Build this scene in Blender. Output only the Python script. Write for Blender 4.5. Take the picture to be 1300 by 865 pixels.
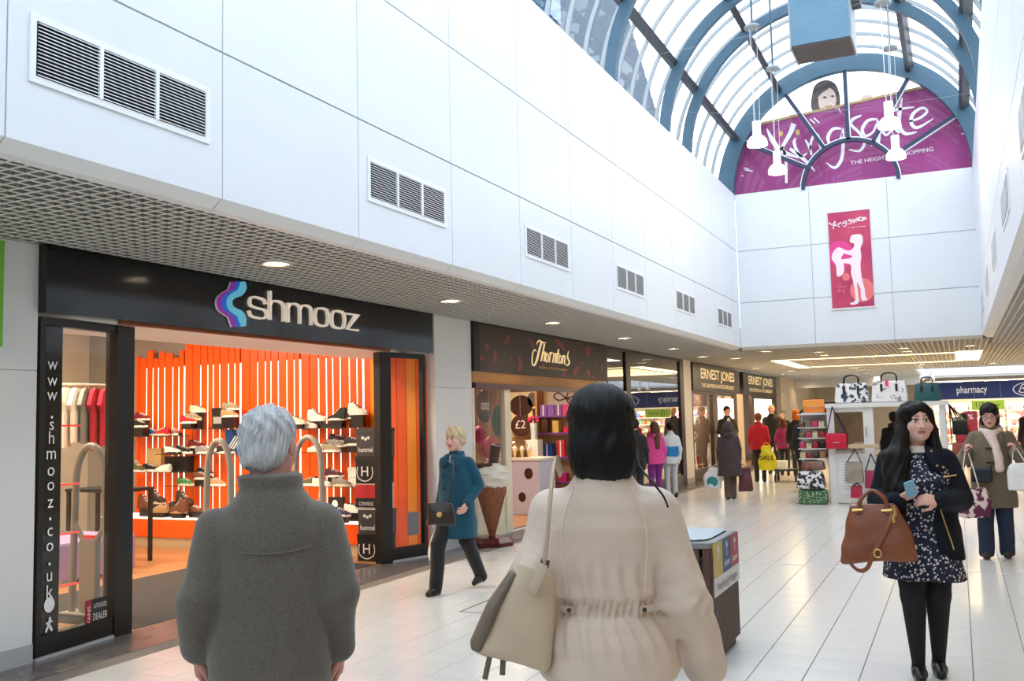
import bpy, bmesh, math, random
import numpy as np
from mathutils import Matrix, Vector
random.seed(7); np.random.seed(7)
for _o in list(bpy.data.objects): bpy.data.objects.remove(_o)
SC = bpy.context.scene
COL = SC.collection
PI = math.pi

# ------------------------------------------------------------------ camera
CF = 1220.457; CH = 1.62                      # focal length in px of the 1300x865 frame, eye height
_yaw, _pitch, _roll = -0.4316398, 0.0822728, -0.0230663
FW = np.array([math.sin(_yaw)*math.cos(_pitch), math.cos(_yaw)*math.cos(_pitch), math.sin(_pitch)])
_r = np.array([math.cos(_yaw), -math.sin(_yaw), 0.0]); _u = np.cross(_r, FW)
RT = _r*math.cos(_roll)+_u*math.sin(_roll); UP = _u*math.cos(_roll)-_r*math.sin(_roll)
cam = bpy.data.cameras.new('camera'); co = bpy.data.objects.new('camera', cam); COL.objects.link(co)
cam.sensor_width = 36; cam.lens = 36*CF/1300; cam.clip_start = 0.05; cam.clip_end = 300
co.matrix_world = Matrix(((RT[0], UP[0], -FW[0], 0), (RT[1], UP[1], -FW[1], 0), (RT[2], UP[2], -FW[2], CH), (0, 0, 0, 1)))
SC.camera = co
def ray(x, y): return FW+RT*(x-650)/CF-UP*(y-432.5)/CF
def onX(x, y, X): d = ray(x, y); return d*(X/d[0])+[0, 0, CH]
def onY(x, y, Y): d = ray(x, y); return d*(Y/d[1])+[0, 0, CH]
def onZ(x, y, Z=0.0): d = ray(x, y); return d*((Z-CH)/d[2])+[0, 0, CH]
def proj(P):
    v = np.array(P, float)-[0, 0, CH]; z = v@FW
    return 650+CF*(v@RT)/z, 432.5-CF*(v@UP)/z

# ------------------------------------------------------------------ world and exposure
W = bpy.data.worlds.new('world'); SC.world = W; W.use_nodes = True
_bg = W.node_tree.nodes['Background']; _bg.inputs[0].default_value = (0.82, 0.91, 1.0, 1); _bg.inputs[1].default_value = 3.6
SC.view_settings.view_transform = 'Standard'; SC.view_settings.look = 'None'
SC.view_settings.exposure = 0.0; SC.view_settings.gamma = 1.0; SC.view_settings.use_curve_mapping = False
try:
    SC.cycles.max_bounces = 9; SC.cycles.diffuse_bounces = 5; SC.cycles.transparent_max_bounces = 16
except Exception: pass

# ------------------------------------------------------------------ materials
MATS = {}
def srgb(r, g, b):
    f = lambda c: (c/255/12.92 if c <= 10 else ((c/255+0.055)/1.055)**2.4)
    return (f(r), f(g), f(b), 1)
def mat(name, col=(200, 200, 200), rough=0.5, metal=0.0, var=0.0, vscale=8.0, bump=0.0, bscale=40.0, emit=0.0, ecol=None,
        col2=None, thr=None, spec=0.5, stretch=None, alpha=None, vcol=False, coat=0.0, pattern='noise', sheen=0.0):
    if name in MATS: return MATS[name]
    m = bpy.data.materials.new(name); m.use_nodes = True; MATS[name] = m
    nt = m.node_tree; N = nt.nodes; Lk = nt.links; b = N['Principled BSDF']
    c = srgb(*col); b.inputs['Base Color'].default_value = c
    b.inputs['Roughness'].default_value = rough; b.inputs['Metallic'].default_value = metal
    b.inputs['Specular IOR Level'].default_value = spec
    if coat: b.inputs['Coat Weight'].default_value = coat
    if sheen: b.inputs['Sheen Weight'].default_value = sheen
    m.diffuse_color = c
    tc = N.new('ShaderNodeTexCoord'); src = tc.outputs['Object']
    if stretch:
        mp = N.new('ShaderNodeMapping'); mp.inputs['Scale'].default_value = stretch
        Lk.new(src, mp.inputs['Vector']); src = mp.outputs['Vector']
    if vcol:
        at = N.new('ShaderNodeVertexColor'); at.layer_name = 'tint'
        Lk.new(at.outputs['Color'], b.inputs['Base Color'])
    elif var or col2:
        if pattern == 'voronoi':
            nz = N.new('ShaderNodeTexVoronoi'); nz.inputs['Scale'].default_value = vscale; fac = nz.outputs['Distance']
        elif pattern == 'wave':
            nz = N.new('ShaderNodeTexWave'); nz.inputs['Scale'].default_value = vscale; nz.inputs['Distortion'].default_value = 1.5; fac = nz.outputs['Fac']
        elif pattern == 'checker':
            nz = N.new('ShaderNodeTexChecker'); nz.inputs['Scale'].default_value = vscale; fac = nz.outputs['Fac']
        else:
            nz = N.new('ShaderNodeTexNoise'); nz.inputs['Scale'].default_value = vscale; nz.inputs['Detail'].default_value = 4; fac = nz.outputs['Fac']
        Lk.new(src, nz.inputs['Vector'])
        rp = N.new('ShaderNodeValToRGB')
        if col2:
            t0, t1 = thr if thr else (0.4, 0.6)
            rp.color_ramp.elements[0].position = t0; rp.color_ramp.elements[1].position = t1
            rp.color_ramp.elements[0].color = c; rp.color_ramp.elements[1].color = srgb(*col2)
        else:
            rp.color_ramp.elements[0].position = 0.3; rp.color_ramp.elements[1].position = 0.7
            rp.color_ramp.elements[0].color = tuple(max(0, k*(1-var)) for k in c[:3])+(1,)
            rp.color_ramp.elements[1].color = tuple(min(1, k*(1+var)) for k in c[:3])+(1,)
        Lk.new(fac, rp.inputs['Fac']); Lk.new(rp.outputs['Color'], b.inputs['Base Color'])
    if bump:
        bz = N.new('ShaderNodeTexNoise'); bz.inputs['Scale'].default_value = bscale; bz.inputs['Detail'].default_value = 3
        bp = N.new('ShaderNodeBump'); bp.inputs['Strength'].default_value = bump; bp.inputs['Distance'].default_value = 0.01
        Lk.new(src, bz.inputs['Vector']); Lk.new(bz.outputs['Fac'], bp.inputs['Height']); Lk.new(bp.outputs['Normal'], b.inputs['Normal'])
    if emit:
        b.inputs['Emission Color'].default_value = srgb(*(ecol or col)); b.inputs['Emission Strength'].default_value = emit
    return m
def glass(name, tint=(1, 1, 1), refl=1.0, rough=0.0, f0=0.04):
    """thin pane: fresnel mix of clear transmission and mirror reflection"""
    if name in MATS: return MATS[name]
    m = bpy.data.materials.new(name); m.use_nodes = True; MATS[name] = m
    nt = m.node_tree; N = nt.nodes; Lk = nt.links
    for n in list(N): N.remove(n)
    o = N.new('ShaderNodeOutputMaterial'); t = N.new('ShaderNodeBsdfTransparent'); g = N.new('ShaderNodeBsdfGlossy')
    mx = N.new('ShaderNodeMixShader'); lw = N.new('ShaderNodeLayerWeight'); lw.inputs['Blend'].default_value = 0.5
    pw = N.new('ShaderNodeMath'); pw.operation = 'POWER'; pw.inputs[1].default_value = 5.0
    mu = N.new('ShaderNodeMath'); mu.operation = 'MULTIPLY_ADD'; mu.inputs[1].default_value = 0.9*refl; mu.inputs[2].default_value = f0*refl; mu.use_clamp = True
    t.inputs['Color'].default_value = (*tint, 1); g.inputs['Roughness'].default_value = rough
    Lk.new(lw.outputs['Facing'], pw.inputs[0]); Lk.new(pw.outputs[0], mu.inputs[0]); Lk.new(mu.outputs[0], mx.inputs[0]); Lk.new(t.outputs[0], mx.inputs[1]); Lk.new(g.outputs[0], mx.inputs[2])
    Lk.new(mx.outputs[0], o.inputs['Surface'])
    return m

# ------------------------------------------------------------------ object helpers
def tag(o, label=None, cat=None, group=None, kind=None):
    if label: o['label'] = label
    if cat: o['category'] = cat
    if group: o['group'] = group
    if kind: o['kind'] = kind
    return o
def empty(name, loc=(0, 0, 0), rz=0.0, label=None, cat=None, group=None):
    o = bpy.data.objects.new(name, None); COL.objects.link(o); o.location = loc; o.rotation_euler = (0, 0, rz)
    o.empty_display_size = 0.1
    return tag(o, label, cat, group)
def link(name, me, parent=None, loc=None):
    o = bpy.data.objects.new(name, me); COL.objects.link(o)
    if parent: o.parent = parent
    if loc is not None: o.location = loc
    return o
def setmat(o, m):
    """give one copy its own material on shared mesh data"""
    o.material_slots[0].link = 'OBJECT'; o.material_slots[0].material = m
def copy_tree(o, parent=None):
    c = o.copy(); COL.objects.link(c); c.parent = parent
    for ch in list(o.children): copy_tree(ch, c)
    return c
class MB:
    def __init__(s): s.v = []; s.f = []; s.m = []
    def add(s, vs, fs, mi=0):
        n = len(s.v); s.v += [tuple(map(float, p)) for p in vs]; s.f += [tuple(i+n for i in f) for f in fs]; s.m += [mi]*len(fs); return s
    def box(s, x0, x1, y0, y1, z0, z1, mi=0):
        return s.add([(x0, y0, z0), (x1, y0, z0), (x1, y1, z0), (x0, y1, z0), (x0, y0, z1), (x1, y0, z1), (x1, y1, z1), (x0, y1, z1)],
                     [(0, 3, 2, 1), (4, 5, 6, 7), (0, 1, 5, 4), (1, 2, 6, 5), (2, 3, 7, 6), (3, 0, 4, 7)], mi)
    def hexa(s, P, mi=0):   # 8 corner points, bottom ring then top ring
        return s.add(P, [(0, 3, 2, 1), (4, 5, 6, 7), (0, 1, 5, 4), (1, 2, 6, 5), (2, 3, 7, 6), (3, 0, 4, 7)], mi)
    def quad(s, a, b, c, d, mi=0): return s.add([a, b, c, d], [(0, 1, 2, 3)], mi)
    def cyl(s, a, b, ra, rb=None, n=14, mi=0, caps=True):
        rb = ra if rb is None else rb
        a = np.array(a, float); b = np.array(b, float); d = b-a; d /= (np.linalg.norm(d)+1e-9)
        t = np.array([0, 0, 1.0]) if abs(d[2]) < 0.9 else np.array([1.0, 0, 0]); e1 = np.cross(d, t); e1 /= np.linalg.norm(e1); e2 = np.cross(d, e1)
        vs = []
        for P, r in ((a, ra), (b, rb)):
            for i in range(n): w = 2*PI*i/n; vs.append(P+r*(math.cos(w)*e1+math.sin(w)*e2))
        fs = [(i, (i+1) % n, n+(i+1) % n, n+i) for i in range(n)]
        if caps: fs += [tuple(range(n-1, -1, -1)), tuple(range(n, 2*n))]
        return s.add(vs, fs, mi)
    def tube(s, pts, r, n=8, mi=0, closed=False, flat=None):
        P = [np.array(p, float) for p in pts]; m = len(P); vs = []; prev = None
        for i in range(m):
            d = (P[(i+1) % m]-P[i-1]) if closed else (P[min(i+1, m-1)]-P[max(i-1, 0)])
            d = d/(np.linalg.norm(d)+1e-9)
            if prev is None:
                t = np.array([0, 0, 1.0]) if abs(d[2]) < 0.9 else np.array([1.0, 0, 0]); e1 = np.cross(d, t)
            else: e1 = prev-d*(prev@d)
            e1 /= (np.linalg.norm(e1)+1e-9); prev = e1; e2 = np.cross(d, e1)
            rr = r[i] if hasattr(r, '__len__') else r
            for k in range(n):
                w = 2*PI*k/n; vs.append(P[i]+rr*(math.cos(w)*e1*(flat or 1)+math.sin(w)*e2))
        fs = []
        for i in range(m if closed else m-1):
            j = (i+1) % m
            fs += [(i*n+k, i*n+(k+1) % n, j*n+(k+1) % n, j*n+k) for k in range(n)]
        if not closed: fs += [tuple(range(n-1, -1, -1)), tuple(range((m-1)*n, m*n))]
        return s.add(vs, fs, mi)
    def lathe(s, prof, c=(0, 0, 0), n=24, mi=0):   # profile (r, z)
        vs = []; m = len(prof)
        for r, z in prof:
            for k in range(n): w = 2*PI*k/n; vs.append((c[0]+r*math.cos(w), c[1]+r*math.sin(w), c[2]+z))
        fs = [(i*n+k, i*n+(k+1) % n, (i+1)*n+(k+1) % n, (i+1)*n+k) for i in range(m-1) for k in range(n)]
        if prof[0][0] > 1e-4: fs.append(tuple(range(n-1, -1, -1)))
        if prof[-1][0] > 1e-4: fs.append(tuple(range((m-1)*n, m*n)))
        return s.add(vs, fs, mi)
    def prism(s, poly, fn, d0, d1, mi=0):
        """poly of (u,v) mapped through fn(u,v,depth)"""
        n = len(poly); vs = [fn(u, v, d0) for u, v in poly]+[fn(u, v, d1) for u, v in poly]
        return s.add(vs, [tuple(range(n-1, -1, -1)), tuple(range(n, 2*n))]+[(i, (i+1) % n, n+(i+1) % n, n+i) for i in range(n)], mi)
    def mesh(s, name, mats):
        me = bpy.data.meshes.new(name); me.from_pydata(s.v, [], s.f)
        for m in (mats if isinstance(mats, (list, tuple)) else [mats]): me.materials.append(m)
        if any(s.m): me.polygons.foreach_set('material_index', s.m)
        me.update(); return me
    def build(s, name, mats, parent=None, smooth=False, loc=None, recalc=True, bevel=0.0):
        me = s.mesh(name, mats)
        if recalc or bevel:
            bm = bmesh.new(); bm.from_mesh(me)
            if bevel: bmesh.ops.bevel(bm, geom=bm.edges[:], offset=bevel, segments=2, affect='EDGES', profile=0.6)
            bmesh.ops.recalc_face_normals(bm, faces=bm.faces[:]); bm.to_mesh(me); bm.free()
        if smooth:
            me.polygons.foreach_set('use_smooth', [True]*len(me.polygons))
            try: me.set_sharp_from_angle(angle=math.radians(40))
            except Exception: pass
        return link(name, me, parent, loc)
def bx(name, m, x0, x1, y0, y1, z0, z1, parent=None, bevel=0.0):
    return MB().box(x0, x1, y0, y1, z0, z1).build(name, m, parent, recalc=False if not bevel else True, bevel=bevel)
def smoothpts(pts, sub=5, closed=False):
    P = [np.array(p, float) for p in pts]; n = len(P); out = []
    for i in range(n if closed else n-1):
        p0 = P[(i-1) % n] if (closed or i > 0) else P[0]; p1 = P[i]; p2 = P[(i+1) % n]; p3 = P[(i+2) % n] if (closed or i+2 < n) else P[-1]
        for k in range(sub):
            t = k/sub; out.append(0.5*((2*p1)+(-p0+p2)*t+(2*p0-5*p1+4*p2-p3)*t*t+(-p0+3*p1-3*p2+p3)*t**3))
    if not closed: out.append(P[-1])
    return out
def strokes2d(strokes, sub=5):
    """list of (points, width[, closed]) -> flat 2d ribbons as (verts2d, faces)"""
    vs = []; fs = []
    for st in strokes:
        pts, w = st[0], st[1]; closed = len(st) > 2 and st[2] is True; sharp = len(st) > 2 and st[2] == 'sharp'
        P = [np.array(p, float) for p in pts] if sharp else smoothpts(pts, sub, closed)
        m = len(P)
        ws = np.interp(np.linspace(0, 1, m), np.linspace(0, 1, len(w)), w) if hasattr(w, '__len__') else [w]*m
        L = []; R = []
        for i in range(m):
            a = P[(i+1) % m] if closed else P[min(i+1, m-1)]; b = P[i-1] if (closed or i > 0) else P[0]
            d = a-b; d = d/(np.linalg.norm(d)+1e-9); nrm = np.array([-d[1], d[0]])
            sc = 1.0
            if sharp and 0 < i < m-1:
                d1 = (P[i]-P[i-1]); d1 = d1/np.linalg.norm(d1); sc = 1/max(0.35, abs(d1@d))
            L.append(P[i]+nrm*ws[i]/2*sc); R.append(P[i]-nrm*ws[i]/2*sc)
        n0 = len(vs); vs += L+R
        for i in range(m if closed else m-1): j = (i+1) % m; fs.append((n0+i, n0+j, n0+m+j, n0+m+i))
    return vs, fs
def ribbons(name, strokes, fn, m, parent=None, depth=0.0, sub=5):
    """strokes drawn on a surface through fn(u, v) -> world point; depth pushes out along the surface normal"""
    vs, fs = strokes2d(strokes, sub); P = [np.array(fn(*v), float) for v in vs]
    a, b, c = np.array(fn(0, 0)), np.array(fn(10, 0)), np.array(fn(0, 10)); nr = np.cross(b-a, c-a); nr /= np.linalg.norm(nr)
    if nr@(np.array([0, 0, CH])-a) < 0: nr = -nr
    mb = MB(); mb.add(P, fs)
    if depth:
        n = len(P); Q = [p+nr*depth for p in P]; mb = MB(); mb.add(Q, fs)
        edges = {}
        for f in fs:
            for i in range(4):
                e = (f[i], f[(i+1) % 4]); edges[tuple(sorted(e))] = edges.get(tuple(sorted(e)), 0)+1
        mb.add(P+Q, [(e[0], e[1], n+e[1], n+e[0]) for e, k in edges.items() if k == 1])
    return mb.build(name, m, parent, recalc=False)
def text_mesh(s, size=1.0, depth=0.0, bold=0.0, align='CENTER', sx=1.0):
    cu = bpy.data.curves.new('text', 'FONT'); cu.body = s; cu.size = size; cu.extrude = depth; cu.offset = bold; cu.align_x = align; cu.resolution_u = 3
    o = bpy.data.objects.new('text', cu); COL.objects.link(o)
    dg = bpy.context.evaluated_depsgraph_get(); me = bpy.data.meshes.new_from_object(o.evaluated_get(dg))
    bpy.data.objects.remove(o); bpy.data.curves.remove(cu)
    return me
def text(name, s, org, right, up, height, m, parent=None, depth=0.004, bold=0.0, align='CENTER', width=None):
    """lettering on a surface: org = baseline anchor, right and up = unit vectors, height = capital height in metres"""
    me = text_mesh(s, 1.0, 0, bold, align)
    co_ = np.zeros(len(me.vertices)*3); me.vertices.foreach_get('co', co_); co_ = co_.reshape(-1, 3)
    k = height/0.73; kx = k
    if width: kx = width/max(1e-6, (co_[:, 0].max()-co_[:, 0].min()))
    r = np.array(right, float); u = np.array(up, float); nn = np.cross(r, u)
    P = np.array(org, float)+np.outer(co_[:, 0]*kx, r)+np.outer(co_[:, 1]*k, u)+nn*depth
    me.vertices.foreach_set('co', P.ravel()); me.materials.clear(); me.materials.append(m); me.name = name; me.update()
    return link(name, me, parent)
def lamp_light(name, kind, loc, power, col=(255, 236, 205), parent=None, size=0.1, rot=None, spot=2.4, blend=0.6, sy=None):
    l = bpy.data.lights.new(name, kind); l.energy = power; l.color = srgb(*col)[:3]
    if kind == 'AREA':
        l.size = size
        if sy: l.shape = 'RECTANGLE'; l.size_y = sy
    else: l.shadow_soft_size = size
    if kind == 'SPOT': l.spot_size = spot; l.spot_blend = blend
    o = bpy.data.objects.new(name, l); COL.objects.link(o); o.location = loc
    if rot: o.rotation_euler = rot
    if parent: o.parent = parent; o.location = loc
    return o
# ------------------------------------------------------------------ dimensions of the mall
XS = -5.92; ZC = 2.97; XW = -4.062; XR = 0.506; YE = 20.31; YB = -7.0
ZB = 3.026; G1 = 3.958; G2 = 5.058; ZT = 6.28; YF = 46.0; XRS = 2.5
VX = -1.778; VZ = 6.2; VR = 2.62

M_panel = mat('white_panel', (226, 230, 236), 0.45, var=0.015, vscale=2)
M_gap = mat('panel_joint', (186, 192, 198), 0.8)
M_trim = mat('grey_white_trim', (226, 228, 228), 0.5)
M_steel = mat('blue_grey_steel', (74, 104, 124), 0.45, metal=0.1, var=0.06, vscale=3)
M_dsteel = mat('dark_steel', (62, 64, 70), 0.5, metal=0.2)
M_alu = mat('grey_aluminium', (150, 156, 160), 0.4, metal=0.5)
M_skyglass = glass('skylight_glass', (0.93, 0.96, 0.98), 0.8)
M_grid = mat('ceiling_grid_white', (232, 230, 224), 0.5)
M_plen = mat('plenum_grey', (100, 100, 100), 0.9)
M_tile = mat('cream_floor_tile', (224, 221, 215), 0.20, var=0.035, vscale=0.9, spec=0.5)
M_grout = mat('grey_grout', (118, 112, 106), 0.8)
M_stone = mat('dark_stone_border', (104, 100, 100), 0.22, var=0.25, vscale=5, col2=None)
M_dark = mat('black_void', (14, 14, 16), 0.9)
M_lens = mat('lamp_lens', (255, 244, 220), 0.4, emit=14, ecol=(255, 238, 205))
M_chrome = mat('lamp_rim', (225, 222, 215), 0.25, metal=0.6)

def panel_wall(name, axis, plane, sign, spans, rows, back, gap=0.009):
    """white cladding: backing with one panel per module. axis 'x' = wall in a plane of constant X, sign = side the panels face"""
    lo = min(s[0] for s in spans); hi = max(s[1] for s in spans); z0 = rows[0][0]; z1 = rows[-1][1]
    a, b = sorted((plane-sign*0.02, plane-sign*back))
    wall = bx(name, M_gap, a, b, lo, hi, z0, z1) if axis == 'x' else bx(name, M_gap, lo, hi, a, b, z0, z1)
    tag(wall, kind='structure')
    for s0, s1 in spans:
        for r0, r1 in rows:
            p0, p1 = sorted((plane, plane-sign*0.02)); g = gap/2
            if axis == 'x': bx('panel', M_panel, p0, p1, s0+g, s1-g, r0+(g*1.5 if r0 > ZB else 0), r1-(g*1.5 if r1 < ZT else 0), wall)
            else: bx('panel', M_panel, s0+g, s1-g, p0, p1, r0+(g*1.5 if r0 > ZB else 0), r1-(g*1.5 if r1 < ZT else 0), wall)
    return wall
ROWS = [(ZB, G1), (G1, G2), (G2, ZT)]
seams = [YB]+[3.08+1.5*k for k in range(-6, 12)]+[YE]
panel_wall('wall_left', 'x', XW, 1, list(zip(seams[:-1], seams[1:])), ROWS, 0.4)
panel_wall('wall_right', 'x', XR, -1, list(zip(seams[:-1], seams[1:])), ROWS, 0.4)
panel_wall('wall_end', 'y', YE, -1, [(XW, -2.55), (-2.55, -1.05), (-1.05, XR)], ROWS, 0.35)
wb = bx('wall_back', M_panel, XW, XR, YB-0.3, YB, ZC, ZT); tag(wb, kind='structure')
wb2 = bx('wall_rear', mat('rear_wall_tan', (150, 116, 84), .7, var=.3, vscale=.8), -6.0, XRS, YB-0.4, YB-0.1, 0, ZC+0.1); tag(wb2, kind='structure')
# bevelled edge trim at the foot of the white walls
def trim(name, axis, plane, sign, cuts):
    prof = [(0, ZB), (-0.077, ZC), (-0.172, ZC), (-0.172, ZC+0.10), (-0.03, ZC+0.12)]
    root = empty(name); tag(root, kind='structure')
    for c0, c1 in zip(cuts[:-1], cuts[1:]):
        mb = MB(); g = 0.004
        fn = (lambda u, v, d: (plane+sign*u, d, v)) if axis == 'x' else (lambda u, v, d: (d, plane+sign*u, v))
        mb.prism(prof, fn, c0+g, c1-g); mb.build('trim_section', M_trim, root)
trim('trim_1', 'x', XW, 1, seams)
trim('trim_2', 'x', XR, -1, seams)
trim('trim_3', 'y', YE, -1, [XW, -2.55, -1.05, XR])

# ------------------------------------------------------------------ floor: tiles on grout
floor = bx('floor', M_grout, -6.05, 9.0, YB-0.4, YF+8, -0.12, -0.003); tag(floor, kind='structure')
TP = 0.3155
xs = [-0.0047+TP*k for k in range(-18, 28)]; ys = [5.82+TP*k for k in range(-40, 150)]
cand = []
xs = [x for x in xs if x >= -5.55]
for i in range(len(xs)-1):
    for j in range(len(ys)-1):
        x0, x1, y0, y1 = xs[i], xs[i+1], ys[j], ys[j+1]
        if y0 < YB-0.3 or y0 > YF+6: continue
        ar = 0
        if y0 > 3.0:
            q = [proj((x, y, 0)) for x, y in ((x0, y0), (x1, y0), (x1, y1), (x0, y1))]
            cxp = sum(p[0] for p in q)/4; cyp = sum(p[1] for p in q)/4
            if -30 < cxp < 1330 and 0 < cyp < 890:
                ar = abs(sum(q[k][0]*q[(k+1) % 4][1]-q[(k+1) % 4][0]*q[k][1] for k in range(4)))/2
                if 225 < cxp < 440 or 645 < cxp < 900: ar *= 0.25    # hidden behind the two near shoppers
        cand.append((ar, x0, x1, y0, y1))
cand.sort(key=lambda c: -c[0])
gx, gy = 0.003, 0.002
tm = MB(); hx, hy = TP/2-gx, TP/2-gy; b_ = 0.0012
tm.add([(-hx, -hy, -0.008), (hx, -hy, -0.008), (hx, hy, -0.008), (-hx, hy, -0.008), (-hx, -hy, -b_), (hx, -hy, -b_), (hx, hy, -b_), (-hx, hy, -b_),
        (-hx+b_, -hy+b_, 0), (hx-b_, -hy+b_, 0), (hx-b_, hy-b_, 0), (-hx+b_, hy-b_, 0)],
       [(0, 1, 5, 4), (1, 2, 6, 5), (2, 3, 7, 6), (3, 0, 4, 7), (4, 5, 9, 8), (5, 6, 10, 9), (6, 7, 11, 10), (7, 4, 8, 11), (8, 9, 10, 11)])
tile_me = tm.mesh('tile', M_tile)
for ar, x0, x1, y0, y1 in cand[:300]: link('tile', tile_me, floor, ((x0+x1)/2, (y0+y1)/2, 0))
fm = MB()
for ar, x0, x1, y0, y1 in cand[300:]:
    fm.add([(x0+gx, y0+gy, -0.001), (x1-gx, y0+gy, -0.001), (x1-gx, y1-gy, -0.001), (x0+gx, y1-gy, -0.001)], [(0, 1, 2, 3)])
tf = fm.build('tile_field', M_tile, floor, recalc=False); tag(tf, kind='stuff')
# dark polished border along the shopfronts, laid in slabs
for k in range(60):
    y0 = YB+k*0.72
    if y0 > 37: break
    bx('border_slab', M_stone, -6.12, -5.553, y0+0.001, y0+0.719, -0.03, 0.0, floor)
bx('expansion_strip', mat('expansion_strip_metal', (205, 208, 212), 0.35, metal=0.4), -5.55, XRS, 10.725, 10.755, -0.004, 0.0015, floor)
ha = onZ(583, 777); hb = onZ(638, 753)
hf = MB()
hx0, hx1, hy0, hy1 = ha[0], ha[0]+0.95, ha[1], ha[1]+0.95
for a in ((hx0, hx1, hy0, hy0+0.012), (hx0, hx1, hy1-0.012, hy1), (hx0, hx0+0.012, hy0, hy1), (hx1-0.012, hx1, hy0, hy1)): hf.box(a[0], a[1], a[2], a[3], -0.004, 0.0018)
hf.build('access_cover_frame', M_dsteel, floor)

# ------------------------------------------------------------------ low ceiling: egg-crate grid under a grey plenum
ceil = empty('ceiling'); tag(ceil, kind='structure')
HO = (-1.15, 4.2, 33.6, 43.2)      # roof light opening near the far end: x0,x1,y0,y1
def slab(x0, x1, y0, y1): bx('plenum_slab', M_plen, x0, x1, y0, y1, 3.32, 3.45, ceil)
slab(-13.2, XW-0.1, YB-0.5, YE+.1); slab(XR+0.1, 9, YB-0.5, YE+.1)
slab(-13.2, HO[0], YE+.1, YF+8); slab(HO[1], 9, YE+.1, YF+8); slab(HO[0], HO[1], YE+.1, HO[2]); slab(HO[0], HO[1], HO[3], YF+8)
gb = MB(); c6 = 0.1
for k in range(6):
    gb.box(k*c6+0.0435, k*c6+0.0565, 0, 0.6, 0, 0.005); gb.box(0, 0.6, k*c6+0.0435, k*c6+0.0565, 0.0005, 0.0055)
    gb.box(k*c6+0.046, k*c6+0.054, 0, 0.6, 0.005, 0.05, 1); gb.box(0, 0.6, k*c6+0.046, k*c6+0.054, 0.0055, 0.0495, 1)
M_web_shade = mat('ceiling_grid_web_shade', (158, 158, 154), 0.7)  # blade sides coloured grey to paint in the shade inside the cells
gt_me = gb.mesh('grid_tile', [M_grid, M_web_shade])
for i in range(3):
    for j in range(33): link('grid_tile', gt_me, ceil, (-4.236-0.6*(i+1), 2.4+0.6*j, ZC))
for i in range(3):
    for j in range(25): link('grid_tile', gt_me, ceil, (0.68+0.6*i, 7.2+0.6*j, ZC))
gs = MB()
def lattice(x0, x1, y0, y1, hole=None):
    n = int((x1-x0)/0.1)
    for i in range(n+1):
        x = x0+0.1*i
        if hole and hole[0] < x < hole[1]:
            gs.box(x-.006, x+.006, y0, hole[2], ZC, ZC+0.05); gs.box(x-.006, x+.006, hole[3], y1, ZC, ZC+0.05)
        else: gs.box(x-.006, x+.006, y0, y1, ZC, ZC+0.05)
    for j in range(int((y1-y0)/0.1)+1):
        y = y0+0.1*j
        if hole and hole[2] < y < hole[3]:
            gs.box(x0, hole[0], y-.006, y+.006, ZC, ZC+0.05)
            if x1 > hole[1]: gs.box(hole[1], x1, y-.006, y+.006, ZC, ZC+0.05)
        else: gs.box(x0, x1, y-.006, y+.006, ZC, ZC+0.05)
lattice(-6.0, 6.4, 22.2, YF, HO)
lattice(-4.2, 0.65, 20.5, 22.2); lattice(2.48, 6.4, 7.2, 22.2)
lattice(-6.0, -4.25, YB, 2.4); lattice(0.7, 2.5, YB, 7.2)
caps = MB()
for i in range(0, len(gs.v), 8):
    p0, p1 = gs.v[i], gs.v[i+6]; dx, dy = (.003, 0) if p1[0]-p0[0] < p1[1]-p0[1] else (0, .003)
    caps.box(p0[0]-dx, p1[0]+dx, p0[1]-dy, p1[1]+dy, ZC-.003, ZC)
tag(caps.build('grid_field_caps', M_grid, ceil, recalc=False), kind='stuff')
g = gs.build('grid_field', M_web_shade, ceil, recalc=False); tag(g, kind='stuff')
# white upstand of the far roof light
up = MB()
x0, x1, y0, y1 = HO
up.box(x0-.1, x0, y0, y1, ZC-.02, 4.6); up.box(x1, x1+.1, y0, y1, ZC-.02, 4.6); up.box(x0-.1, x1+.1, y0-.1, y0, ZC-.02, 4.6); up.box(x0-.1, x1+.1, y1, y1+.1, ZC-.02, 4.6)
up.build('roof_light_upstand', M_panel, ceil)

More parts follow.
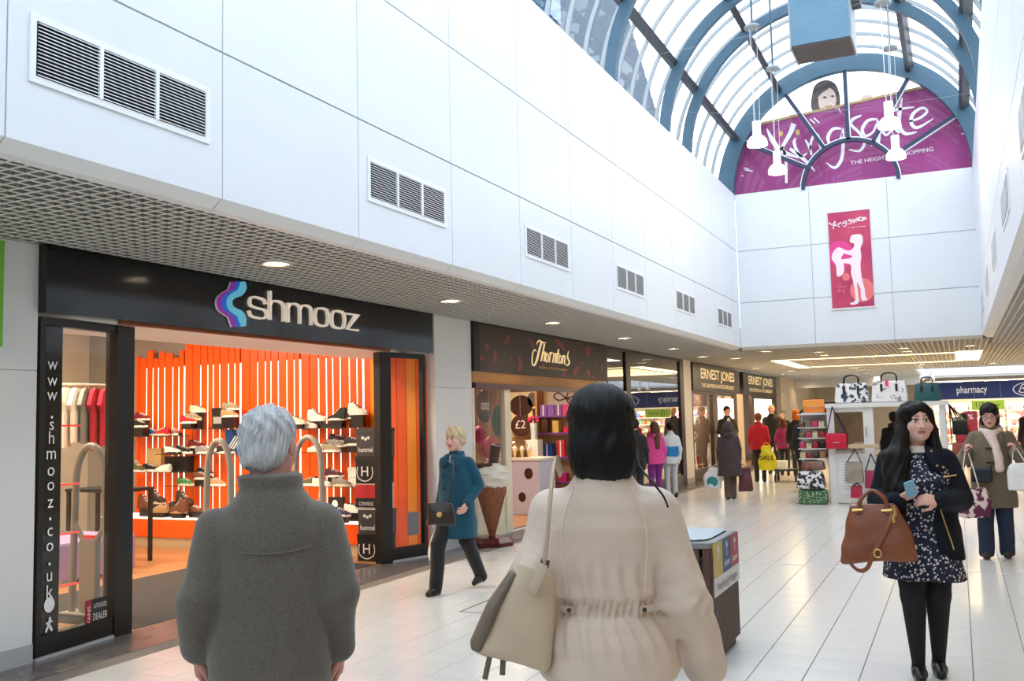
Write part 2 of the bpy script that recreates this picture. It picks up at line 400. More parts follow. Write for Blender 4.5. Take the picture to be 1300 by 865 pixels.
# ------------------------------------------------------------------ ventilation grilles on the white walls
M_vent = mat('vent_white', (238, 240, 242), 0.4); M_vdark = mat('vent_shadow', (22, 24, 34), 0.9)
def vent(y0, side, label, fine):
    w, z0, z1 = 1.188, 3.373, 3.656; X = XW if side < 0 else XR; s = 1 if side < 0 else -1
    r = empty('ventilation_grille', (X, y0, z0), 0, label, 'ventilation grille', 'grilles along the white walls')
    B = lambda name, m, d0, d1, a0, a1, b0, b1: bx(name, m, min(s*d0, s*d1), max(s*d0, s*d1), a0, a1, b0, b1, r)
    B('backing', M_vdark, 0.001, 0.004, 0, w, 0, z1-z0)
    fr = MB(); h = z1-z0; t = 0.035
    for a in ((-t, w+t, -t, 0), (-t, w+t, h, h+t), (-t, 0, 0, h), (w, w+t, 0, h)): fr.box(min(s*.001, s*.012), max(s*.001, s*.012), a[0], a[1], a[2], a[3])
    fr.build('frame', M_vent, r)
    for k in (1, 2): B('mullion', M_vent, 0.004, 0.02, w*k/3-0.012, w*k/3+0.012, 0, h)
    n = 15; sw = w/3-0.024
    sl = MB(); sl.add([(s*.005, 0, 0), (s*.019, 0, -0.006), (s*.019, sw, -0.006), (s*.005, sw, 0), (s*.005, 0, .005), (s*.019, 0, -0.001), (s*.019, sw, -0.001), (s*.005, sw, .005)],
                      [(0, 3, 2, 1), (4, 5, 6, 7), (0, 1, 5, 4), (1, 2, 6, 5), (2, 3, 7, 6), (3, 0, 4, 7)])
    if fine:
        me = sl.mesh('slat', M_vent)
        for q in range(3):
            for k in range(n): link('slat', me, r, (0, w*q/3+0.012, h*(k+0.5)/n))
    else:
        big = MB()
        for q in range(3):
            for k in range(n): big.add([(p[0], p[1]+w*q/3+0.012, p[2]+h*(k+0.5)/n) for p in sl.v], sl.f)
        o = big.build('slats', M_vent, r); tag(o, kind='stuff')
for k in range(6):
    nm = ['white slatted vent above the left end of the black shoe shop fascia', 'white slatted vent above the right half of the shoe shop sign',
          'white slatted vent above the dark chocolate shop sign', 'white slatted vent above the join of chocolate shop and glazed shopfront',
          'white slatted vent above the dark glazed shopfront', 'white slatted vent on the long wall beside the banner wall corner'][k]
    vent(3.234+3.0*k, -1, nm, k < 2)
nr_ = ['largest slatted vent on the narrow white wall right of the banner', 'second slatted vent along the white wall right of the banner', 'third slatted vent along the white wall right of the banner',
       'fourth slatted vent along the white wall right of the banner', 'smallest slatted vent in the corner beside the banner wall']
for k in range(5): vent(6.234+3.0*k, 1, nr_[k], False)

# ------------------------------------------------------------------ glazed barrel vault
vault = empty('window_1', (0, 0, 0)); tag(vault, kind='structure')
led = MB(); led.box(XW-0.5, XW-0.021, YB, YE+0.3, ZT-0.06, ZT-.001); led.box(XR+.021, XR+0.5, YB, YE+0.3, ZT-0.06, ZT); led.build('ledge', M_panel, vault)
def arc_mesh(r0, r1, w, a0, a1, n, cx=0.0, cz=0.0):
    mb = MB(); vs = []
    for i in range(n+1):
        t = math.radians(a0+(a1-a0)*i/n)
        for r, y in ((r0, -w/2), (r1, -w/2), (r1, w/2), (r0, w/2)): vs.append((cx+r*math.cos(t), y, cz+r*math.sin(t)))
    fs = [(i*4+k, i*4+(k+1) % 4, i*4+4+(k+1) % 4, i*4+4+k) for i in range(n) for k in range(4)]+[(3, 2, 1, 0), (n*4, n*4+1, n*4+2, n*4+3)]
    mb.add(vs, fs); return mb
rib_o = arc_mesh(2.30, 2.46, 0.12, 1.5, 178.5, 40).build('rib', M_steel); rib_me = rib_o.data; bpy.data.objects.remove(rib_o)
rib_me.polygons.foreach_set('use_smooth', [True]*len(rib_me.polygons)); rib_me.set_sharp_from_angle(angle=math.radians(40))
RIBS = [-6.7, -3.95, -1.2, 1.55, 4.30, 7.05, 9.8, 12.55, 15.3, 16.72]
for y in RIBS: link('rib', rib_me, vault, (VX, y, ZT-0.01))
for a in (30, 60, 120, 150):
    t = math.radians(a); cx = VX+2.55*math.cos(t); cz = VZ+2.55*math.sin(t)
    pb = MB(); e1 = np.array([math.cos(t), 0, math.sin(t)]); e2 = np.array([-math.sin(t), 0, math.cos(t)]); c0 = np.array([cx, 0, cz])
    P = [c0+e1*p+e2*q+np.array([0, y, 0]) for y in (YB, YE) for p, q in ((-.08, -.05), (.08, -.05), (.08, .05), (-.08, .05))]
    pb.add(P, [(0, 1, 2, 3), (7, 6, 5, 4)]+[(k, 4+k, 4+(k+1) % 4, (k+1) % 4) for k in range(4)]); pb.build('purlin', M_dsteel, vault)
bar_o = arc_mesh(2.60, 2.66, 0.034, 0, 180, 36).build('glazing_bar', M_alu); bar_me = bar_o.data; bpy.data.objects.remove(bar_o)
pane_me = []
for q in range(6):
    pm = MB(); vs = []
    for i in range(6):
        t = math.radians(30*q+30*i/5)
        for y in (0.02, 0.665): vs.append((2.64*math.cos(t), y, 2.64*math.sin(t)))
    pm.add(vs, [(2*i, 2*i+1, 2*i+3, 2*i+2) for i in range(5)]); pane_me.append(pm.mesh('pane', M_skyglass))
nb = int((YE-YB)/0.683)
for k in range(nb+1):
    y = YE-0.683*k; link('glazing_bar', bar_me, vault, (VX, y, VZ))
    if k:
        for q in range(6): link('pane', pane_me[q], vault, (VX, y, VZ))
# rear gable: closed panel
rg = MB(); rg.prism([(2.7*math.cos(PI*i/24), 2.7*math.sin(PI*i/24)) for i in range(25)], lambda u, v, d: (VX+u, d, VZ+v), YB-0.2, YB); rg.build('rear_gable', M_panel, vault)
# front gable: arch frame, hub arch, spokes, panes
gab = empty('window_2', (VX, YE, ZT)); tag(gab, kind='structure')
M_navy = mat('navy_frame', (44, 56, 82), 0.45); M_white = mat('plain_white', (245, 245, 245), 0.5)
arc_mesh(2.29, 2.62, 0.16, 0, 180, 48).build('arch_frame', M_steel, gab)
hubx = 0.045
arc_mesh(0.88, 0.95, 0.10, 0, 180, 30, hubx, -0.06).build('hub_arch', M_navy, gab)
arc_mesh(0.955, 0.975, 0.06, 0, 180, 30, hubx, -0.06).build('hub_trim', M_white, gab)
def spoke(a, b, w, name, m, y0, y1, off=0):
    a = np.array(a, float); b = np.array(b, float); d = (b-a)/np.linalg.norm(b-a); n_ = np.array([-d[1], d[0]])
    MB().prism([tuple(a+n_*(off-w/2)), tuple(b+n_*(off-w/2)), tuple(b+n_*(off+w/2)), tuple(a+n_*(off+w/2))], lambda u, v, dd: (u, dd, v), y0, y1).build(name, m, gab)
SP = []
for (a, b) in (((942, 180), (1024, 213)), ((996, 119), (1046, 188)), ((1072, 88), (1077, 178)), ((1156, 94), (1108, 181)), ((1222, 141), (1147, 190))):
    A = onY(*a, YE); Bq = onY(*b, YE); p = (A[0]-VX, A[2]-ZT); q = (Bq[0]-VX, Bq[2]-ZT)
    pl = math.hypot(*p); p = (p[0]/pl*2.3, p[1]/pl*2.3); SP.append((p, q))
    spoke(p, q, 0.07, 'spoke', M_navy, -0.05, 0.05); spoke(p, q, 0.018, 'spoke_trim', M_white, -0.03, 0.03, 0.045)
angs = [0]+sorted(math.atan2(p[1], p[0]) for p, q in SP)+[PI]
M_gglass = glass('gable_glass', (0.96, 0.96, 0.97), 0.5)
for a0, a1 in zip(angs[:-1], angs[1:]):
    pts = [(2.3*math.cos(a0+(a1-a0)*i/8), 0.03, 2.3*math.sin(a0+(a1-a0)*i/8)) for i in range(9)]+[(hubx+.93*math.cos(a1+(a0-a1)*i/6), 0.03, -.06+.93*math.sin(a1+(a0-a1)*i/6)) for i in range(7)]
    MB().add(pts, [tuple(range(len(pts)))]).build('pane', M_gglass, gab, recalc=False)
pts = [(hubx+.9*math.cos(PI*i/20), 0.03, -.06+.9*math.sin(PI*i/20)) for i in range(21)]; MB().add(pts, [tuple(range(21))]).build('pane', M_gglass, gab, recalc=False)

# purple centre sign fixed outside the gable glass
M_purple = mat('sign_purple', (160, 62, 128), 0.6, var=0.12, vscale=0.9); M_gold = mat('sign_gold_edge', (196, 164, 110), 0.5); M_yel = mat('sign_yellow', (226, 186, 110), 0.6)
M_print = mat('sign_white_print', (248, 246, 248), 0.6)
YS = YE+0.22
sgn = empty('centre_sign', (VX, YS, ZT), 0, 'purple arched board with white brush lettering behind the gable window', 'sign')
A = onY(930+0, 172, YS); ps = lambda x, y: (onY(900+x/3.603, y/3.603, YS)[0]-VX, onY(900+x/3.603, y/3.603, YS)[2]-ZT)
pl_, pr_ = ps(150, 585), ps(1215, 345)
sl_ = (pr_[1]-pl_[1])/(pr_[0]-pl_[0]); top = lambda u: pl_[1]+sl_*(u-pl_[0])
poly = []; top_pts = []
for i in range(121):
    t = PI*i/120; u, v = 2.56*math.cos(t), 2.56*math.sin(t); poly.append((u, min(v, top(u))))
MB().prism(poly, lambda u, v, d: (u, d, v), 0.0, 0.03).build('board', M_purple, sgn)
us = [u for u, v in poly if v >= top(u)-1e-6]
e0, e1 = min(us), max(us)
MB().prism([(e0, top(e0)-.03), (e1, top(e1)-.03), (e1, top(e1)+.02), (e0, top(e0)+.02)], lambda u, v, d: (u, d, v), -0.02, 0.04).build('top_edge', M_gold, sgn)
KG = [([(265, 588), (290, 640), (330, 690), (412, 722)], [4, 22, 24, 6]), ([(388, 566), (372, 610), (340, 665), (318, 700)], [26, 20, 16, 8]),
      ([(335, 670), (352, 730), (354, 838)], [10, 14, 12]), ([(370, 680), (430, 725), (484, 782)], [14, 18, 5]),
      ([(398, 632), (390, 650), (402, 690), (425, 715), (450, 700)], [5, 14, 15, 12, 4]),
      ([(440, 640), (458, 668), (470, 710)], [6, 15, 8]), ([(462, 690), (470, 640), (490, 615), (505, 640), (512, 672), (540, 680)], [6, 12, 14, 15, 14, 4]),
      ([(612, 590), (570, 590), (545, 625), (555, 660), (590, 655), (610, 610)], [8, 14, 16, 12, 10, 10]), ([(612, 585), (614, 660), (606, 730), (575, 768), (538, 745)], [10, 16, 16, 12, 4]),
      ([(698, 528), (660, 545), (650, 570), (690, 610), (712, 650), (690, 690), (640, 685)], [6, 16, 14, 14, 15, 12, 4]),
      ([(770, 545), (728, 552), (702, 590), (715, 622), (750, 605), (768, 565)], [8, 14, 16, 12, 10, 8]), ([(770, 545), (778, 600), (774, 650), (740, 668)], [10, 15, 14, 4]),
      ([(850, 545), (812, 555), (795, 595), (812, 618), (840, 590), (852, 555)], [8, 14, 15, 12, 10, 8]), ([(852, 548), (858, 596), (880, 606)], [10, 14, 5]),
      ([(884, 448), (872, 520), (872, 580), (900, 612), (952, 604)], [6, 18, 20, 16, 4]), ([(800, 520), (870, 500), (940, 490)], [4, 14, 4]),
      ([(916, 556), (965, 540), (998, 510), (975, 494), (935, 520), (925, 562), (955, 584), (1026, 543)], [8, 12, 12, 12, 16, 18, 14, 4])]
sgfn = lambda x, y: (ps(x, y)[0], -0.004, ps(x, y)[1])
ribbons('brush_lettering', KG, sgfn, M_print, sgn)
for q in ((330, 612), (406, 606)):
    c = ps(*q); MB().add([(c[0]+.045*math.cos(2*PI*i/14), -0.005, c[1]+.06*math.sin(2*PI*i/14)) for i in range(14)], [tuple(range(14))]).build('dot', M_yel, sgn, recalc=False)
for _st in [([(160, 768), (185, 775)], 5), ([(165, 778), (200, 783)], 5), ([(148, 804), (158, 806)], 5), ([(462, 545), (485, 565)], 6), ([(480, 540), (505, 562)], 6), ([(555, 470), (585, 500)], 5), ([(590, 485), (602, 515)], 5), ([(1145, 575), (1172, 582)], 5), ([(1155, 610), (1172, 616)], 5)]: ribbons('brush_mark', [_st], sgfn, M_print, sgn)
a, b = ps(648, 755), ps(1026, 690); dd = np.array([b[0]-a[0], 0, b[1]-a[1]]); wd = np.linalg.norm(dd); dd /= wd
text('slogan', 'THE HEIGHT OF SHOPPING', (a[0], -0.004, a[1]), dd, np.cross((0, -1, 0), dd), 0.085, M_print, sgn, 0.0, 0.0, 'LEFT', wd)
# cut-out portrait of a smiling woman holding the sign's upper edge
M_phair = mat('print_hair', (96, 84, 82), 0.7); M_pskin = mat('print_skin', (238, 214, 200), 0.7); M_plip = mat('print_lips', (206, 130, 126), 0.7); M_peye = mat('print_eyes', (70, 60, 60), 0.7)
por = empty('portrait_cutout', (VX, YS+0.085, ZT), 0, 'cut-out print of a dark-haired woman peeking over the purple sign', 'portrait')
def flat(name, pts, y, m, d=0.004, sub=4):
    q = smoothpts([ps(*p) for p in pts], sub, True); MB().prism([tuple(p) for p in q], lambda u, v, dd: (u, dd, v), y, y+d).build(name, m, por)
flat('hair', [(470, 500), (470, 420), (488, 378), (530, 360), (570, 372), (592, 410), (597, 470), (560, 495)], 0.0, M_phair, 0.02)
flat('face', [(505, 490), (498, 440), (512, 408), (545, 396), (572, 415), (580, 450), (572, 485), (540, 505)], -0.006, M_pskin)
flat('fringe', [(495, 440), (505, 395), (550, 380), (548, 398), (515, 420)], -0.012, M_phair)
flat('mouth', [(528, 475), (545, 482), (565, 472), (547, 492)], -0.012, M_plip); flat('eye', [(518, 441), (528, 436), (537, 441), (528, 445)], -0.012, M_peye); flat('eye', [(555, 436), (564, 431), (572, 436), (564, 440)], -0.012, M_peye)
flat('hand', [(694, 452), (705, 434), (725, 428), (745, 432), (742, 448), (720, 460)], -0.03, M_pskin); flat('hand', [(362, 540), (368, 524), (384, 518), (400, 520), (398, 532), (380, 540)], -0.03, M_pskin)

# hanging banner on the end wall
M_ban = mat('banner_magenta', (176, 44, 96), 0.6, col2=(214, 78, 104), thr=(0.35, 0.75), vscale=1.6); M_pink = mat('banner_pink', (226, 60, 140), 0.6); M_peach = mat('banner_peach', (236, 120, 120), 0.6); M_sil = mat('banner_silhouette', (250, 226, 234), 0.6)
bnr = empty('wall_banner', (0, YE, 0), 0, 'tall magenta banner with pale woman silhouette hung on white end wall', 'banner')
pb_ = lambda x, y: onY(880+x/2.702, 200+y/2.702, YE-0.02)
b0 = pb_(461, 190); b1 = pb_(621, 512); bt = pb_(602, 178)
bx('cloth', M_ban, b0[0], bt[0]+0.01, -0.02, -0.008, b1[2], b0[2], bnr)
for zz in (b0[2], b1[2]): bx('rail', M_trim, b0[0]-0.02, bt[0]+0.03, -0.03, -0.004, zz-0.015, zz+0.015, bnr)
def bflat(name, pts, dy, m, sub=4):
    q = smoothpts([(pb_(*p)[0], pb_(*p)[2]) for p in pts], sub, True); MB().add([(min(max(u, b0[0]), bt[0]+.01), -0.02-dy, v) for u, v in q], [tuple(range(len(q)))]).build(name, m, bnr, recalc=False)
def bcirc(c, r, m, dy):
    bflat('disc', [(c[0]+r*math.cos(2*PI*i/16), c[1]+r*math.sin(2*PI*i/16)) for i in range(16)], dy, m, 1)
bcirc((505, 332), 46, M_pink, 0.002); bcirc((580, 455), 42, M_peach, 0.002); bcirc((525, 410), 13, M_peach, 0.003)
bflat('silhouette', [(556, 264), (578, 266), (582, 290), (574, 312), (577, 340), (574, 372), (580, 420), (588, 450), (592, 478), (598, 488), (578, 488), (574, 450), (562, 430), (566, 470), (568, 498), (548, 506), (538, 500), (556, 490), (552, 440), (542, 400), (540, 368), (510, 362), (500, 352), (536, 346), (545, 338), (520, 330), (494, 316), (500, 308), (530, 320), (548, 312), (552, 296), (538, 290), (542, 270)], 0.005, M_sil, 3)
bflat('held_dress', [(492, 312), (514, 316), (516, 332), (508, 345), (518, 375), (514, 400), (494, 408), (490, 370), (476, 350), (478, 330)], 0.004, M_sil, 3)
ribbons('banner_lettering', [([(466+(x-265)*0.172, 200+(y-448)*0.098+(1026-x)*0.012) for x, y in st[0]], [max(2.2, q*0.17) for q in st[1]]) for st in KG], lambda x, y: (pb_(x, y)[0], -0.026, pb_(x, y)[2]), M_print, bnr)
text('banner_line', 'the height of shopping', (pb_(530, 243)[0], -0.026, pb_(530, 243)[2]), (1, 0, 0), (0, 0, 1), 0.022, M_print, bnr, 0, 0, 'LEFT', 0.34)
ribbons('star', [([(500, 430), (508, 446), (526, 441), (515, 452), (520, 466), (508, 456), (497, 462), (501, 449), (494, 440), (504, 441)], 2.2, 'sharp')], lambda x, y: (pb_(x, y)[0], -0.026, pb_(x, y)[2]), M_peach, bnr)

# suspended air heater
duct = empty('air_heater', (-1.49, 14.0, 6.88), 0, 'hanging blue-grey air handling box with dark mesh underside in the vault', 'air heater')
hw = 0.415
MB().box(-hw, hw, 0, 0.76, 0.03, 1.25).build('casing', mat('heater_blue_sheet', (104, 138, 160), 0.4, metal=0.3, var=0.1, vscale=2), duct)
for s in (-1, 1): bx('edge_flange', M_alu, s*hw-0.012, s*hw+0.012, -0.008, 0.77, 0.0, 1.25, duct)
bx('side_box', M_dsteel, hw+0.01, hw+0.13, 0.1, 0.4, 0.55, 0.75, duct)
gm = MB(); gm.box(-hw+.01, hw-.01, 0.01, 0.75, 0.012, 0.028)
gm.build('grille_plate', mat('heater_mesh', (84, 78, 78), 0.7), duct)
gm = MB()
for k in range(26): gm.box(-hw+.01+k*0.0312, -hw+.02+k*0.0312, 0.01, 0.75, 0.0, 0.012)
tag(gm.build('grille_bars', mat('heater_bars', (108, 98, 96), 0.5), duct), kind='stuff')
for sx in (-0.38, 0.38):
    for yy in (0.06, 0.7): MB().cyl((sx, yy, 1.25), (sx, yy, 1.8), 0.006).build('hanger_rod', M_dsteel, duct)
# pendant lamps and their support cables
M_bell = mat('frosted_lamp_bell', (255, 250, 240), 0.3, emit=5, ecol=(255, 244, 226)); M_lampw = mat('lamp_body_white', (238, 238, 236), 0.4)
PL = [(-2.44, 14.0, 5.52), (-2.45, 15.8, 5.52), (-0.64, 14.0, 5.52), (-0.655, 15.8, 5.52)]
PN = ['white bell pendant in the vault, near lamp beside the left skylight slope', 'white bell pendant in the vault, far lamp beside the left skylight slope',
      'white bell pendant in the vault, near lamp beside the narrow right wall', 'white bell pendant in the vault, far lamp beside the narrow right wall']
DISC = [(953, 37), (981, 89), (1120, 6), (1131, 63)]
for (x, y, z), lab, dpx in zip(PL, PN, DISC):
    p = empty('pendant_lamp', (x, y, z), 0, lab, 'pendant lamp', 'pendant lamps in the vault')
    zd = onY(dpx[0], dpx[1], y)[2]-z
    MB().lathe([(0.145, 0), (0.148, 0.02), (0.135, 0.075), (0.10, 0.125), (0.06, 0.15), (0.0, 0.152)], n=24).build('bell', M_bell, p, True)
    MB().cyl((0, 0, .145), (0, 0, .36), 0.062, n=20).build('body', M_lampw, p, True)
    MB().lathe([(0.0, zd-.0), (0.11, zd), (0.12, zd+.02), (0.10, zd+.05), (0.0, zd+.06)], n=20).build('ceiling_disc', M_alu, p, True)
    for k in range(3):
        w = 2*PI*k/3; MB().cyl((.05*math.cos(w), .05*math.sin(w), .36), (.06*math.cos(w), .06*math.sin(w), zd), 0.003, n=5).build('suspension_wire', M_lampw, p)
    MB().cyl((0, 0, zd+.05), (0, 0, VZ+math.sqrt(2.57**2-(x-VX)**2)-z), 0.016, n=8).build('stem', M_steel, p)
    lamp_light('pendant_bulb', 'POINT', (0, 0, -0.06), 25, parent=p, size=0.1)
for i, (a, b, lab) in enumerate((((-4.02, 13.6, 7.0), (0.46, 13.6, 7.45), 'thin steel tie cable strung across the vault before the heater box'), ((-4.02, 16.2, 6.9), (0.46, 16.2, 6.5), 'thin steel tie cable sloping down to the narrow right wall'))):
    c = MB().tube([np.array(a)+(np.array(b)-np.array(a))*t-np.array([0, 0, 0.15*math.sin(PI*t)]) for t in np.linspace(0, 1, 14)], 0.003, 5).build('tie_cable', M_alu); tag(c, lab, 'cable')

# slate-roofed neighbour seen through the side of the vault
nb_ = empty('neighbour_building', (-9, 20, 0), 0, 'blue-grey slate roof of a neighbouring building outside the skylight', 'building')
M_slate = mat('blue_slate', (74, 86, 98), 0.8, var=0.1, vscale=3, bump=0.2)
bx('wall', mat('neighbour_render', (170, 178, 184), 0.8), -4.5, 1.3, -6, 9, 3.6, 9.0, nb_)
for k in range(18):
    t = k/18; z = 9+6*t; x = 1.4-1.5*t
    MB().hexa([(x-.25, -6, z), (x+.0, -6, z), (x+.0, 9, z), (x-.25, 9, z), (x-.33, -6, z+.36), (x-.06, -6, z+.36), (x-.06, 9, z+.36), (x-.33, 9, z+.36)]).build('slate_course', M_slate, nb_)
bx('roof_window', mat('roof_window_glass', (84, 110, 140), 0.2), 1.0, 1.25, -0.9, -0.1, 10.6, 11.5, nb_)

# ------------------------------------------------------------------ recessed downlights in the low ceiling
dl_ring = MB().lathe([(0.10, 0.02), (0.105, -0.006), (0.135, -0.008), (0.14, 0.004), (0.14, 0.02)], n=20).mesh('rim', M_chrome)
dl_lens = MB().lathe([(0.0, 0.012), (0.1, 0.012)], n=20).mesh('lens', M_lens)
def downlight(x, y, label, power=26, col=(255, 226, 186)):
    r = empty('downlight', (x, y, ZC-0.002), 0, label, 'downlight', 'recessed ceiling downlights')
    link('rim', dl_ring, r); link('lens', dl_lens, r)
    if power: lamp_light('downlight_bulb', 'SPOT', (0, 0, -0.02), power, col, r, 0.08, (0, 0, 0), 2.5, 0.7)
LL = 'warm recessed downlight in the grid ceiling strip above the left shopfronts'
for y in (0.3, 3.35): downlight(-5.1, y, LL)
for y, w in ((6.42, 'in front of the coloured wave logo'), (9.48, 'before the right end of the black fascia'), (12.5, 'before the chocolate shop script'), (15.7, 'at the end of the chocolate shop fascia'), (18.83, 'before the dark glazed shopfront')): downlight(-5.12, y, 'warm recessed downlight in the grid ceiling '+w)
for y in (0.3, 3.4, 6.4, 9.5, 12.5, 15.7, 18.8): downlight(1.5, y, 'warm recessed downlight in the narrow grid ceiling strip along the right')
FL = 'warm recessed downlight in the low grid ceiling beyond the banner wall'
for i, (x, y) in enumerate([(-5.28, 21.94), (-4.79, 23.2), (-3.7, 21.1), (-2.75, 22.28), (-2.79, 23.6), (-.98, 22.35), (-.97, 23.6), (.32, 22.65), (1.0, 31.8), (-.9, 30.9), (-1.0, 32.5), (-2.82, 31.1), (-2.83, 33.05), (-2.83, 36.0),
             (-5.26, 39.5), (-4.84, 37.0), (-5.33, 33.8), (-4.76, 31.5), (-5.38, 28.9), (2.2, 24.5), (2.4, 28.5), (-2.8, 40), (-3.9, 42.5), (2.0, 30.3)]):
    w = 'along the jeweller side of the low ceiling' if x < -4.5 else 'between the banner wall and the lit cove' if y < 24.3 else 'on the pharmacy side of the lit cove' if x > .6 else 'beyond the lit cove, towards the far beige wall'
    downlight(x, y, 'warm recessed downlight '+w, 40 if i % 2 == 0 else 30)
# lit rectangular cove in the far ceiling
M_cove = mat('cove_light', (255, 226, 160), 0.5, emit=6, ecol=(255, 216, 150)); M_cove2 = mat('cove_light_bright', (255, 232, 180), 0.5, emit=10, ecol=(255, 226, 170))
cv = empty('cove_light', (-2, 27.2, ZC), 0, 'rectangular warm cove light let into the far grid ceiling', 'ceiling light')
for nm, a in (('front_strip', (-1.95, 2.05, -2.25, -2.13)), ('rear_strip', (-1.85, 2.1, 2.1, 2.2))): bx(nm, M_cove, a[0], a[1], a[2], a[3], -0.012, 0.03, cv)
bx('left_panel', M_cove2, -2.25, -1.95, -2.2, 2.5, -0.012, 0.03, cv); bx('right_panel', M_cove2, 2.05, 2.58, -2.6, 1.9, -0.012, 0.03, cv)
lamp_light('cove_glow', 'AREA', (0, 0, -0.05), 220, (255, 214, 160), cv, 4.0, (0, 0, 0), sy=4.4)
# ------------------------------------------------------------------ left row of shops
M_black = mat('black_gloss_fascia', (22, 24, 28), 0.12, spec=0.6); M_bframe = mat('black_frame', (20, 20, 22), 0.35)
M_pill = mat('white_pillar', (226, 227, 228), 0.4); M_skirt = mat('grey_skirting', (176, 180, 184), 0.5)
M_shopglass = glass('shop_glass', (0.93, 0.95, 0.95), 1.0)
M_sign = mat('sign_cream', (236, 222, 206), 0.35, emit=0.35, ecol=(240, 226, 210)); M_signw = mat('sign_white', (240, 240, 240), 0.4)
M_wood_f = mat('wood_laminate_floor', (176, 128, 84), 0.35, var=0.12, vscale=2, stretch=(1, 6, 1)); M_mat = mat('charcoal_mat', (62, 60, 60), 0.95, var=0.2, vscale=90)
def struct(name, m, *a, bevel=0.0): return tag(bx(name, m, *a, bevel=bevel), kind='structure')
# pillars and cross walls between units
def pillar(n, y0, y1, x0=-6.5, x1=XS, label=None, skirt=True):
    r = empty('wall_pillar_%d' % n); tag(r, kind='structure')
    zs = [0, 2.05, ZC-.005]
    for a, b in zip(zs[:-1], zs[1:]): bx('cladding_panel', M_pill, x0, x1, y0, y1, a+0.002, b-0.002, r)
    bx('core', M_gap, x0+.01, x1-.012, y0+.01, y1-.01, 0, ZC+.3, r)
    if skirt: bx('skirting', M_skirt, x1-.002, x1+.008, y0, y1, 0.0, 0.13, r)
pillar(1, 2.6, 4.83, -6.6, -5.985)
pillar(2, 10.52, 11.52, -6.15)
pillar(3, 16.93, 17.0, -6.2, XS)
pillar(4, 22.62, 23.32, -6.4, XS-.0)
# neighbouring unit beside the camera, only its green sign shows
gs_ = bx('green_shop_sign', mat('bright_green_sign', (112, 190, 60), 0.5), -5.98, -5.90, 1.0, float(onX(4.5, 380, -5.90)[1]), 2.2, 2.93); tag(gs_, 'bright green sign panel at the edge of the white pillar', 'sign')
struct('wall_near_unit', M_pill, -6.6, -5.99, YB, 2.6, 0, 3.3)
# ---- shoe shop shell
XI = -12.2
struct('floor_shoe_shop', M_wood_f, XI, -6.12, 4.2, 10.9, -0.1, 0.0)
em = bx('entrance_mat', M_mat, -8.15, -6.14, 5.9, 9.5, 0.0, 0.004); tag(em, 'dark grey ribbed entrance mat inside the shoe shop', 'mat')
M_cream = mat('shop_cream_wall', (214, 204, 186), 0.8, var=0.06, vscale=3); M_shopceil = mat('shop_ceiling_white', (236, 232, 226), 0.7)
struct('wall_shoe_shop_back', M_cream, XI-.1, XI, 4.0, 10.9, 0, 3.2)
struct('wall_shoe_shop_side', mat('shop_grey_wall', (150, 146, 138), 0.8), XI, -6.5, 10.78, 10.9, 0, 3.25)
struct('wall_shoe_shop_near', M_cream, XI, -6.6, 4.0, 4.1, 0, 3.2)
struct('ceiling_shoe_shop', M_shopceil, XI, -6.3, 4.0, 10.9, 3.2, 3.3)
struct('ceiling_shoe_shop_bulkhead', M_shopceil, -6.95, -6.03, 4.83, 10.5, 2.45, 2.56)
# fascia
FX = -5.905
fas = empty('shop_fascia', (FX, 7.6, 2.47), 0, 'long glossy black fascia with cream rounded lettering and coloured wave logo', 'shop sign')
for a, b in ((4.83, 7.05), (7.05, 9.05), (9.05, 10.46)): bx('fascia_panel', M_black, -0.12, 0, a-7.6+.0015, b-7.6-.0015, 0, ZC-2.47-.004, fas)
fas.location = (0, 0, 0)
for c in fas.children: c.location = (FX, 7.6, 2.47)
pf = lambda x, y: onX(270+x/6.5, 340+y/6.5, FX+0.004)
def slant(pts): return pts
SH = {'s': [([(424, 302), (410, 268), (365, 250), (318, 243), (296, 262), (294, 300), (312, 320), (365, 338), (415, 350), (432, 378), (424, 410), (395, 420), (340, 412), (300, 395), (287, 355)], 19)],
      'h': [([(459, 192), (459, 432)], 24, 'sharp'), ([(461, 310), (478, 280), (520, 278), (556, 292), (573, 330), (573, 446)], 22)],
      'm': [([(609, 290), (609, 452)], 22, 'sharp'), ([(611, 330), (630, 302), (665, 300), (695, 314), (706, 345), (706, 464)], 20), ([(708, 345), (725, 316), (762, 314), (790, 330), (800, 362), (800, 476)], 20)],
      'o': [([(885, 337), (925, 348), (938, 385), (938, 440), (925, 476), (890, 482), (850, 466), (836, 430), (834, 375), (848, 342)], 21, True)],
      'o2': [([(1022, 360), (1062, 372), (1075, 408), (1074, 460), (1060, 497), (1025, 500), (985, 486), (972, 450), (971, 395), (986, 364)], 21, True)],
      'z': [([(1090, 380), (1180, 392), (1098, 506), (1190, 519)], 19, 'sharp')]}
M_letedge = mat('letter_edge', (120, 104, 98), 0.4, metal=0.3)
for k, v in SH.items(): v = [(st[0], st[1]*.78, *st[2:]) for st in v]; ribbons('letter_'+k[0], v, pf, M_sign, fas, 0.03)
LG = [(162, 118), (160, 165), (138, 207), (92, 230), (58, 258), (50, 295), (62, 334), (98, 362), (140, 388), (158, 430), (168, 488)]
ribbons('logo_outline', [([(x-4, y) for x, y in LG], [44, 68, 66, 62, 62, 62, 62, 62, 66, 68, 44])], pf, M_signw, fas, 0.012)
ribbons('logo_purple_wave', [(LG, [36, 60, 58, 54, 54, 54, 54, 54, 58, 60, 36])], pf, mat('logo_purple', (150, 40, 170), 0.4, emit=0.25), fas, 0.016)
ribbons('logo_blue_wave', [([(x+38, y-2) for x, y in LG], [36, 58, 56, 52, 52, 52, 52, 52, 56, 58, 36])], pf, mat('logo_blue', (20, 110, 210), 0.4, emit=0.25), fas, 0.020)
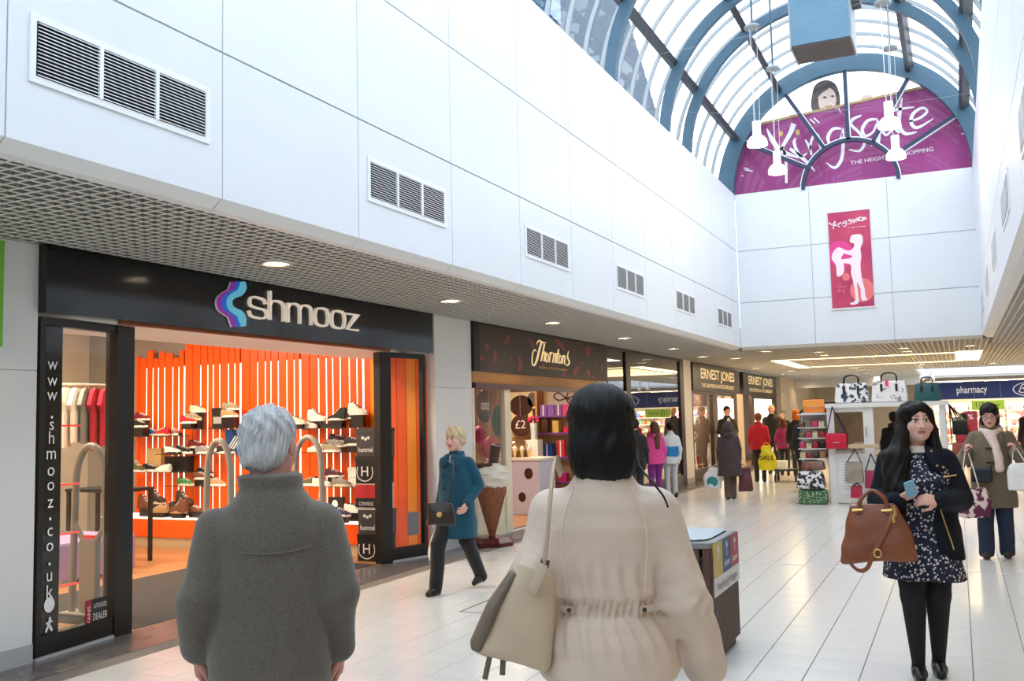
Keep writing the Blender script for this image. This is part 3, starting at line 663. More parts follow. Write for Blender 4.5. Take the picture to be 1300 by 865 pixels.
ribbons('logo_cyan_wave', [([(x+72, y-2) for i, (x, y) in enumerate(LG)], [36, 66, 60, 50, 48, 48, 48, 50, 60, 66, 36])], pf, mat('logo_cyan', (110, 205, 235), 0.4, emit=0.25), fas, 0.024)
text('web_address', 'www.shmooz.co.uk', onX(512, 446, FX+0.003), (0, 1, 0), (0, 0, 1), 0.035, mat('faint_grey_print', (120, 122, 126), 0.5), fas, 0.001, 0, 'LEFT', 0.62)
# copper track under the fascia
bx('door_track', mat('copper_track', (150, 92, 66), 0.3, metal=0.6), -6.025, -5.99, 5.6, 9.6, 2.446, 2.470, fas)
# ---- side windows of the shoe shop (splayed panes in black frames)
def splayed(name, A, B, z1, label, post_w, glassz0=0.16):
    """A, B floor points (x, y): A outer end, B inner end beside the opening"""
    A = np.array(A); B = np.array(B); L = np.linalg.norm(B-A); d = (B-A)/L; n_ = np.array([d[1], -d[0]])
    if n_[0] < 0: n_ = -n_
    r = empty(name, (A[0], A[1], 0), 0, label, 'shop window')
    def seg(nm, m, a, b, t0, t1, z0, zz): 
        q = [d*a+n_*t0, d*b+n_*t0, d*b+n_*t1, d*a+n_*t1]
        return MB().hexa([(p[0], p[1], z0) for p in q]+[(p[0], p[1], zz) for p in q]).build(nm, m, r)
    seg('outer_stile', M_bframe, 0, 0.05, -.05, .02, 0.02, z1); seg('inner_post', M_bframe, L-post_w, L, -.08, .03, 0.0, z1)
    seg('head_rail', M_bframe, 0.05, L-post_w, -.05, .02, z1-.06, z1); seg('kick_rail', M_bframe, 0.05, L-post_w, -.05, .02, 0.025, glassz0)
    seg('threshold', M_skirt, 0.0, L-post_w, -.04, .03, 0.0, 0.022)
    seg('glass', M_shopglass, 0.05, L-post_w, -.012, -.006, glassz0, z1-.06)
    return r, A, d, n_, L, seg
w1, A1, d1, n1, L1, seg1 = splayed('side_window', (-6.0, 4.85), (-6.11, 5.82), 2.445, 'black-framed glass side panel carrying the vertical web address', 0.20)
w2, A2, d2, n2, L2, seg2 = splayed('side_window', (-5.90, 10.22), (-6.115, 9.52), 2.445, 'narrow black-framed glass side panel beside the white pillar', 0.17)
# black vinyl strip with the vertical web address
vs_ = seg1('vinyl_strip', M_black, 0.05, 0.235, -.0055, -.0045, 0.16, 2.40)
wt = lambda t, z: (A1[0]+d1[0]*t-A1[0]+n1[0]*0.0, A1[1]+d1[1]*t-A1[1], z)
rr_ = np.array([d1[0], d1[1], 0])
lets = [('w', 463), ('w', 483.5), ('w', 502), ('.', 525), ('s', 539.5), ('h', 557), ('m', 576.5), ('o', 597.5), ('o', 616), ('z', 638), ('.', 654), ('c', 674), ('o', 693), ('.', 711), ('u', 731), ('k', 752)]
for ch, py in lets:
    z = onX(64, py, -6.02)[2]
    o_ = (d1[0]*0.135, d1[1]*0.135, z-.038)
    text('address_letter', ch, np.array(o_)+np.array([n1[0], n1[1], 0])*0.0, rr_, (0, 0, 1), 0.098 if ch != '.' else 0.14, M_signw, w1, 0.004)
c_ = np.array([d1[0]*.14, d1[1]*.14, onX(62, 768, -6.02)[2]])
MB().add([c_+rr_*0.05*math.cos(2*PI*i/20)+np.array([0, 0, .055*math.sin(2*PI*i/20)])+np.array([n1[0], n1[1], 0])*.003 for i in range(20)], [tuple(range(20))]).build('round_sticker', M_signw, w1, recalc=False)
c_[2] = onX(62, 793, -6.02)[2]
ribbons('figure_sticker', [([(-.03, -.05), (0, .01), (.01, .05)], .02), ([(0, 0), (.03, -.05)], .02), ([(-.03, .01), (.03, .02)], .015)], lambda u, v: c_+rr_*u+np.array([0, 0, v])+np.array([n1[0], n1[1], 0])*.003, M_signw, w1)
# dealer sticker
q0 = 0.50; zq = onX(128, 778, -6.07)[2]
seg1('dealer_sticker', mat('sticker_dark', (52, 50, 52), 0.5), q0, q0+.235, -.0055, -.0040, zq-.105, zq+.115); seg1('sticker_red_band', mat('sticker_red', (170, 40, 52), 0.5), q0, q0+.065, -.004, -.003, zq-.105, zq+.115)
base = np.array([d1[0]*(q0+.15), d1[1]*(q0+.15), zq])+np.array([n1[0], n1[1], 0])*0.0
text('sticker_word', 'AUTHORIZED', base+[0, 0, .045], rr_, (0, 0, 1), 0.035, M_signw, w1, 0.004, width=.14); text('sticker_word', 'DEALER', base+[0, 0, -.045], rr_, (0, 0, 1), 0.055, M_signw, w1, 0.004, width=.15)
text('sticker_brand', 'VANS', np.array([d1[0]*(q0+.045), d1[1]*(q0+.045), zq]), (0, 0, 1), -rr_, 0.03, M_signw, w1, 0.004, width=.14)
seg2('poster_small', mat('poster_grey', (120, 120, 122), 0.6), 0.12, 0.3, -.004, -.003, 0.28, 0.55)
# ---- orange slatted feature wall
M_or = mat('orange_laminate', (238, 88, 14), 0.28, var=0.04, vscale=2); M_or2 = mat('amber_panel', (250, 150, 20), 0.35)
M_tubel = mat('light_tube', (255, 246, 230), 0.4, emit=3.0, ecol=(255, 236, 205)); M_perf = mat('perforated_strip', (196, 66, 12), 0.5)
YW = 10.62
sw = empty('slatted_wall', (-9, YW, 0), 0, 'orange vertical slat wall with glowing light tubes between slats', 'feature wall')
gpx = [172, 176.5, 185.7, 193.8, 200.7, 208.6, 219, 226.8, 233.7, 244.4, 254.5, 263.5, 270.5, 278.8, 290, 298.2, 305.3, 316.9, 327.3, 336.9, 344.2, 353.5, 364.5, 373.8, 381.3, 393.3, 404.9, 414.8, 422.9, 432.4, 444.1, 453.9, 461.7, 471]
gX = [onY(p, 550, YW)[0] for p in gpx]; nolight = {0, 1, 9, 17, 25, 33}; strong = {8, 16, 24, 32}
for i in range(len(gX)-1):
    a = gX[i]+(.015 if i in strong else .007); b = gX[i+1]-(.015 if i+1 in strong else .007)
    top = 2.62+0.22*random.random() if i < 8 else 2.85+.1*random.random()
    bx('slat', M_or, a+9, b+9, 0.0, 0.035, 0.36, top, sw)
for i in range(len(gX)):
    if i in nolight:
        if i in (9, 17, 25): bx('shelf_standard', M_perf, gX[i]-.008+9, gX[i]+.008+9, 0.01, 0.03, .36, 2.8, sw)
        continue
    w = .011 if i in strong else .0045
    bx('light_tube', M_tubel, gX[i]-w+9, gX[i]+w+9, 0.0, 0.02, .40, 2.50, sw)
bx('back_board', mat('orange_back', (200, 70, 10), 0.6), gX[0]+9, gX[-1]+9, .06, .10, .3, 2.55, sw)
bx('end_panel', M_or2, gX[-1]+.01+9, gX[-1]+.42+9, -.02, .05, .3, 2.9, sw)
for k in range(5): bx('slat', M_or if k % 3 else M_or2, -6.72+.14*k+9, -6.72+.14*k+.132+9, -.16, -.12, .05, 2.43, sw)
# plinth
pl = empty('display_plinth', (-8.6, 10.2, 0), 0, 'long orange plinth with beige kickboard under the shoe shelves', 'plinth')
MB().hexa([(-2.4, -.22, .14), (1.86, -.17, .14), (1.86, .38, .14), (-2.4, .38, .14), (-2.4, -.22, .38), (1.86, -.17, .38), (1.86, .38, .38), (-2.4, .38, .38)]).build('body', M_or, pl)
MB().hexa([(-2.4, -.20, 0), (1.82, -.15, 0), (1.82, .38, 0), (-2.4, .38, 0), (-2.4, -.20, .14), (1.82, -.15, .14), (1.82, .38, .14), (-2.4, .38, .14)]).build('kickboard', mat('beige_kick', (188, 166, 132), 0.6), pl)
MB().hexa([(-2.42, -.225, .38), (1.87, -.175, .38), (1.87, .38, .38), (-2.42, .38, .38), (-2.42, -.225, .395), (1.87, -.175, .395), (1.87, .38, .395), (-2.42, .38, .395)]).build('lit_top', mat('opal_top', (255, 246, 230), 0.5, emit=0.9, ecol=(255, 240, 215)), pl)
# glass shelves
M_shelf = glass('shelf_glass', (0.80, 0.88, 0.86), 1.0); M_sedge = mat('shelf_edge_dark', (70, 40, 30), 0.4)
SHELF = [(234, 304, 1.60, 'upper left'), (166, 232, 1.51, 'far left upper'), (205, 304, 1.25, 'middle left'), (166, 242, 1.00, 'far left lower'), (214, 304, 0.81, 'lower left'),
         (372, 470, 1.57, 'upper right'), (358, 470, 1.26, 'middle right'), (383, 470, 0.82, 'lower right')]
shl = ['upper glass shelf behind the grey-haired man in the shoe shop, boxed trainer on it', 'glass shelf at the far end of the orange wall with blue and red trainers', 'glass shelf holding striped black trainers and the blue box',
       'glass shelf holding the cardboard box and black box', 'low glass shelf with green and tan trainers above the boots', 'upper glass shelf with white and black high-tops', 'middle glass shelf with plum and grey pumps', 'low glass shelf with the white floral box']
for (a, b, z, nm), lb in zip(SHELF, shl):
    xa, xb = onY(a, 550, 10.4)[0], onY(b, 550, 10.4)[0]
    r = empty('glass_shelf', (0, 0, z), 0, lb, 'shelf', 'glass shelves on the orange wall')
    bx('pane', M_shelf, xa, xb, 10.30, 10.615, -0.010, 0.0, r); bx('front_edge', M_sedge, xa, xb, 10.296, 10.30, -0.010, 0.0, r)
    for x in np.linspace(xa+.12, xb-.12, 3): bx('bracket', M_alu, x-.008, x+.008, 10.42, 10.615, -0.022, -0.010, r)
# ---- shoes
def shoe_meshes(kind):
    if kind == 'low': prof = [(0, .030, .088), (.04, .036, .094), (.09, .036, .085), (.13, .038, .078), (.17, .044, .062), (.21, .046, .045), (.25, .038, .034), (.275, .018, .024)]
    elif kind == 'hi': prof = [(0, .034, .135), (.04, .040, .150), (.08, .040, .150), (.115, .040, .118), (.15, .043, .082), (.20, .047, .056), (.25, .040, .042), (.278, .02, .028)]
    else: prof = [(0, .042, .17), (.04, .048, .19), (.09, .048, .188), (.12, .045, .14), (.16, .048, .095), (.21, .052, .078), (.255, .044, .06), (.285, .022, .04)]
    n = 10; vs = []; up = MB(); z0 = .022
    for x, hw, h in prof:
        for k in range(n):
            w = PI*k/(n-1); c, s = math.cos(w), math.sin(w)
            vs.append((x-.14, hw*math.copysign(abs(c)**0.7, c), z0+(h)*s**0.75))
    m = len(prof); fs = [(i*n+k, i*n+k+1, (i+1)*n+k+1, (i+1)*n+k) for i in range(m-1) for k in range(n-1)]
    fs += [tuple(range(n)), tuple(range((m-1)*n+n-1, (m-1)*n-1, -1))]
    up.add(vs, fs)
    so = MB(); pts = []
    for t in range(20):
        w = 2*PI*t/20; x = .148*math.cos(w); y = (.046+.008*math.sin(x*14+.6))*math.sin(w); pts.append((x, y))
    so.prism(pts, lambda u, v, d: (u, v, d), 0.0, .030 if kind != 'boot' else .034)
    la = MB()
    for i in range(4):
        x = -.03+.028*i if kind == 'low' else -.045+.025*i
        hh = np.interp(x+.14, [p[0] for p in prof], [p[2] for p in prof])+z0
        la.box(x-.005, x+.005, -.026, .026, hh-.012, hh+.006)
    co_ = MB().lathe([(.024, 0), (.030, .004), (.030, .010), (.022, .012)], n=12, c=(-.10 if kind != 'low' else -.085, 0, z0+prof[1][2]-.012))
    res = []
    for mb, nm in ((up, 'upper'), (so, 'sole'), (la, 'laces'), (co_, 'collar')):
        o = mb.build(nm, M_signw, None, nm != 'laces'); me = o.data; bpy.data.objects.remove(o); res.append((nm, me))
    return res
SHM = {k: shoe_meshes(k) for k in ('low', 'hi', 'boot')}
C_ = lambda n, c, r=0.7: mat('shoe_'+n, c, r, var=0.08, vscale=30)
SC_ = {'maroon': C_('maroon', (116, 22, 34)), 'black': C_('black', (26, 26, 28)), 'white': C_('white', (232, 228, 220)), 'blue': C_('blue', (40, 90, 160)), 'red': C_('red', (180, 30, 36)), 'grey': C_('grey', (130, 126, 120)),
       'tan': C_('tan', (176, 140, 96)), 'brown': C_('brown', (104, 62, 36)), 'olive': C_('olive', (86, 84, 56)), 'khaki': C_('khaki', (150, 136, 110)), 'green': C_('green', (50, 120, 70)), 'navy': C_('navy', (36, 44, 84)), 'dkbrown': C_('dkbrown', (62, 44, 34)), 'plum': C_('plum', (74, 24, 44)), 'cream': C_('cream', (226, 206, 176))}
OCC = []
M_acr = mat('black_riser', (30, 26, 26), 0.3)
def shoe(px, py, shelf_z, kind, c, sole, flip, label, yy=10.43, tilt=0.0):
    rows = sorted([10.36, 10.462, 10.564] if shelf_z > .5 else [10.07, 10.175, 10.28, 10.385, 10.49], key=lambda q: abs(q-yy))
    for k_, q in enumerate(rows+rows):     # a free row on the shelf, so that no two shoes share the same spot
        P = onY(px, py, q); xx = P[0]
        hit = [o for o in OCC if o[0] == shelf_z and abs(o[1]-q) < .095+o[4] and xx-.15 < o[3] and xx+.15 > o[2]]
        if not hit: break
    yy = q
    if hit:
        lft = max(o[3] for o in hit)+.155; rgt = min(o[2] for o in hit)-.155
        xx = lft if abs(lft-xx) < abs(rgt-xx) else rgt
        if [o for o in OCC if o[0] == shelf_z and abs(o[1]-q) < .095+o[4] and xx-.15 < o[3] and xx+.15 > o[2]]: return
    P = np.array([xx, yy, P[2]]); z = P[2]; OCC.append((shelf_z, yy, xx-.15, xx+.15, 0.0))
    if z < shelf_z+.05: z = shelf_z
    if z > shelf_z+.05:
        rz = bx('display_riser', M_acr, P[0]-.09, P[0]+.09, yy-.04, yy+.04, shelf_z, z); tag(rz, ' '.join(('small dark display riser under the '+label).split()[:16]), 'display riser', 'shoe display risers')
    r = empty('shoe', (P[0], yy, z), (PI if flip else 0)+random.uniform(-.03, .03), label, 'shoe', 'shoes on display')
    r.rotation_euler[1] = -tilt
    up_o = None
    for nm, me in SHM[kind]:
        o = link(nm, me, r if nm in ('upper', 'sole') else up_o); up_o = o if nm == 'upper' else up_o
        setmat(o, {'upper': SC_[c], 'sole': SC_[sole], 'laces': SC_['white' if c not in ('white', 'cream') else 'grey'], 'collar': SC_['black' if c != 'black' else 'grey']}[nm])
S = 1.60
SHOES = [
 (181, 534, 1.51, 'low', 'maroon', 'white', 0, 'maroon trainer on riser at the far end of the orange wall', 10.50), (178, 543, 1.51, 'low', 'black', 'white', 0, 'black trainer with white sole at the far end of the orange wall', 10.36),
 (173, 553, 1.51, 'low', 'white', 'tan', 0, 'white trainer on the shelf at the far end of orange wall', 10.34), (193, 553, 1.51, 'low', 'blue', 'white', 0, 'blue trainer on the far end shelf of the orange wall', 10.45),
 (206, 553, 1.51, 'low', 'red', 'cream', 1, 'small red trainer on the far end shelf between blue and grey ones', 10.38), (216, 552, 1.51, 'low', 'grey', 'white', 0, 'grey trainer on the far end shelf beside red one', 10.5), (221, 552, 1.51, 'low', 'red', 'black', 0, 'red and black trainer on the far end shelf', 10.4),
 (252, 524, S, 'low', 'cream', 'white', 0, 'cream pump on the highest riser of the upper left shelf', 10.52), (246, 534, S, 'low', 'khaki', 'cream', 0, 'khaki suede shoe on a riser under the cream pump', 10.45), (239, 538, S, 'low', 'red', 'white', 0, 'red canvas shoe on the upper left shelf', 10.36),
 (254, 544, S, 'low', 'black', 'cream', 0, 'black and cream shoe on the front of the upper left shelf', 10.36), (294, 521, S, 'low', 'khaki', 'white', 0, 'khaki shoe on the highest riser beside the boxed trainer', 10.55), (292, 530, S, 'low', 'tan', 'white', 0, 'tan shoe on a riser beside the boxed trainer', 10.47), (284, 540, S, 'low', 'dkbrown', 'white', 0, 'dark brown shoe in front of the boxed trainer', 10.36),
 (220, 575, 1.25, 'low', 'white', 'black', 0, 'white and black trainer at the end of the middle left shelf', 10.38), (234, 576, 1.25, 'low', 'black', 'white', 0, 'black trainer on the middle left shelf', 10.36), (250, 569, 1.25, 'low', 'maroon', 'white', 0, 'maroon striped trainer on riser over the middle left shelf', 10.5), (259, 576, 1.25, 'low', 'grey', 'white', 0, 'grey trainer on the middle left shelf behind the grey gate', 10.38), (287, 576, 1.25, 'low', 'black', 'white', 0, 'black striped trainer beside the blue box', 10.36), (271, 574, 1.25, 'low', 'white', 'grey', 0, 'white trainer seen through the grey gate hoop', 10.46),
 (175, 598, 1.0, 'hi', 'olive', 'white', 0, 'olive high-top at the far end of the lower shelf', 10.4), (192, 599, 1.0, 'low', 'black', 'white', 0, 'black toddler trainer before the cardboard box', 10.34), (207, 599, 1.0, 'low', 'white', 'white', 1, 'white trainer between cardboard box and black box', 10.36),
 (236, 617, .81, 'low', 'green', 'cream', 0, 'green and cream trainer on the low left shelf', 10.36), (256, 609, .81, 'low', 'brown', 'white', 0, 'brown and white trainer on riser on the low left shelf', 10.46), (261, 604, .81, 'low', 'black', 'white', 0, 'black trainer on the highest riser of the low left shelf', 10.54), (276, 617, .81, 'low', 'tan', 'white', 0, 'tan striped trainer on the low left shelf under the hoop', 10.4),
 (186, 647, .395, 'boot', 'brown', 'dkbrown', 0, 'brown boot at the end of the lit plinth', 10.2), (200, 640, .395, 'boot', 'dkbrown', 'cream', 0, 'dark brown boot at the back of the lit plinth', 10.42), (203, 651, .395, 'low', 'tan', 'tan', 1, 'flat tan shoe on the lit plinth between boots', 10.12), (213, 652, .395, 'boot', 'dkbrown', 'dkbrown', 1, 'dark boot turned away on the lit plinth', 10.14), (227, 652, .395, 'boot', 'brown', 'tan', 1, 'brown boot at the front of the lit plinth', 10.10), (235, 642, .395, 'boot', 'dkbrown', 'black', 0, 'tall dark boot standing behind on the lit plinth', 10.38), (249, 652, .395, 'low', 'brown', 'black', 0, 'brown shoe on the lit plinth beside the man', 10.14),
 (377, 539, 1.57, 'low', 'cream', 'white', 0, 'cream trainer on the upper right shelf beside the man', 10.40), (391, 540, 1.57, 'low', 'white', 'white', 0, 'plain white trainer on the upper right shelf', 10.36), (403, 535, 1.57, 'hi', 'white', 'white', 0, 'white high-top with dark collar on the upper right shelf', 10.44), (428, 534, 1.57, 'hi', 'black', 'white', 1, 'black high-top on the upper right shelf', 10.42), (445, 532, 1.57, 'hi', 'black', 'white', 0, 'black and white canvas high-top on a riser', 10.38), (455, 527, 1.57, 'hi', 'white', 'white', 0, 'white canvas high-top on the highest riser', 10.5),
 (430, 562, 1.26, 'low', 'plum', 'white', 0, 'plum canvas pump on riser of the middle right shelf', 10.52), (427, 568, 1.26, 'low', 'grey', 'white', 0, 'grey canvas pump under the plum one', 10.42), (450, 566, 1.26, 'low', 'black', 'white', 0, 'black canvas pump tilted upward on the middle right shelf', 10.44), (421, 573, 1.26, 'low', 'khaki', 'white', 0, 'khaki pump at the front of the middle right shelf', 10.35), (402, 572, 1.26, 'low', 'white', 'cream', 1, 'white trainer behind the right gate hoop', 10.42),
 (393, 612, .82, 'low', 'olive', 'white', 1, 'olive trainer on the low right shelf beside the man', 10.5), (409, 617, .82, 'low', 'white', 'white', 0, 'long white pump on the low right shelf', 10.36), (425, 606, .82, 'low', 'plum', 'white', 0, 'dark plum trainer on riser of the low right shelf', 10.5), (434, 616, .82, 'low', 'grey', 'cream', 0, 'grey pump beside the white floral box', 10.36),
 (423, 655, .395, 'low', 'white', 'blue', 0, 'white and blue runner on the plinth by the portrait box', 10.2), (433, 656, .395, 'low', 'navy', 'white', 0, 'navy blue runner on the plinth by the portrait box', 10.16), (450, 651, .395, 'low', 'white', 'white', 0, 'white runner with dark stripes near the black boxes', 10.25), (457, 646, .395, 'low', 'navy', 'white', 1, 'dark striped runner at the right end of the plinth', 10.42)]
# boxes on the shelves
def carton(px0, px1, pyb, pyt, yy, d, m, label, shelf_z=None, name='shoe_box'):
    yy = min(yy, 10.612-d)
    a, b = onY(px0, pyb, yy), onY(px1, pyt, yy); z0 = shelf_z if shelf_z is not None else a[2]
    r = empty(name, (a[0], yy, z0), 0, label, 'box', 'boxes in the shoe shop'); w = b[0]-a[0]; h = b[2]-a[2]
    bx('body', m, 0, w, 0, d, 0, h*0.8, r); bx('lid', m, -.004, w+.004, -.004, d+.004, h*0.8, h, r)
    OCC.append((shelf_z, yy+d/2, a[0], b[0], d/2-.045))
    return r, w, h
M_cb = mat('cardboard', (186, 150, 100), 0.8); M_blk = mat('black_card', (26, 26, 28), 0.55); M_blue = mat('box_blue', (24, 78, 150), 0.5)
r, w, h = carton(269, 283, 541, 515, 10.55, .05, M_blk, 'black boxed trainer display card on the upper left shelf', S); bx('label_print', mat('print_grey', (170, 170, 166), 0.6), .03, w-.02, -.008, -.004, .06, h*.55, r)
r, w, h = carton(286, 306, 576, 546, 10.56, .05, M_blue, 'bright blue shoe box with three white stripes', 1.25)
for k in range(3): MB().prism([(w*.1+k*.05, .05), (w*.1+k*.05+.028, .05), (w*.62+k*.05+.028, h*.72), (w*.62+k*.05, h*.72)], lambda u, v, d: (u, d, v), -.008, -.004).build('stripe', M_signw, r)
carton(186.5, 204.5, 599, 570, 10.52, .08, M_cb, 'tall cardboard shoe box on the far end lower shelf', 1.0); r, w, h = carton(209, 238, 599, 580, 10.48, .12, M_blk, 'long black shoe box on the far end lower shelf', 1.0)
r, w, h = carton(442, 460, 618, 595, 10.48, .12, mat('floral_white', (236, 232, 226), 0.6, col2=(150, 180, 140), thr=(.58, .66), vscale=26), 'white floral patterned box on the low right shelf', .82)
r, w, h = carton(417, 434, 655, 628, 10.46, .06, M_blk, 'black card box with pale oval portrait on the plinth', .395)
MB().add([(w/2+.045*math.cos(2*PI*i/16), -.006, h*.68+.055*math.sin(2*PI*i/16)) for i in range(16)], [tuple(range(16))]).build('oval_print', M_signw, r, recalc=False)
MB().add([(w*.2, -.006, .02), (w*.8, -.006, .02), (w*.62, -.006, h*.45), (w*.38, -.006, h*.45)], [(0, 1, 2, 3)]).build('dress_print', mat('print_pale', (216, 214, 210), .6), r, recalc=False)
flat_ = carton(407, 433, 541, 535, 10.36, .1, M_blk, 'flat black box at the front of the upper right shelf', 1.57)
for s_ in SHOES: shoe(*s_[:8], yy=s_[8])
# stack of shoe boxes beside the right post
zs = [0, .315, .60, .905, 1.23, 1.56]
info = [('H', M_blk, 'lowest black shoe box of the stack with white H crest'), ('hummel', mat('dark_grey_card', (66, 66, 68), 0.55), 'dark grey shoe box second from the floor in the stack'), ('CONVERSE', mat('white_red_card', (222, 216, 212), .6), 'white and red shoe box in the middle of the stack'),
        ('H', M_blk, 'black shoe box with H crest second from the top of the stack'), ('hummel', MATS['dark_grey_card'], 'topmost dark grey shoe box of the stack by the post')]
for k, (t, m, lb) in enumerate(info):
    dx = [0.0, .015, -.02, -.015, 0.0][k]
    r = empty('shoe_box', (-6.53+dx, 9.68, zs[k]), 0, lb, 'box', 'boxes in the shoe shop'); h = zs[k+1]-zs[k]
    bx('body', m, 0, .34, 0, .3, 0, h*.82, r); bx('lid', m, -.004, .344, -.004, .304, h*.82, h-.001, r)
    if t == 'CONVERSE':
        bx('red_panel', mat('card_red', (196, 40, 48), .6), .0, .34, -.007, -.005, h*.45, h*.97, r); bx('dark_panel', M_blk, .0, .34, -.007, -.005, 0.03, h*.45, r)
        text('print_word', t, (.15, -.008, .05), (1, 0, 0), (0, 0, 1), .045, M_signw, r, .001, width=.2)
    else:
        text('print_word', t, (.13, -.006, .09 if t == 'H' else .05), (1, 0, 0), (0, 0, 1), .12 if t == 'H' else .06, M_signw, r, .001, .01, width=None if t == 'H' else .2)
        if t == 'H': ribbons('wreath', [([(.03, .2), (.02, .12), (.05, .06), (.13, .03), (.21, .06), (.24, .12), (.23, .2)], .012)], lambda u, v: np.array([u, -.006, v]), M_signw, r)
        else:
            for cx in (.09, .13, .17): MB().add([(cx+.02*math.cos(2*PI*i/12), -.006, .2+(.02 if cx == .13 else .035)*1+.02*math.sin(2*PI*i/12)-.02) for i in range(12)], [tuple(range(12))]).build('emblem_dot', M_signw, r, recalc=False)
# ---- security gates
M_gate = mat('gate_grey', (168, 166, 158), 0.4, metal=0.1)
def gate(x0, x1, y, label):
    r = empty('security_gate', ((x0+x1)/2, y, 0.0042), 0, label, 'security gate', 'anti-theft gates at the shoe shop entrance'); w = (x1-x0)/2
    pts = [(-w-.03, 0, 0.02), (-w-.02, 0, .5), (-w, 0, 1.15)]+[(-w*math.cos(t), 0, 1.15+.32*math.sin(t)) for t in np.linspace(.2, PI-.2, 12)]+[(w, 0, 1.15), (w+.02, 0, .5), (w+.03, 0, .02)]
    MB().tube(pts, 0.032, 12).build('hoop', M_gate, r, True)
    bx('foot_plate', M_gate, -w-.1, w+.1, -.09, .09, 0, .025, r, bevel=.008); bx('lower_panel', M_gate, -w*.55, w*.55, -.03, .03, .03, .66, r, bevel=.01)
    MB().tube([(-w, 0, .78), (-w*.5, 0, .66), (0, 0, .64), (w*.5, 0, .66), (w, 0, .78)], .025, 8).build('cross_bar', M_gate, r, True)
    bx('signal_lamp', mat('red_lamp', (220, 40, 40), .4, emit=.5), -w*.4, w*.4, -.02, .02, .66, .69, r)
gate(-7.02, -6.72, 7.7, 'grey hoop gate behind the man, before the boots'); gate(-7.02, -6.66, 9.15, 'grey hoop gate beside the man, before the right shoe shelves'); gate(-7.16, -6.80, 6.2, 'grey hoop gate with solid lower panel behind the side window')
# lilac pouf
pf_ = bx('lilac_pouf', mat('lilac_leather', (176, 150, 196), 0.45), -9.6, -8.62, 7.25, 8.3, 0.02, .43, bevel=.03); tag(pf_, 'lilac upholstered cube seat inside the shoe shop', 'pouf')
tb = empty('display_table', (-9.5, 8.75, 0), 0, 'black metal display table frame behind the lilac pouf', 'table')
bx('top', M_blk, -.5, .45, -.25, .25, .86, .9, tb)
for x in (-.47, .42):
    for y in (-.22, .22): bx('leg', M_blk, x-.02, x+.02, y-.02, y+.02, 0, .86, tb)
# red-lit glass shelves and goods in the side window
M_redl = mat('red_lit_edge', (240, 70, 60), .4, emit=1.0)
for k, (py, lb) in enumerate(((540, 'topmost'), (612, 'second'), (672, 'third'), (735, 'lowest'))):
    z = onX(100, py, -6.5)[2]; r = empty('lit_shelf', (-6.52, 5.35, z), 0, lb+' red-edged glass shelf inside the narrow side window', 'shelf', 'red-edged window shelves')
    bx('pane', M_shelf, -.17, .17, -.30, .18, -.008, 0, r); bx('lit_edge', M_redl, .165, .178, -.30, .18, -.010, .004, r)
cab = MB().cyl((-6.36, 5.36, .55), (-6.36, 5.36, 2.45), .004, n=5).build('shelf_cable', M_alu); tag(cab, 'thin steel cable holding the red-edged window shelves', 'cable')
# clothes rack
rk = empty('clothes_rack', (-10.2, 9.0, 0), 0, 'chrome clothes rail in the shoe shop holding hanging tops', 'clothes rack')
zr = 2.2
MB().cyl((0, -.62, zr), (0, .48, zr), .014).build('rail', M_chrome, rk)
for y in (-.6, .46): MB().cyl((0, y, 0), (0, y, zr), .014).build('upright', M_chrome, rk); bx('foot', M_chrome, -.25, .25, y-.02, y+.02, 0, .03, rk)
def shirt(y, m, L, label, sl=.13):
    r = empty('hanging_shirt', (-10.2, y+9.0, zr), .58, label, 'shirt', 'tops on the rail')
    o = [(-.05, -.05), (-.20, -.10), (-.20-sl, -.27), (-.17-sl*.6, -.33), (-.19, -.22), (-.18, -L), (.18, -L), (.19, -.22), (.17+sl*.6, -.33), (.20+sl, -.27), (.20, -.10), (.05, -.05)]
    MB().prism(o, lambda u, v, d: (d+.012*math.sin(u*30), u, v), -.025, .025).build('cloth', m, r, True)
    MB().tube([(0, 0, 0.014), (0, .02, .0), (0, 0, -.03), (0, -.17, -.10)], .006, 5).build('hanger', mat('wood_hanger', (150, 104, 60), .5), r); MB().tube([(0, 0, -.03), (0, .17, -.10)], .006, 5).build('hanger_arm', MATS['wood_hanger'], r)
M_ws = mat('white_cotton', (232, 224, 208), .9, var=.05); M_rs = mat('red_cotton', (176, 18, 44), .9, var=.08); M_gsx = mat('grey_cotton', (120, 118, 110), .9)
shirt(-.34, M_ws, .80, 'white short-sleeved top, first on the clothes rail', .12); shirt(-.18, M_ws, .74, 'white top behind the first one on the rail'); shirt(-.03, M_gsx, .76, 'grey top hanging beside the red one'); shirt(.12, M_rs, .86, 'red top hanging in front of another red one', .1); shirt(.28, M_rs, .80, 'red top at the end of the rail', .1)
ds = bx('wall_brand_sign', M_blk, XI+.3, XI+.34, 9.0, 9.9, 1.9, 2.5); tag(ds, 'black wall sign with white capitals in the shoe shop', 'sign')
text('sign_word', 'DIESEL', (XI+.345, 9.45, 2.12), (0, 1, 0), (0, 0, 1), .16, M_signw, ds, 0.001)
# interior lights of the shoe shop (ceiling light panels)
for i, (x, y) in enumerate(((-8.0, 8.6), (-10.0, 8.6), (-8.3, 6.2), (-10.4, 6.2))):
    r = empty('ceiling_panel_light', (x, y, 3.195), 0, ['square light panel in the shoe shop ceiling by the orange wall', 'square light panel in the shoe shop ceiling near the back', 'square light panel in the shoe shop ceiling near the side window', 'square light panel in the shoe shop ceiling above the clothes rail'][i], 'ceiling light', 'shoe shop ceiling lights')
    bx('diffuser', M_lens, -.28, .28, -.28, .28, -.012, 0, r); lamp_light('panel_glow', 'AREA', (0, 0, -.02), 75, (255, 236, 210), r, .55)
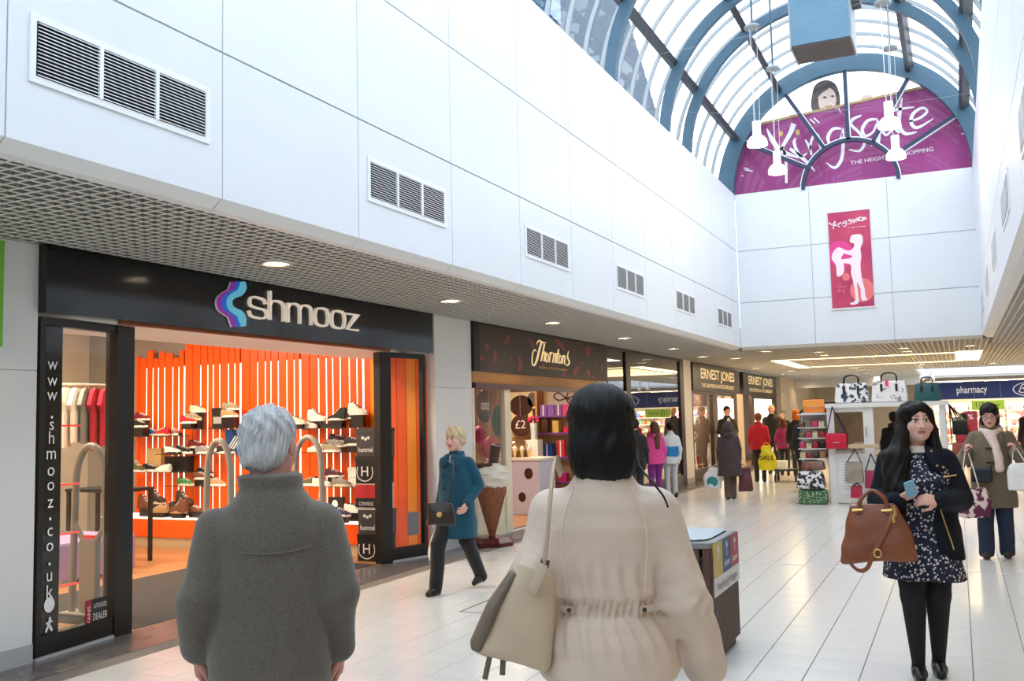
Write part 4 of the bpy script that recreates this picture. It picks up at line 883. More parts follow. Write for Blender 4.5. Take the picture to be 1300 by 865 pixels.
# ------------------------------------------------------------------ chocolate shop
M_oak = mat('oak_header', (176, 122, 66), 0.5, var=0.12, vscale=4, stretch=(1, .3, 6)); M_plumbar = mat('plum_bar', (74, 44, 66), 0.3); M_creamp = mat('cream_paint', (226, 216, 192), 0.5)
M_chocf = mat('choc_print', (62, 54, 50), 0.5, var=.1, vscale=2); M_petal = mat('dark_red_petal', (140, 62, 60), 0.5, var=.2, vscale=6); M_gold2 = mat('gold_lettering', (250, 222, 160), .35, emit=.5, ecol=(250, 220, 165))
tf_ = empty('shop_fascia', (0, 0, 0), 0, 'dark brown fascia with falling red petals and gold script lettering', 'shop sign')
FT = XS+.03
bx('board', M_chocf, XS-.06, FT, 11.53, 16.92, 2.29, ZC-.03, tf_); bx('top_edge', M_blk, XS-.06, FT+.004, 11.53, 16.92, ZC-.03, ZC-.004, tf_); bx('left_return', M_blk, FT-.01, FT+.003, 11.53, 11.72, 2.29, ZC-.03, tf_)
pt = lambda x, y: onX(640+x/10, 420+y/10, FT+.004)
TH = [([(412, 178), (425, 145), (448, 128), (490, 150), (538, 152)], [8, 14, 22, 18, 6]), ([(478, 140), (450, 230), (425, 340), (395, 425), (370, 440), (355, 400), (358, 320), (372, 262), (392, 240), (406, 268)], [20, 26, 28, 24, 20, 16, 15, 14, 12, 10]),
      ([(512, 165), (492, 280), (470, 388)], 20), ([(482, 330), (502, 285), (522, 275), (518, 330), (506, 392)], [8, 12, 18, 20, 18]),
      ([(550, 290), (562, 330), (552, 385), (535, 395), (528, 350), (535, 305)], 15, True), ([(588, 270), (582, 340), (572, 402)], 18), ([(584, 310), (602, 282), (620, 290)], [8, 16, 14]),
      ([(634, 285), (626, 350), (614, 408)], 18), ([(628, 320), (648, 292), (658, 315), (650, 370), (645, 412)], [8, 12, 18, 18, 16]), ([(692, 232), (680, 310), (668, 390), (682, 414)], [16, 20, 20, 8]), ([(660, 292), (712, 298)], 10),
      ([(716, 318), (728, 355), (718, 405), (702, 412), (696, 370), (702, 330)], 14, True), ([(750, 310), (744, 370), (735, 420)], 17), ([(745, 345), (764, 318), (774, 340), (768, 390), (765, 424)], [8, 12, 17, 17, 15]),
      ([(818, 258), (806, 320), (812, 360), (828, 395), (818, 432), (795, 438), (780, 420)], [10, 16, 18, 20, 18, 16, 8])]
ribbons('script_lettering', TH, pt, M_gold2, tf_)
text('tagline', 'the Art of the Chocolatier', pt(440, 478), (0, 1, 0), (0, 0, 1), .05, mat('tagline_gold', (214, 150, 70), .4, emit=.2), tf_, .001, 0, 'LEFT', float(pt(800, 500)[1]-pt(440, 478)[1]))
for a, b, w in (((20, 180), (70, 60), 55), ((190, 330), (195, 530), 55), ((310, 110), (375, 220), 35), ((640, 110), (770, 260), 60), ((1060, 180), (1050, 340), 60), ((900, 560), (945, 450), 50), ((1050, 490), (1080, 590), 40), ((1140, 610), (1135, 570), 25), ((1155, 400), (1160, 430), 25), ((985, 440), (1000, 400), 22), ((755, 540), (760, 590), 40), ((930, 150), (990, 160), 30), ((1250, 540), (1255, 400), 25), ((15, 520), (50, 525), 25), ((480, 420), (500, 500), 30), ((100, 400), (95, 330), 18), ((-230, 160), (-210, 260), 45), ((-300, 380), (-260, 330), 50), ((-120, 250), (-130, 420), 40)):
    a = np.array(a, float); b = np.array(b, float); m_ = (a+b)/2
    ribbons('petal', [([tuple(a), tuple(m_+(b-a)[::-1]*np.array([.08, -.08])), tuple(b)], [6, w*.9, w, w*.8, 6])], lambda x, y: onX(640+x/10, 420+y/10, FT+.002), M_petal, tf_)
hd = empty('shopfront_header', (0, 0, 0), 0, 'oak header beam with plum roller bar over the chocolate shop', 'header')
bx('beam', M_oak, XS-.1, XS+.01, 11.53, 16.55, 2.135, 2.288, hd); bx('roller_bar', M_plumbar, XS-.1, XS+.03, 11.58, 16.1, 2.06, 2.133, hd)
wn = empty('display_window', (0, 0, 0), 0, 'cream-framed chocolate shop display window with panelled stall riser', 'shop window')
for a, b in ((11.53, 11.60), (12.55, 12.75)): bx('post', M_creamp, XS-.08, XS+.0, a, b, 0, 2.06, wn)
bx('stall_riser', M_creamp, XS-.08, XS-.02, 11.60, 12.55, .02, .62, wn); bx('sill', M_creamp, XS-.12, XS+.02, 11.60, 12.55, .62, .66, wn); bx('glass', M_shopglass, XS-.05, XS-.045, 11.60, 12.55, .66, 2.06, wn)
for k in (0, 1): 
    p = MB(); y0 = 11.65+.46*k
    for q in ((y0, y0+.42, .1, .12), (y0, y0+.42, .5, .52), (y0, y0+.02, .12, .5), (y0+.4, y0+.42, .12, .5)): p.box(XS-.02, XS-.012, q[0], q[1], q[2], q[3])
    p.build('riser_moulding', M_creamp, wn)
bx('threshold', M_skirt, XS-.05, XS+.02, 11.53, 16.93, 0.0, .02, wn)
struct('wall_pier_chocolate', M_pill, XS-.3, XS-.0, 16.56, 16.92, 0, 2.288)
struct('floor_chocolate', M_wood_f, -9.5, -6.13, 11.5, 17.0, -.1, 0); struct('wall_chocolate_side', mat('tan_shop_wall', (150, 112, 92), .8), -9.5, -6.3, 16.8, 16.92, 0, 2.9); struct('wall_chocolate_back', MATS['tan_shop_wall'], -9.6, -9.5, 11.5, 17, 0, 2.9); struct('wall_chocolate_near', MATS['tan_shop_wall'], -9.5, -6.5, 11.5, 11.56, 0, 2.9); struct('ceiling_chocolate', M_shopceil, -9.5, -6.04, 11.5, 17, 2.5, 2.6)
for i, (x, y) in enumerate(((-7.2, 15.2), (-7.0, 13.3))):
    r = empty('ceiling_panel_light', (x, y, 2.495), 0, ['light panel in the chocolate shop ceiling above the counter', 'light panel in the chocolate shop ceiling near the window'][i], 'ceiling light', 'chocolate shop lights')
    bx('diffuser', M_lens, -.25, .25, -.25, .25, -.01, 0, r); lamp_light('panel_glow', 'AREA', (0, 0, -.02), 34, (255, 226, 200), r, .5)
CR = lambda n, c, **k: mat('goods_'+n, c, .5, **k)
# right-hand wall shelving (plane Y)
YT = 16.5
pT = lambda x, y: onY(690+x/5.41, 480+y/5.41, YT)
su = empty('wall_shelving', (0, 0, 0), 0, 'tan wall shelving with purple-edged shelves inside the chocolate shop', 'shelving')
xl, xr = onY(686, 560, YT)[0], -6.12
bx('back_panel', CR('tanpanel', (196, 164, 124)), xl, xr, YT+.2, YT+.24, 0.0, 2.5, su); bx('upright', M_oak, xl-.04, xl, YT-.12, YT+.24, 0, 2.5, su)
shz = [onY(735, 527, YT)[2], onY(735, 549, YT)[2], onY(735, 580, YT)[2], onY(735, 612, YT)[2]]
for z in shz: bx('shelf', CR('tanshelf', (206, 178, 140)), xl, xr, YT-.1, YT+.2, z-.02, z, su); bx('price_strip', CR('purple', (112, 50, 140)), xl, xr, YT-.106, YT-.1, z-.03, z+.002, su)
def box_item(x, w, d, h, z, m, label, name='gift_box', y=None, cat='box', grp='boxed chocolates', ribbon=None):
    y = YT-.05 if y is None else y
    r = empty(name, (x, y, z), 0, label, cat, grp)
    bx('body', m, 0, w, 0, d, 0, h*.8, r); bx('lid', m, -.003, w+.003, -.003, d+.003, h*.8, h, r)
    if ribbon: bx('ribbon', ribbon, w*.42, w*.58, -.006, -.003, 0, h, r)
    return r
V = CR('violet', (120, 74, 150)); PK = CR('pinkfoil', (206, 60, 110)); RD = CR('redfoil', (196, 30, 60)); LB = CR('label', (236, 226, 214)); BL = CR('bluebox', (30, 70, 160)); GD = CR('goldbox', (196, 158, 84)); CHO = CR('choc', (70, 38, 26)); TQ = CR('teal', (32, 140, 140)); MG = CR('magenta', (176, 30, 96))
for i in range(6): box_item(xl+.03+.15*i, .13, .12, .20, shz[0], V if i != 3 else PK, ['violet gift box at the start of the top shelf', 'second violet gift box on the top shelf', 'third violet gift box on the top shelf', 'pink gift box on the top shelf', 'violet gift box beyond the pink one on the top shelf', 'violet gift box at the end of the top shelf'][i], ribbon=LB if i % 2 == 0 else None)
for i, m in enumerate((CHO, GD, RD, V)): box_item(xl+.05+.22*i, .12, .12, [.26, .22, .1, .24][i], shz[1], m, ['dark chocolate pack on the second shelf', 'gold pack on the second shelf', 'low red pack on the second shelf', 'violet pack on the second shelf'][i])
for i, m in enumerate((BL, RD, GD)): box_item(xl+.05+(0, .3, .58)[i], .2 if i == 0 else .14, .13, [.24, .3, .16, .2][i], shz[2], m, ['blue chocolate box with white label on the third shelf', 'red striped pack on the third shelf', 'gold pack on the third shelf', 'violet pack on the third shelf'][i], ribbon=LB)
for i, m in enumerate((RD, MG, CHO)): box_item(xl+.08+.28*i, .16, .13, .12+.04*i, shz[3], m, ['red pack on the lowest shelf', 'magenta pack on the lowest shelf', 'brown pack on the lowest shelf'][i])
bow = empty('shelf_poster', (onY(692, 500, YT)[0], YT+.19, 1.80), 0, 'framed bow picture above the chocolate shelves', 'picture'); bx('card', CR('postercard', (190, 176, 160)), 0, .62, -.01, 0, 0, .4, bow)
ribbons('bow_print', [([(.34, .2), (.44, .36), (.56, .38), (.52, .24), (.34, .2)], .03), ([(.34, .2), (.5, .12), (.58, .02), (.46, .03), (.34, .2)], .03), ([(.34, .2), (.2, .3), (.1, .24), (.2, .16), (.34, .2)], .03)], lambda u, v: np.array([u, -.012, v]), CHO, bow)
# poster of ice cream and round price sign
ip = empty('ice_cream_poster', (onY(650, 560, YT+.2)[0], YT+.15, .72), 0, 'cream poster with chocolate ice cream scoop in the chocolate shop', 'poster'); w_ = onY(684, 560, YT+.2)[0]-onY(650, 560, YT+.2)[0]
bx('card', CR('postercream', (240, 222, 176)), 0, w_, 0, .02, 0, 1.42, ip); bx('stand', M_oak, w_*.4, w_*.6, .03, .06, -.72, .4, ip)
def disc(name, cx, cz, rx, rz, m, par, y=-.004, n=22): return MB().add([(cx+rx*math.cos(2*PI*i/n), y, cz+rz*math.sin(2*PI*i/n)) for i in range(n)], [tuple(range(n))]).build(name, m, par, recalc=False)
disc('scoop', w_*.42, 1.16, .24, .20, CHO, ip); disc('vanilla', w_*.62, .92, .3, .26, CR('vanilla', (250, 226, 160)), ip, -.003); disc('mint', w_*.84, 1.27, .1, .14, CR('greybrown', (110, 100, 90)), ip)
ribbons('sauce_drips', [([(.3*w_+.16*k, 1.1), (.34*w_+.16*k, .9), (.32*w_+.16*k, .74)], [.07, .05, .03]) for k in range(4)], lambda u, v: np.array([u, -.006, v]), CHO, ip)
ps_ = empty('price_disc', (onY(655, 541, YT-.3)[0], YT-.1, onY(655, 541, YT-.3)[2]), 0, 'round brown price sign reading £2 in the chocolate shop', 'sign')
MB().cyl((0, 0, 0), (0, .02, 0), .2, n=26).build('plate', CHO, ps_); text('price', '£2', (0, -.004, -.05), (1, 0, 0), (0, 0, 1), .16, LB, ps_, 0); bx('hanger', M_alu, -.004, .004, .004, .012, .19, 2.5-ps_.location[2], ps_)
# counter with ice cream machine and cone stand
ct = empty('sales_counter', (-7.45, 15.1, 0), 0, 'pale spotted ice cream counter inside the chocolate shop doorway', 'counter'); bx('body', CR('counterpale', (206, 204, 222)), 0, .95, 0, .7, 0, .92, ct, bevel=.01); bx('top', LB, -.03, .98, -.03, .73, .92, .96, ct)
for x, z, r_ in ((.3, .55, .09), (.62, .3, .07), (.75, .7, .08)): disc('choc_spot', x, z, r_, r_*1.2, CHO, ct)
for k in range(5):
    c = empty('wafer_cone', (-7.3+.14*k, 15.25, .96), 0, ['wafer cone', 'second wafer cone', 'middle wafer cone', 'fourth wafer cone', 'last wafer cone'][k]+' in the row on the ice cream counter', 'cone', 'wafer cones on the counter'); MB().lathe([(.012, 0), (.035, .13), (.03, .132)], n=12).build('wafer', CR('wafer', (226, 190, 120)), c, True); MB().lathe([(.036, .13), (.04, .16), (.02, .2), (.0, .21)], n=12).build('ice', LB, c, True)
im = empty('glass_dome', (-7.15, 15.55, .96), 0, 'domed glass cover with chocolates on the counter', 'dome'); MB().lathe([(.26, 0), (.26, .14), (.2, .27), (.1, .33), (0, .345)], n=20).build('dome', glass('dome_glass', (.85, .8, .7), 1.0), im, True); MB().lathe([(0, 0), (.22, .0), (.2, .12), (.1, .2), (0, .22)], n=16).build('chocolates', CR('praline', (120, 96, 60), var=.5, vscale=30), im, True)
fs_ = empty('flower_vase', (-7.0, 16.05, 1.25), 0, 'glass of pink flowers on a pedestal behind the counter', 'vase'); MB().lathe([(.05, 0), (.06, .2), (.07, .3)], n=14).build('glass', CR('vaseglass', (190, 200, 196)), fs_, True); bx('pedestal', LB, -.12, .12, -.12, .12, -1.25, 0, fs_)
for k in range(6): MB().lathe([(0, 0), (.05, .03), (.04, .07), (0, .08)], n=8, c=(.07*math.cos(k), .07*math.sin(k), .3+.03*(k % 3))).build('flower', MG if k % 2 else RD, fs_, True)
# window display
M_wd = CR('displayblack', (60, 40, 50))
wd = empty('display_stand', (-6.55, 12.05, 0), 0, 'stepped display stand inside the chocolate shop window', 'display stand')
for k, (z, d) in enumerate(((.66, .0), (.95, .14), (1.22, .26))): bx('step', CR('rosewood', (150, 90, 90)), -.2, (.46, .25, .03)[k], -.46, .46, (0, .66, .95)[k], z, wd)
rd = random.Random(3); names = ['purple', 'gold', 'pink', 'brown', 'red', 'violet', 'cream', 'magenta', 'plum', 'rose']; cols = [V, GD, PK, CHO, RD, CR('lilac', (160, 120, 190)), LB, MG, CR('plum2', (90, 40, 90)), CR('rose', (226, 140, 150))]
n_ = 0
for k, (z, x) in enumerate(((.661, -6.20), (.951, -6.40), (1.221, -6.62))):
    for j in range(6):
        y = 11.62+.152*j; h = .13+.12*rd.random()
        box_item(x, .1, .12, h, z, cols[n_ % 10], '%s gift pack %s on the %s step of the window display' % (names[n_ % 10], ['at the pillar end', 'next to the pillar-end one', 'left of centre', 'right of centre', 'before the doorway-end one', 'at the doorway end'][j], ['bottom', 'middle', 'top'][k]), y=y, grp='packs in the chocolate window', ribbon=LB if j % 3 == 0 else None); n_ += 1
def hang(px, py, rx, rz, m, label, shape='oval', txt=None, X=-6.16):
    P = onX(px, py, X); r = empty('hanging_sign' if txt else 'foil_egg', P, 0, label, 'sign' if txt else 'easter egg', 'hung window pieces')
    if txt:
        MB().cyl((-.01, 0, 0), (.01, 0, 0), rx, n=26).build('plate', m, r); bx('band', LB, .011, .013, -rx*.55, rx*.55, -.05, .05, r); text('word', txt, (.014, 0, -.02), (0, 1, 0), (0, 0, 1), .05, V, r, 0, width=rx*.9)
    else: o = MB().lathe([(0, -rz), (rx*.6, -rz*.75), (rx*.95, -rz*.2), (rx*.85, rz*.35), (rx*.4, rz*.85), (0, rz)], n=18); o.build('shell', m, r, True); bx('ribbon', GD, -rx*1.0, rx*1.0, -.012, .012, -.015, .015, r)
    MB().cyl((0, 0, rz*.95 if not txt else rx), (0, 0, 2.48-P[2]), .003, n=5).build('thread', LB, r)
hang(615, 516, .24, .24, CR('purplebrown', (86, 50, 80)), 'round purple hanging sign in the chocolate shop window', txt='EASTER', X=-6.30); hang(632, 535, .1, .24, TQ, 'tall teal foil egg hung in the chocolate window', X=-6.13); hang(622, 569, .14, .17, PK, 'pink foil egg hung low in the chocolate window', X=-6.18); hang(608, 552, .12, .14, MG, 'magenta foil bow hung beside the white pillar', X=-6.55)
# giant ice cream cone
ic = empty('giant_ice_cream_cone', (-5.6, 11.4, 0), 0, 'giant ice cream cone sculpture with chocolate flake outside the chocolate shop', 'sculpture')
MB().lathe([(.30, 0), (.30, .05), (.24, .11), (.06, .12)], n=8).build('base', mat('maroon_gloss_base', (84, 30, 30), .25), ic)
cn = MB().lathe([(.03, .11), (.10, .36), (.19, .70), (.205, .76), (.17, .765)], n=28).build('cone', mat('waffle_cone', (142, 86, 58), .7, var=.18, vscale=26, bump=.5, bscale=60), ic, True)
for k in range(10):
    for sg in (1, -1):
        pts = []
        for t in np.linspace(0, 1, 10): w = 2*PI*k/10+sg*t*1.6; r_ = np.interp(t, [0, .42, 1], [.032, .105, .20])+.002; pts.append((r_*math.cos(w), r_*math.sin(w), .12+.6*t))
        MB().tube(pts, .004, 4).build('waffle_ridge', MATS['waffle_cone'], ic)
sv = MB(); vs = []; NN = 36
for i, (r_, z) in enumerate(((.19, .74), (.235, .79), (.225, .835), (.255, .87), (.235, .91), (.245, .94), (.20, .98), (.19, 1.01), (.11, 1.05), (.02, 1.07))):
    for k in range(NN): w = 2*PI*k/NN; rr = r_*(1+.06*math.sin(5*w+i*1.7)+.03*math.sin(11*w-i)); vs.append((rr*math.cos(w), rr*math.sin(w), z+.014*math.sin(4*w+i*2)))
sv.add(vs, [(i*NN+k, i*NN+(k+1) % NN, (i+1)*NN+(k+1) % NN, (i+1)*NN+k) for i in range(9) for k in range(NN)]+[tuple(range(9*NN, 10*NN))]); sv.build('ice_cream', mat('whipped_white', (222, 216, 204), .5), ic, True)
ribbons_ = [(-.12, -.20, 1.0), (-.2, -.1, .95), (.05, -.2, .99)]
MB().tube([(-.22, -.08, .94), (-.19, -.14, .99), (-.1, -.17, 1.03), (.02, -.16, 1.04), (.08, -.12, 1.05)], [.02, .035, .04, .03, .015], 8).build('sauce', CHO, ic, True)
MB().cyl((.02, 0, .98), (.085, .0, 1.29), .062, .07, n=18).build('flake', mat('flake_brown', (74, 50, 42), .6), ic, True); MB().cyl((.0845, 0, 1.288), (.087, 0, 1.296), .058, n=18).build('flake_end', LB, ic)
for dv in ((1, 0), (0, 1)): MB().cyl((.087-.055*dv[0], -.055*dv[1], 1.298), (.087+.055*dv[0], .055*dv[1], 1.298), .008, n=6).build('flake_fold', CHO, ic)

# ------------------------------------------------------------------ dark glazed shopfront
M_dglass = glass('dark_shop_glass', (.55, .56, .56), 2.2, f0=.05); M_purf = mat('dark_purple_frame', (38, 30, 48), .4)
dg_ = empty('glazed_shopfront', (0, 0, 0), 0, 'tall dark glazed shopfront with purple-black posts beside the chocolate shop', 'shop window')
for a, b in ((17.0, 17.1), (18.22, 18.5), (22.3, 22.62)): bx('post', M_purf, XS-.08, XS, a, b, .02, ZC-.005, dg_)
bx('head', M_purf, XS-.08, XS-.005, 17.1, 22.3, ZC-.06, ZC-.006, dg_); bx('stall_riser', mat('dark_stone_riser', (70, 66, 64), .3), XS-.1, XS-.005, 17.1, 22.3, .0, .24, dg_)
bx('transom', M_alu, XS-.06, XS-.002, 17.1, 18.22, 2.08, 2.13, dg_)
for a, b in ((17.1, 18.22), (18.5, 22.3)): bx('glass', M_dglass, XS-.04, XS-.034, a, b, .24, ZC-.06, dg_)
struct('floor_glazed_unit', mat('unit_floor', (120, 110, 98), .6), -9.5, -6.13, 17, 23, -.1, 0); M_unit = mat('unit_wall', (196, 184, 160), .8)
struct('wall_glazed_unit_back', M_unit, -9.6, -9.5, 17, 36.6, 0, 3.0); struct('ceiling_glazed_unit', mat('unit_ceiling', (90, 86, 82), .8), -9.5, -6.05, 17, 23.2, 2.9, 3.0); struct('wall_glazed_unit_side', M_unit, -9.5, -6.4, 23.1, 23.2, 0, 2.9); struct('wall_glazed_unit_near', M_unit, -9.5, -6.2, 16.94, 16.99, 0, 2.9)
BOOTS = [([(-.22, -.07), (-.19, .02), (-.16, .09), (-.10, .11), (-.08, .06), (-.15, .02), (-.09, .0), (-.09, -.06), (-.16, -.08), (-.24, -.05)], .022), ([(-.03, .02), (0, -.02), (-.03, -.06), (-.06, -.02)], .018, True), ([(.06, .02), (.09, -.02), (.06, -.06), (.03, -.02)], .018, True), ([(.16, .10), (.13, .0), (.13, -.06), (.17, -.06)], .02), ([(.10, .04), (.2, .04)], .014), ([(.26, .03), (.22, .02), (.21, -.01), (.25, -.03), (.24, -.07), (.19, -.06)], .018)]
bd = empty('interior_bulkhead', (-7.6, 19.8, 0), 0, 'dark grey slatted bulkhead inside the glazed shopfront', 'bulkhead')
for k in range(4): bx('slat', mat('slate_slat', (74, 76, 84), .5), -.05, .05, -2.6, 3.0, 1.72+.14*k, 1.85+.14*k, bd)
bx('drop_panel', MATS['slate_slat'], -.05, .05, -2.6, 3.0, 2.28, 2.89, bd)
gl_ = empty('ceiling_panel_light', (-7.0, 20.2, 2.895), 0, 'dim light panel inside the dark glazed shopfront', 'ceiling light'); bx('diffuser', M_lens, -.15, .15, -.5, .5, -.01, 0, gl_); lamp_light('panel_glow', 'AREA', (0, 0, -.02), 40, (255, 226, 180), gl_, .4)

# ------------------------------------------------------------------ jeweller
M_ejb = mat('jeweller_black', (50, 44, 42), .3); M_lbx = mat('lightbox_white', (250, 246, 238), .5, emit=1.6, ecol=(255, 248, 236)); M_bronze = mat('bronze_frame', (70, 56, 46), .35, metal=.3)
def ejsign(y0, y1, label):
    r = empty('shop_fascia', (0, 0, 0), 0, label, 'shop sign'); bx('board', M_ejb, XS-.1, XS+.02, y0, y1, 2.235, 2.93, r)
    yc = (y0+y1)/2; w = (y1-y0)
    text('name_lettering', 'ERNEST JONES', (XS+.022, yc, 2.57), (0, 1, 0), (0, 0, 1), .27, M_gold2, r, .004, .012, width=w*.72); text('tagline', 'THE DIAMOND & WATCH SPECIALIST', (XS+.022, yc, 2.34), (0, 1, 0), (0, 0, 1), .11, M_gold2, r, .004, .0, width=w*.7)['kind'] = 'stuff'
ejsign(23.45, 29.05, 'dark jeweller fascia with cream capitals over the display window'); ejsign(29.6, 35.5, 'second dark jeweller fascia with cream capitals over the lit posters')
bx_ = lambda *a: None
jw = empty('display_window', (0, 0, 0), 0, 'jeweller display window with dark bronze frames and low dark riser', 'shop window')
bx('stall_riser', M_bronze, XS-.12, XS, 23.32, 28.6, 0, .28, jw)
for a, b in ((23.32, 23.44), (25.55, 26.1), (28.3, 28.6)): bx('frame_post', M_bronze, XS-.1, XS-.0, a, b, .28, 2.23, jw)
bx('head_rail', M_bronze, XS-.1, XS-.002, 23.44, 28.3, 2.15, 2.23, jw); bx('glass', M_shopglass, XS-.05, XS-.045, 23.44, 25.55, .28, 2.15, jw); bx('poster_lightbox', M_lbx, XS-.09, XS-.03, 26.1, 28.3, .28, 2.08, jw)
struct('wall_pier_jeweller', mat('beige_pier', (206, 190, 168), .6), XS-.35, XS+.01, 28.62, 29.5, 0, 2.23)
j2 = empty('display_window', (0, 0, 0), 0, 'second jeweller window with tall white lightbox beyond the doorway', 'shop window')
for a, b in ((31.0, 31.3), (34.7, 35.5)): bx('frame_post', M_bronze, XS-.1, XS, a, b, 0, 2.23, j2)
bx('poster_lightbox', M_lbx, XS-.09, XS-.03, 31.3, 34.7, .3, 2.12, j2); bx('stall_riser', M_bronze, XS-.12, XS, 31.3, 34.7, 0, .3, j2); bx('head_rail', M_bronze, XS-.1, XS-.002, 31.3, 34.7, 2.12, 2.23, j2)
struct('floor_jeweller', M_wood_f, -9.5, -6.13, 23.2, 36.5, -.1, 0); struct('ceiling_jeweller', M_shopceil, -9.5, -6.03, 23.2, 36.5, 2.4, 2.5)
struct('wall_jeweller_mid', mat('dark_wood_wall', (84, 60, 44), .6), -6.9, -6.8, 26.0, 36.5, 0, 2.4)
# stock in the jeweller's window: plinths, busts, trays
jd = empty('jewel_display', (-6.35, 24.5, 0), 0, 'tiered wood and glass jewellery display in the jeweller window', 'display stand')
for k, z in enumerate((.34, .95, 1.35)): bx('tier', M_oak, -.25, .22-.1*k, -1.0, 1.0, z-.04, z, jd)
bx('core', CR('silk', (220, 200, 160)), -.3, -.2, -1.0, 1.0, 0, 2.1, jd); bx('post', M_oak, -.22, -.15, .62, .72, 0, 2.1, jd)
for k, (y, z, lb) in enumerate(((-.6, .34, 'low front'), (0, .34, 'low middle'), (.5, .34, 'low end'), (-.5, .95, 'middle tier'), (.2, .95, 'middle tier end'), (-.4, 1.35, 'top tier'), (.3, 1.35, 'top tier end'))):
    r = empty('necklace_bust', (-6.3, 24.5+y, z+.001), 0, 'cream necklace bust on the %s of the jeweller display' % lb, 'display bust', 'jeweller busts'); s_ = .8 if k else 1.3
    MB().lathe([(.09*s_, 0), (.10*s_, .05), (.14*s_, .18*s_), (.12*s_, .27*s_), (.04*s_, .31*s_), (.035*s_, .37*s_)], n=16).build('bust', [LB, CR('silk2', (240, 224, 190)), RD, LB, CR('greyvelvet', (120, 112, 104)), GD, LB][k], r, True)
    MB().tube([(.1*s_*math.cos(t), .1*s_*math.sin(t), .26*s_-.06*math.cos(t)) for t in np.linspace(0, 2*PI, 16)[:-1]], .008, 6, closed=True).build('necklace', M_chrome, r, True)
for i, y in enumerate((24.3, 27.5, 30.2)):
    gl_ = empty('ceiling_panel_light', (-6.4, y, 2.395), 0, ['light panel in the jeweller window bay', 'light panel behind the jeweller lightbox', 'light panel in the jeweller doorway'][i], 'ceiling light', 'jeweller lights'); bx('diffuser', M_lens, -.12, .12, -.3, .3, -.01, 0, gl_); lamp_light('panel_glow', 'AREA', (0, 0, -.02), 55, (255, 228, 186), gl_, .4)

# ------------------------------------------------------------------ far end and right side
M_beige = mat('beige_wall', (214, 196, 168), .7, var=.04)
struct('wall_far_left', M_beige, XS-.3, XS, 36.5, YF, 0, 3.3); struct('wall_far', M_beige, -6.2, -1.2, YF, YF+.2, 0, 3.3); struct('wall_far_return', M_beige, -1.35, -1.2, 45.1, YF+8, 0, 3.3)
dr = empty('door_1', (0, 0, 0)); tag(dr, kind='structure'); bx('leaf', mat('brown_door', (140, 92, 52), .5), -5.6, -4.75, YF-.05, YF, 0, 2.1, dr); bx('frame', M_trim, -5.7, -4.65, YF-.03, YF, 2.1, 2.2, dr)
fb = bx('far_beam', M_trim, -5.9, -1.25, 40.0, 40.3, 2.62, 2.96); tag(fb, kind='structure')
struct('wall_right_shops', M_beige, XRS, XRS+.3, YB, 22.5, 0, 3.3); struct('wall_right_far', M_beige, 6.5, 6.8, 22.5, 54, 0, 3.3); struct('wall_right_return', M_beige, XRS, 6.6, 22.4, 22.6, 0, 3.3)
# pharmacy
M_bblue = mat('pharmacy_blue', (26, 44, 110), .35); M_prodw = mat('store_white', (246, 240, 228), .6)
ph = empty('shop_fascia', (0, 0, 0), 0, 'long dark blue fascia with white pharmacy lettering and oval logo', 'shop sign'); YP = 45.0
bx('board', M_bblue, -1.19, 6.45, YP, YP+.2, 2.05, 2.79, ph)
pw = onY(1215, 500, YP); pw2 = onY(1252, 497, YP); text('pharmacy_lettering', 'pharmacy', (pw[0]-.02, YP-.004, 2.31), (1, 0, 0), (0, 0, 1), .30, M_signw, ph, .004, .015, 'LEFT', pw2[0]-pw[0]+.05)
pc = onY(1307, 494, YP); el = [(.62*math.cos(2*PI*i/32), .3*math.sin(2*PI*i/32)) for i in range(32)]
MB().prism(el, lambda u, v, d: (pc[0]+u, d, pc[2]+v), YP-.01, YP).build('logo_oval', M_signw, ph); MB().prism([(u*.93, v*.88) for u, v in el], lambda u, v, d: (pc[0]+u, d, pc[2]+v), YP-.014, YP-.01).build('logo_field', M_bblue, ph)
ribbons('logo_script', [([(p[0]*1.75, p[1]*1.75) for p in st[0]], st[1]*1.75, *st[2:]) for st in BOOTS], lambda u, v: np.array([pc[0]+u, YP-.018, pc[2]+v]), M_signw, ph)
struct('floor_pharmacy', mat('store_floor', (214, 206, 194), .3), -1.2, 6.5, YF+7.9, YF+8.1, -.1, 0); struct('wall_pharmacy_back', M_prodw, -1.2, 6.5, 51.8, 52, 0, 3.3); struct('ceiling_pharmacy', M_shopceil, -1.2, 6.5, 45.2, 52, 2.85, 2.95)
for i in range(4):
    gl_ = empty('ceiling_panel_light', (-.2+1.8*i, 47.5, 2.845), 0, ['first light panel', 'second light panel', 'third light panel', 'fourth light panel'][i]+' from the beige wall in the pharmacy ceiling', 'ceiling light', 'pharmacy lights'); bx('diffuser', M_lens, -.5, .5, -.5, .5, -.01, 0, gl_); lamp_light('panel_glow', 'AREA', (0, 0, -.02), 160, (255, 244, 226), gl_, .9)
rd = random.Random(5); PC = [CR('p1', (230, 90, 90)), CR('p2', (90, 130, 200)), CR('p3', (240, 220, 160)), CR('p4', (120, 180, 120)), LB, CR('p6', (200, 120, 170)), GD, CR('p8', (150, 60, 60))]
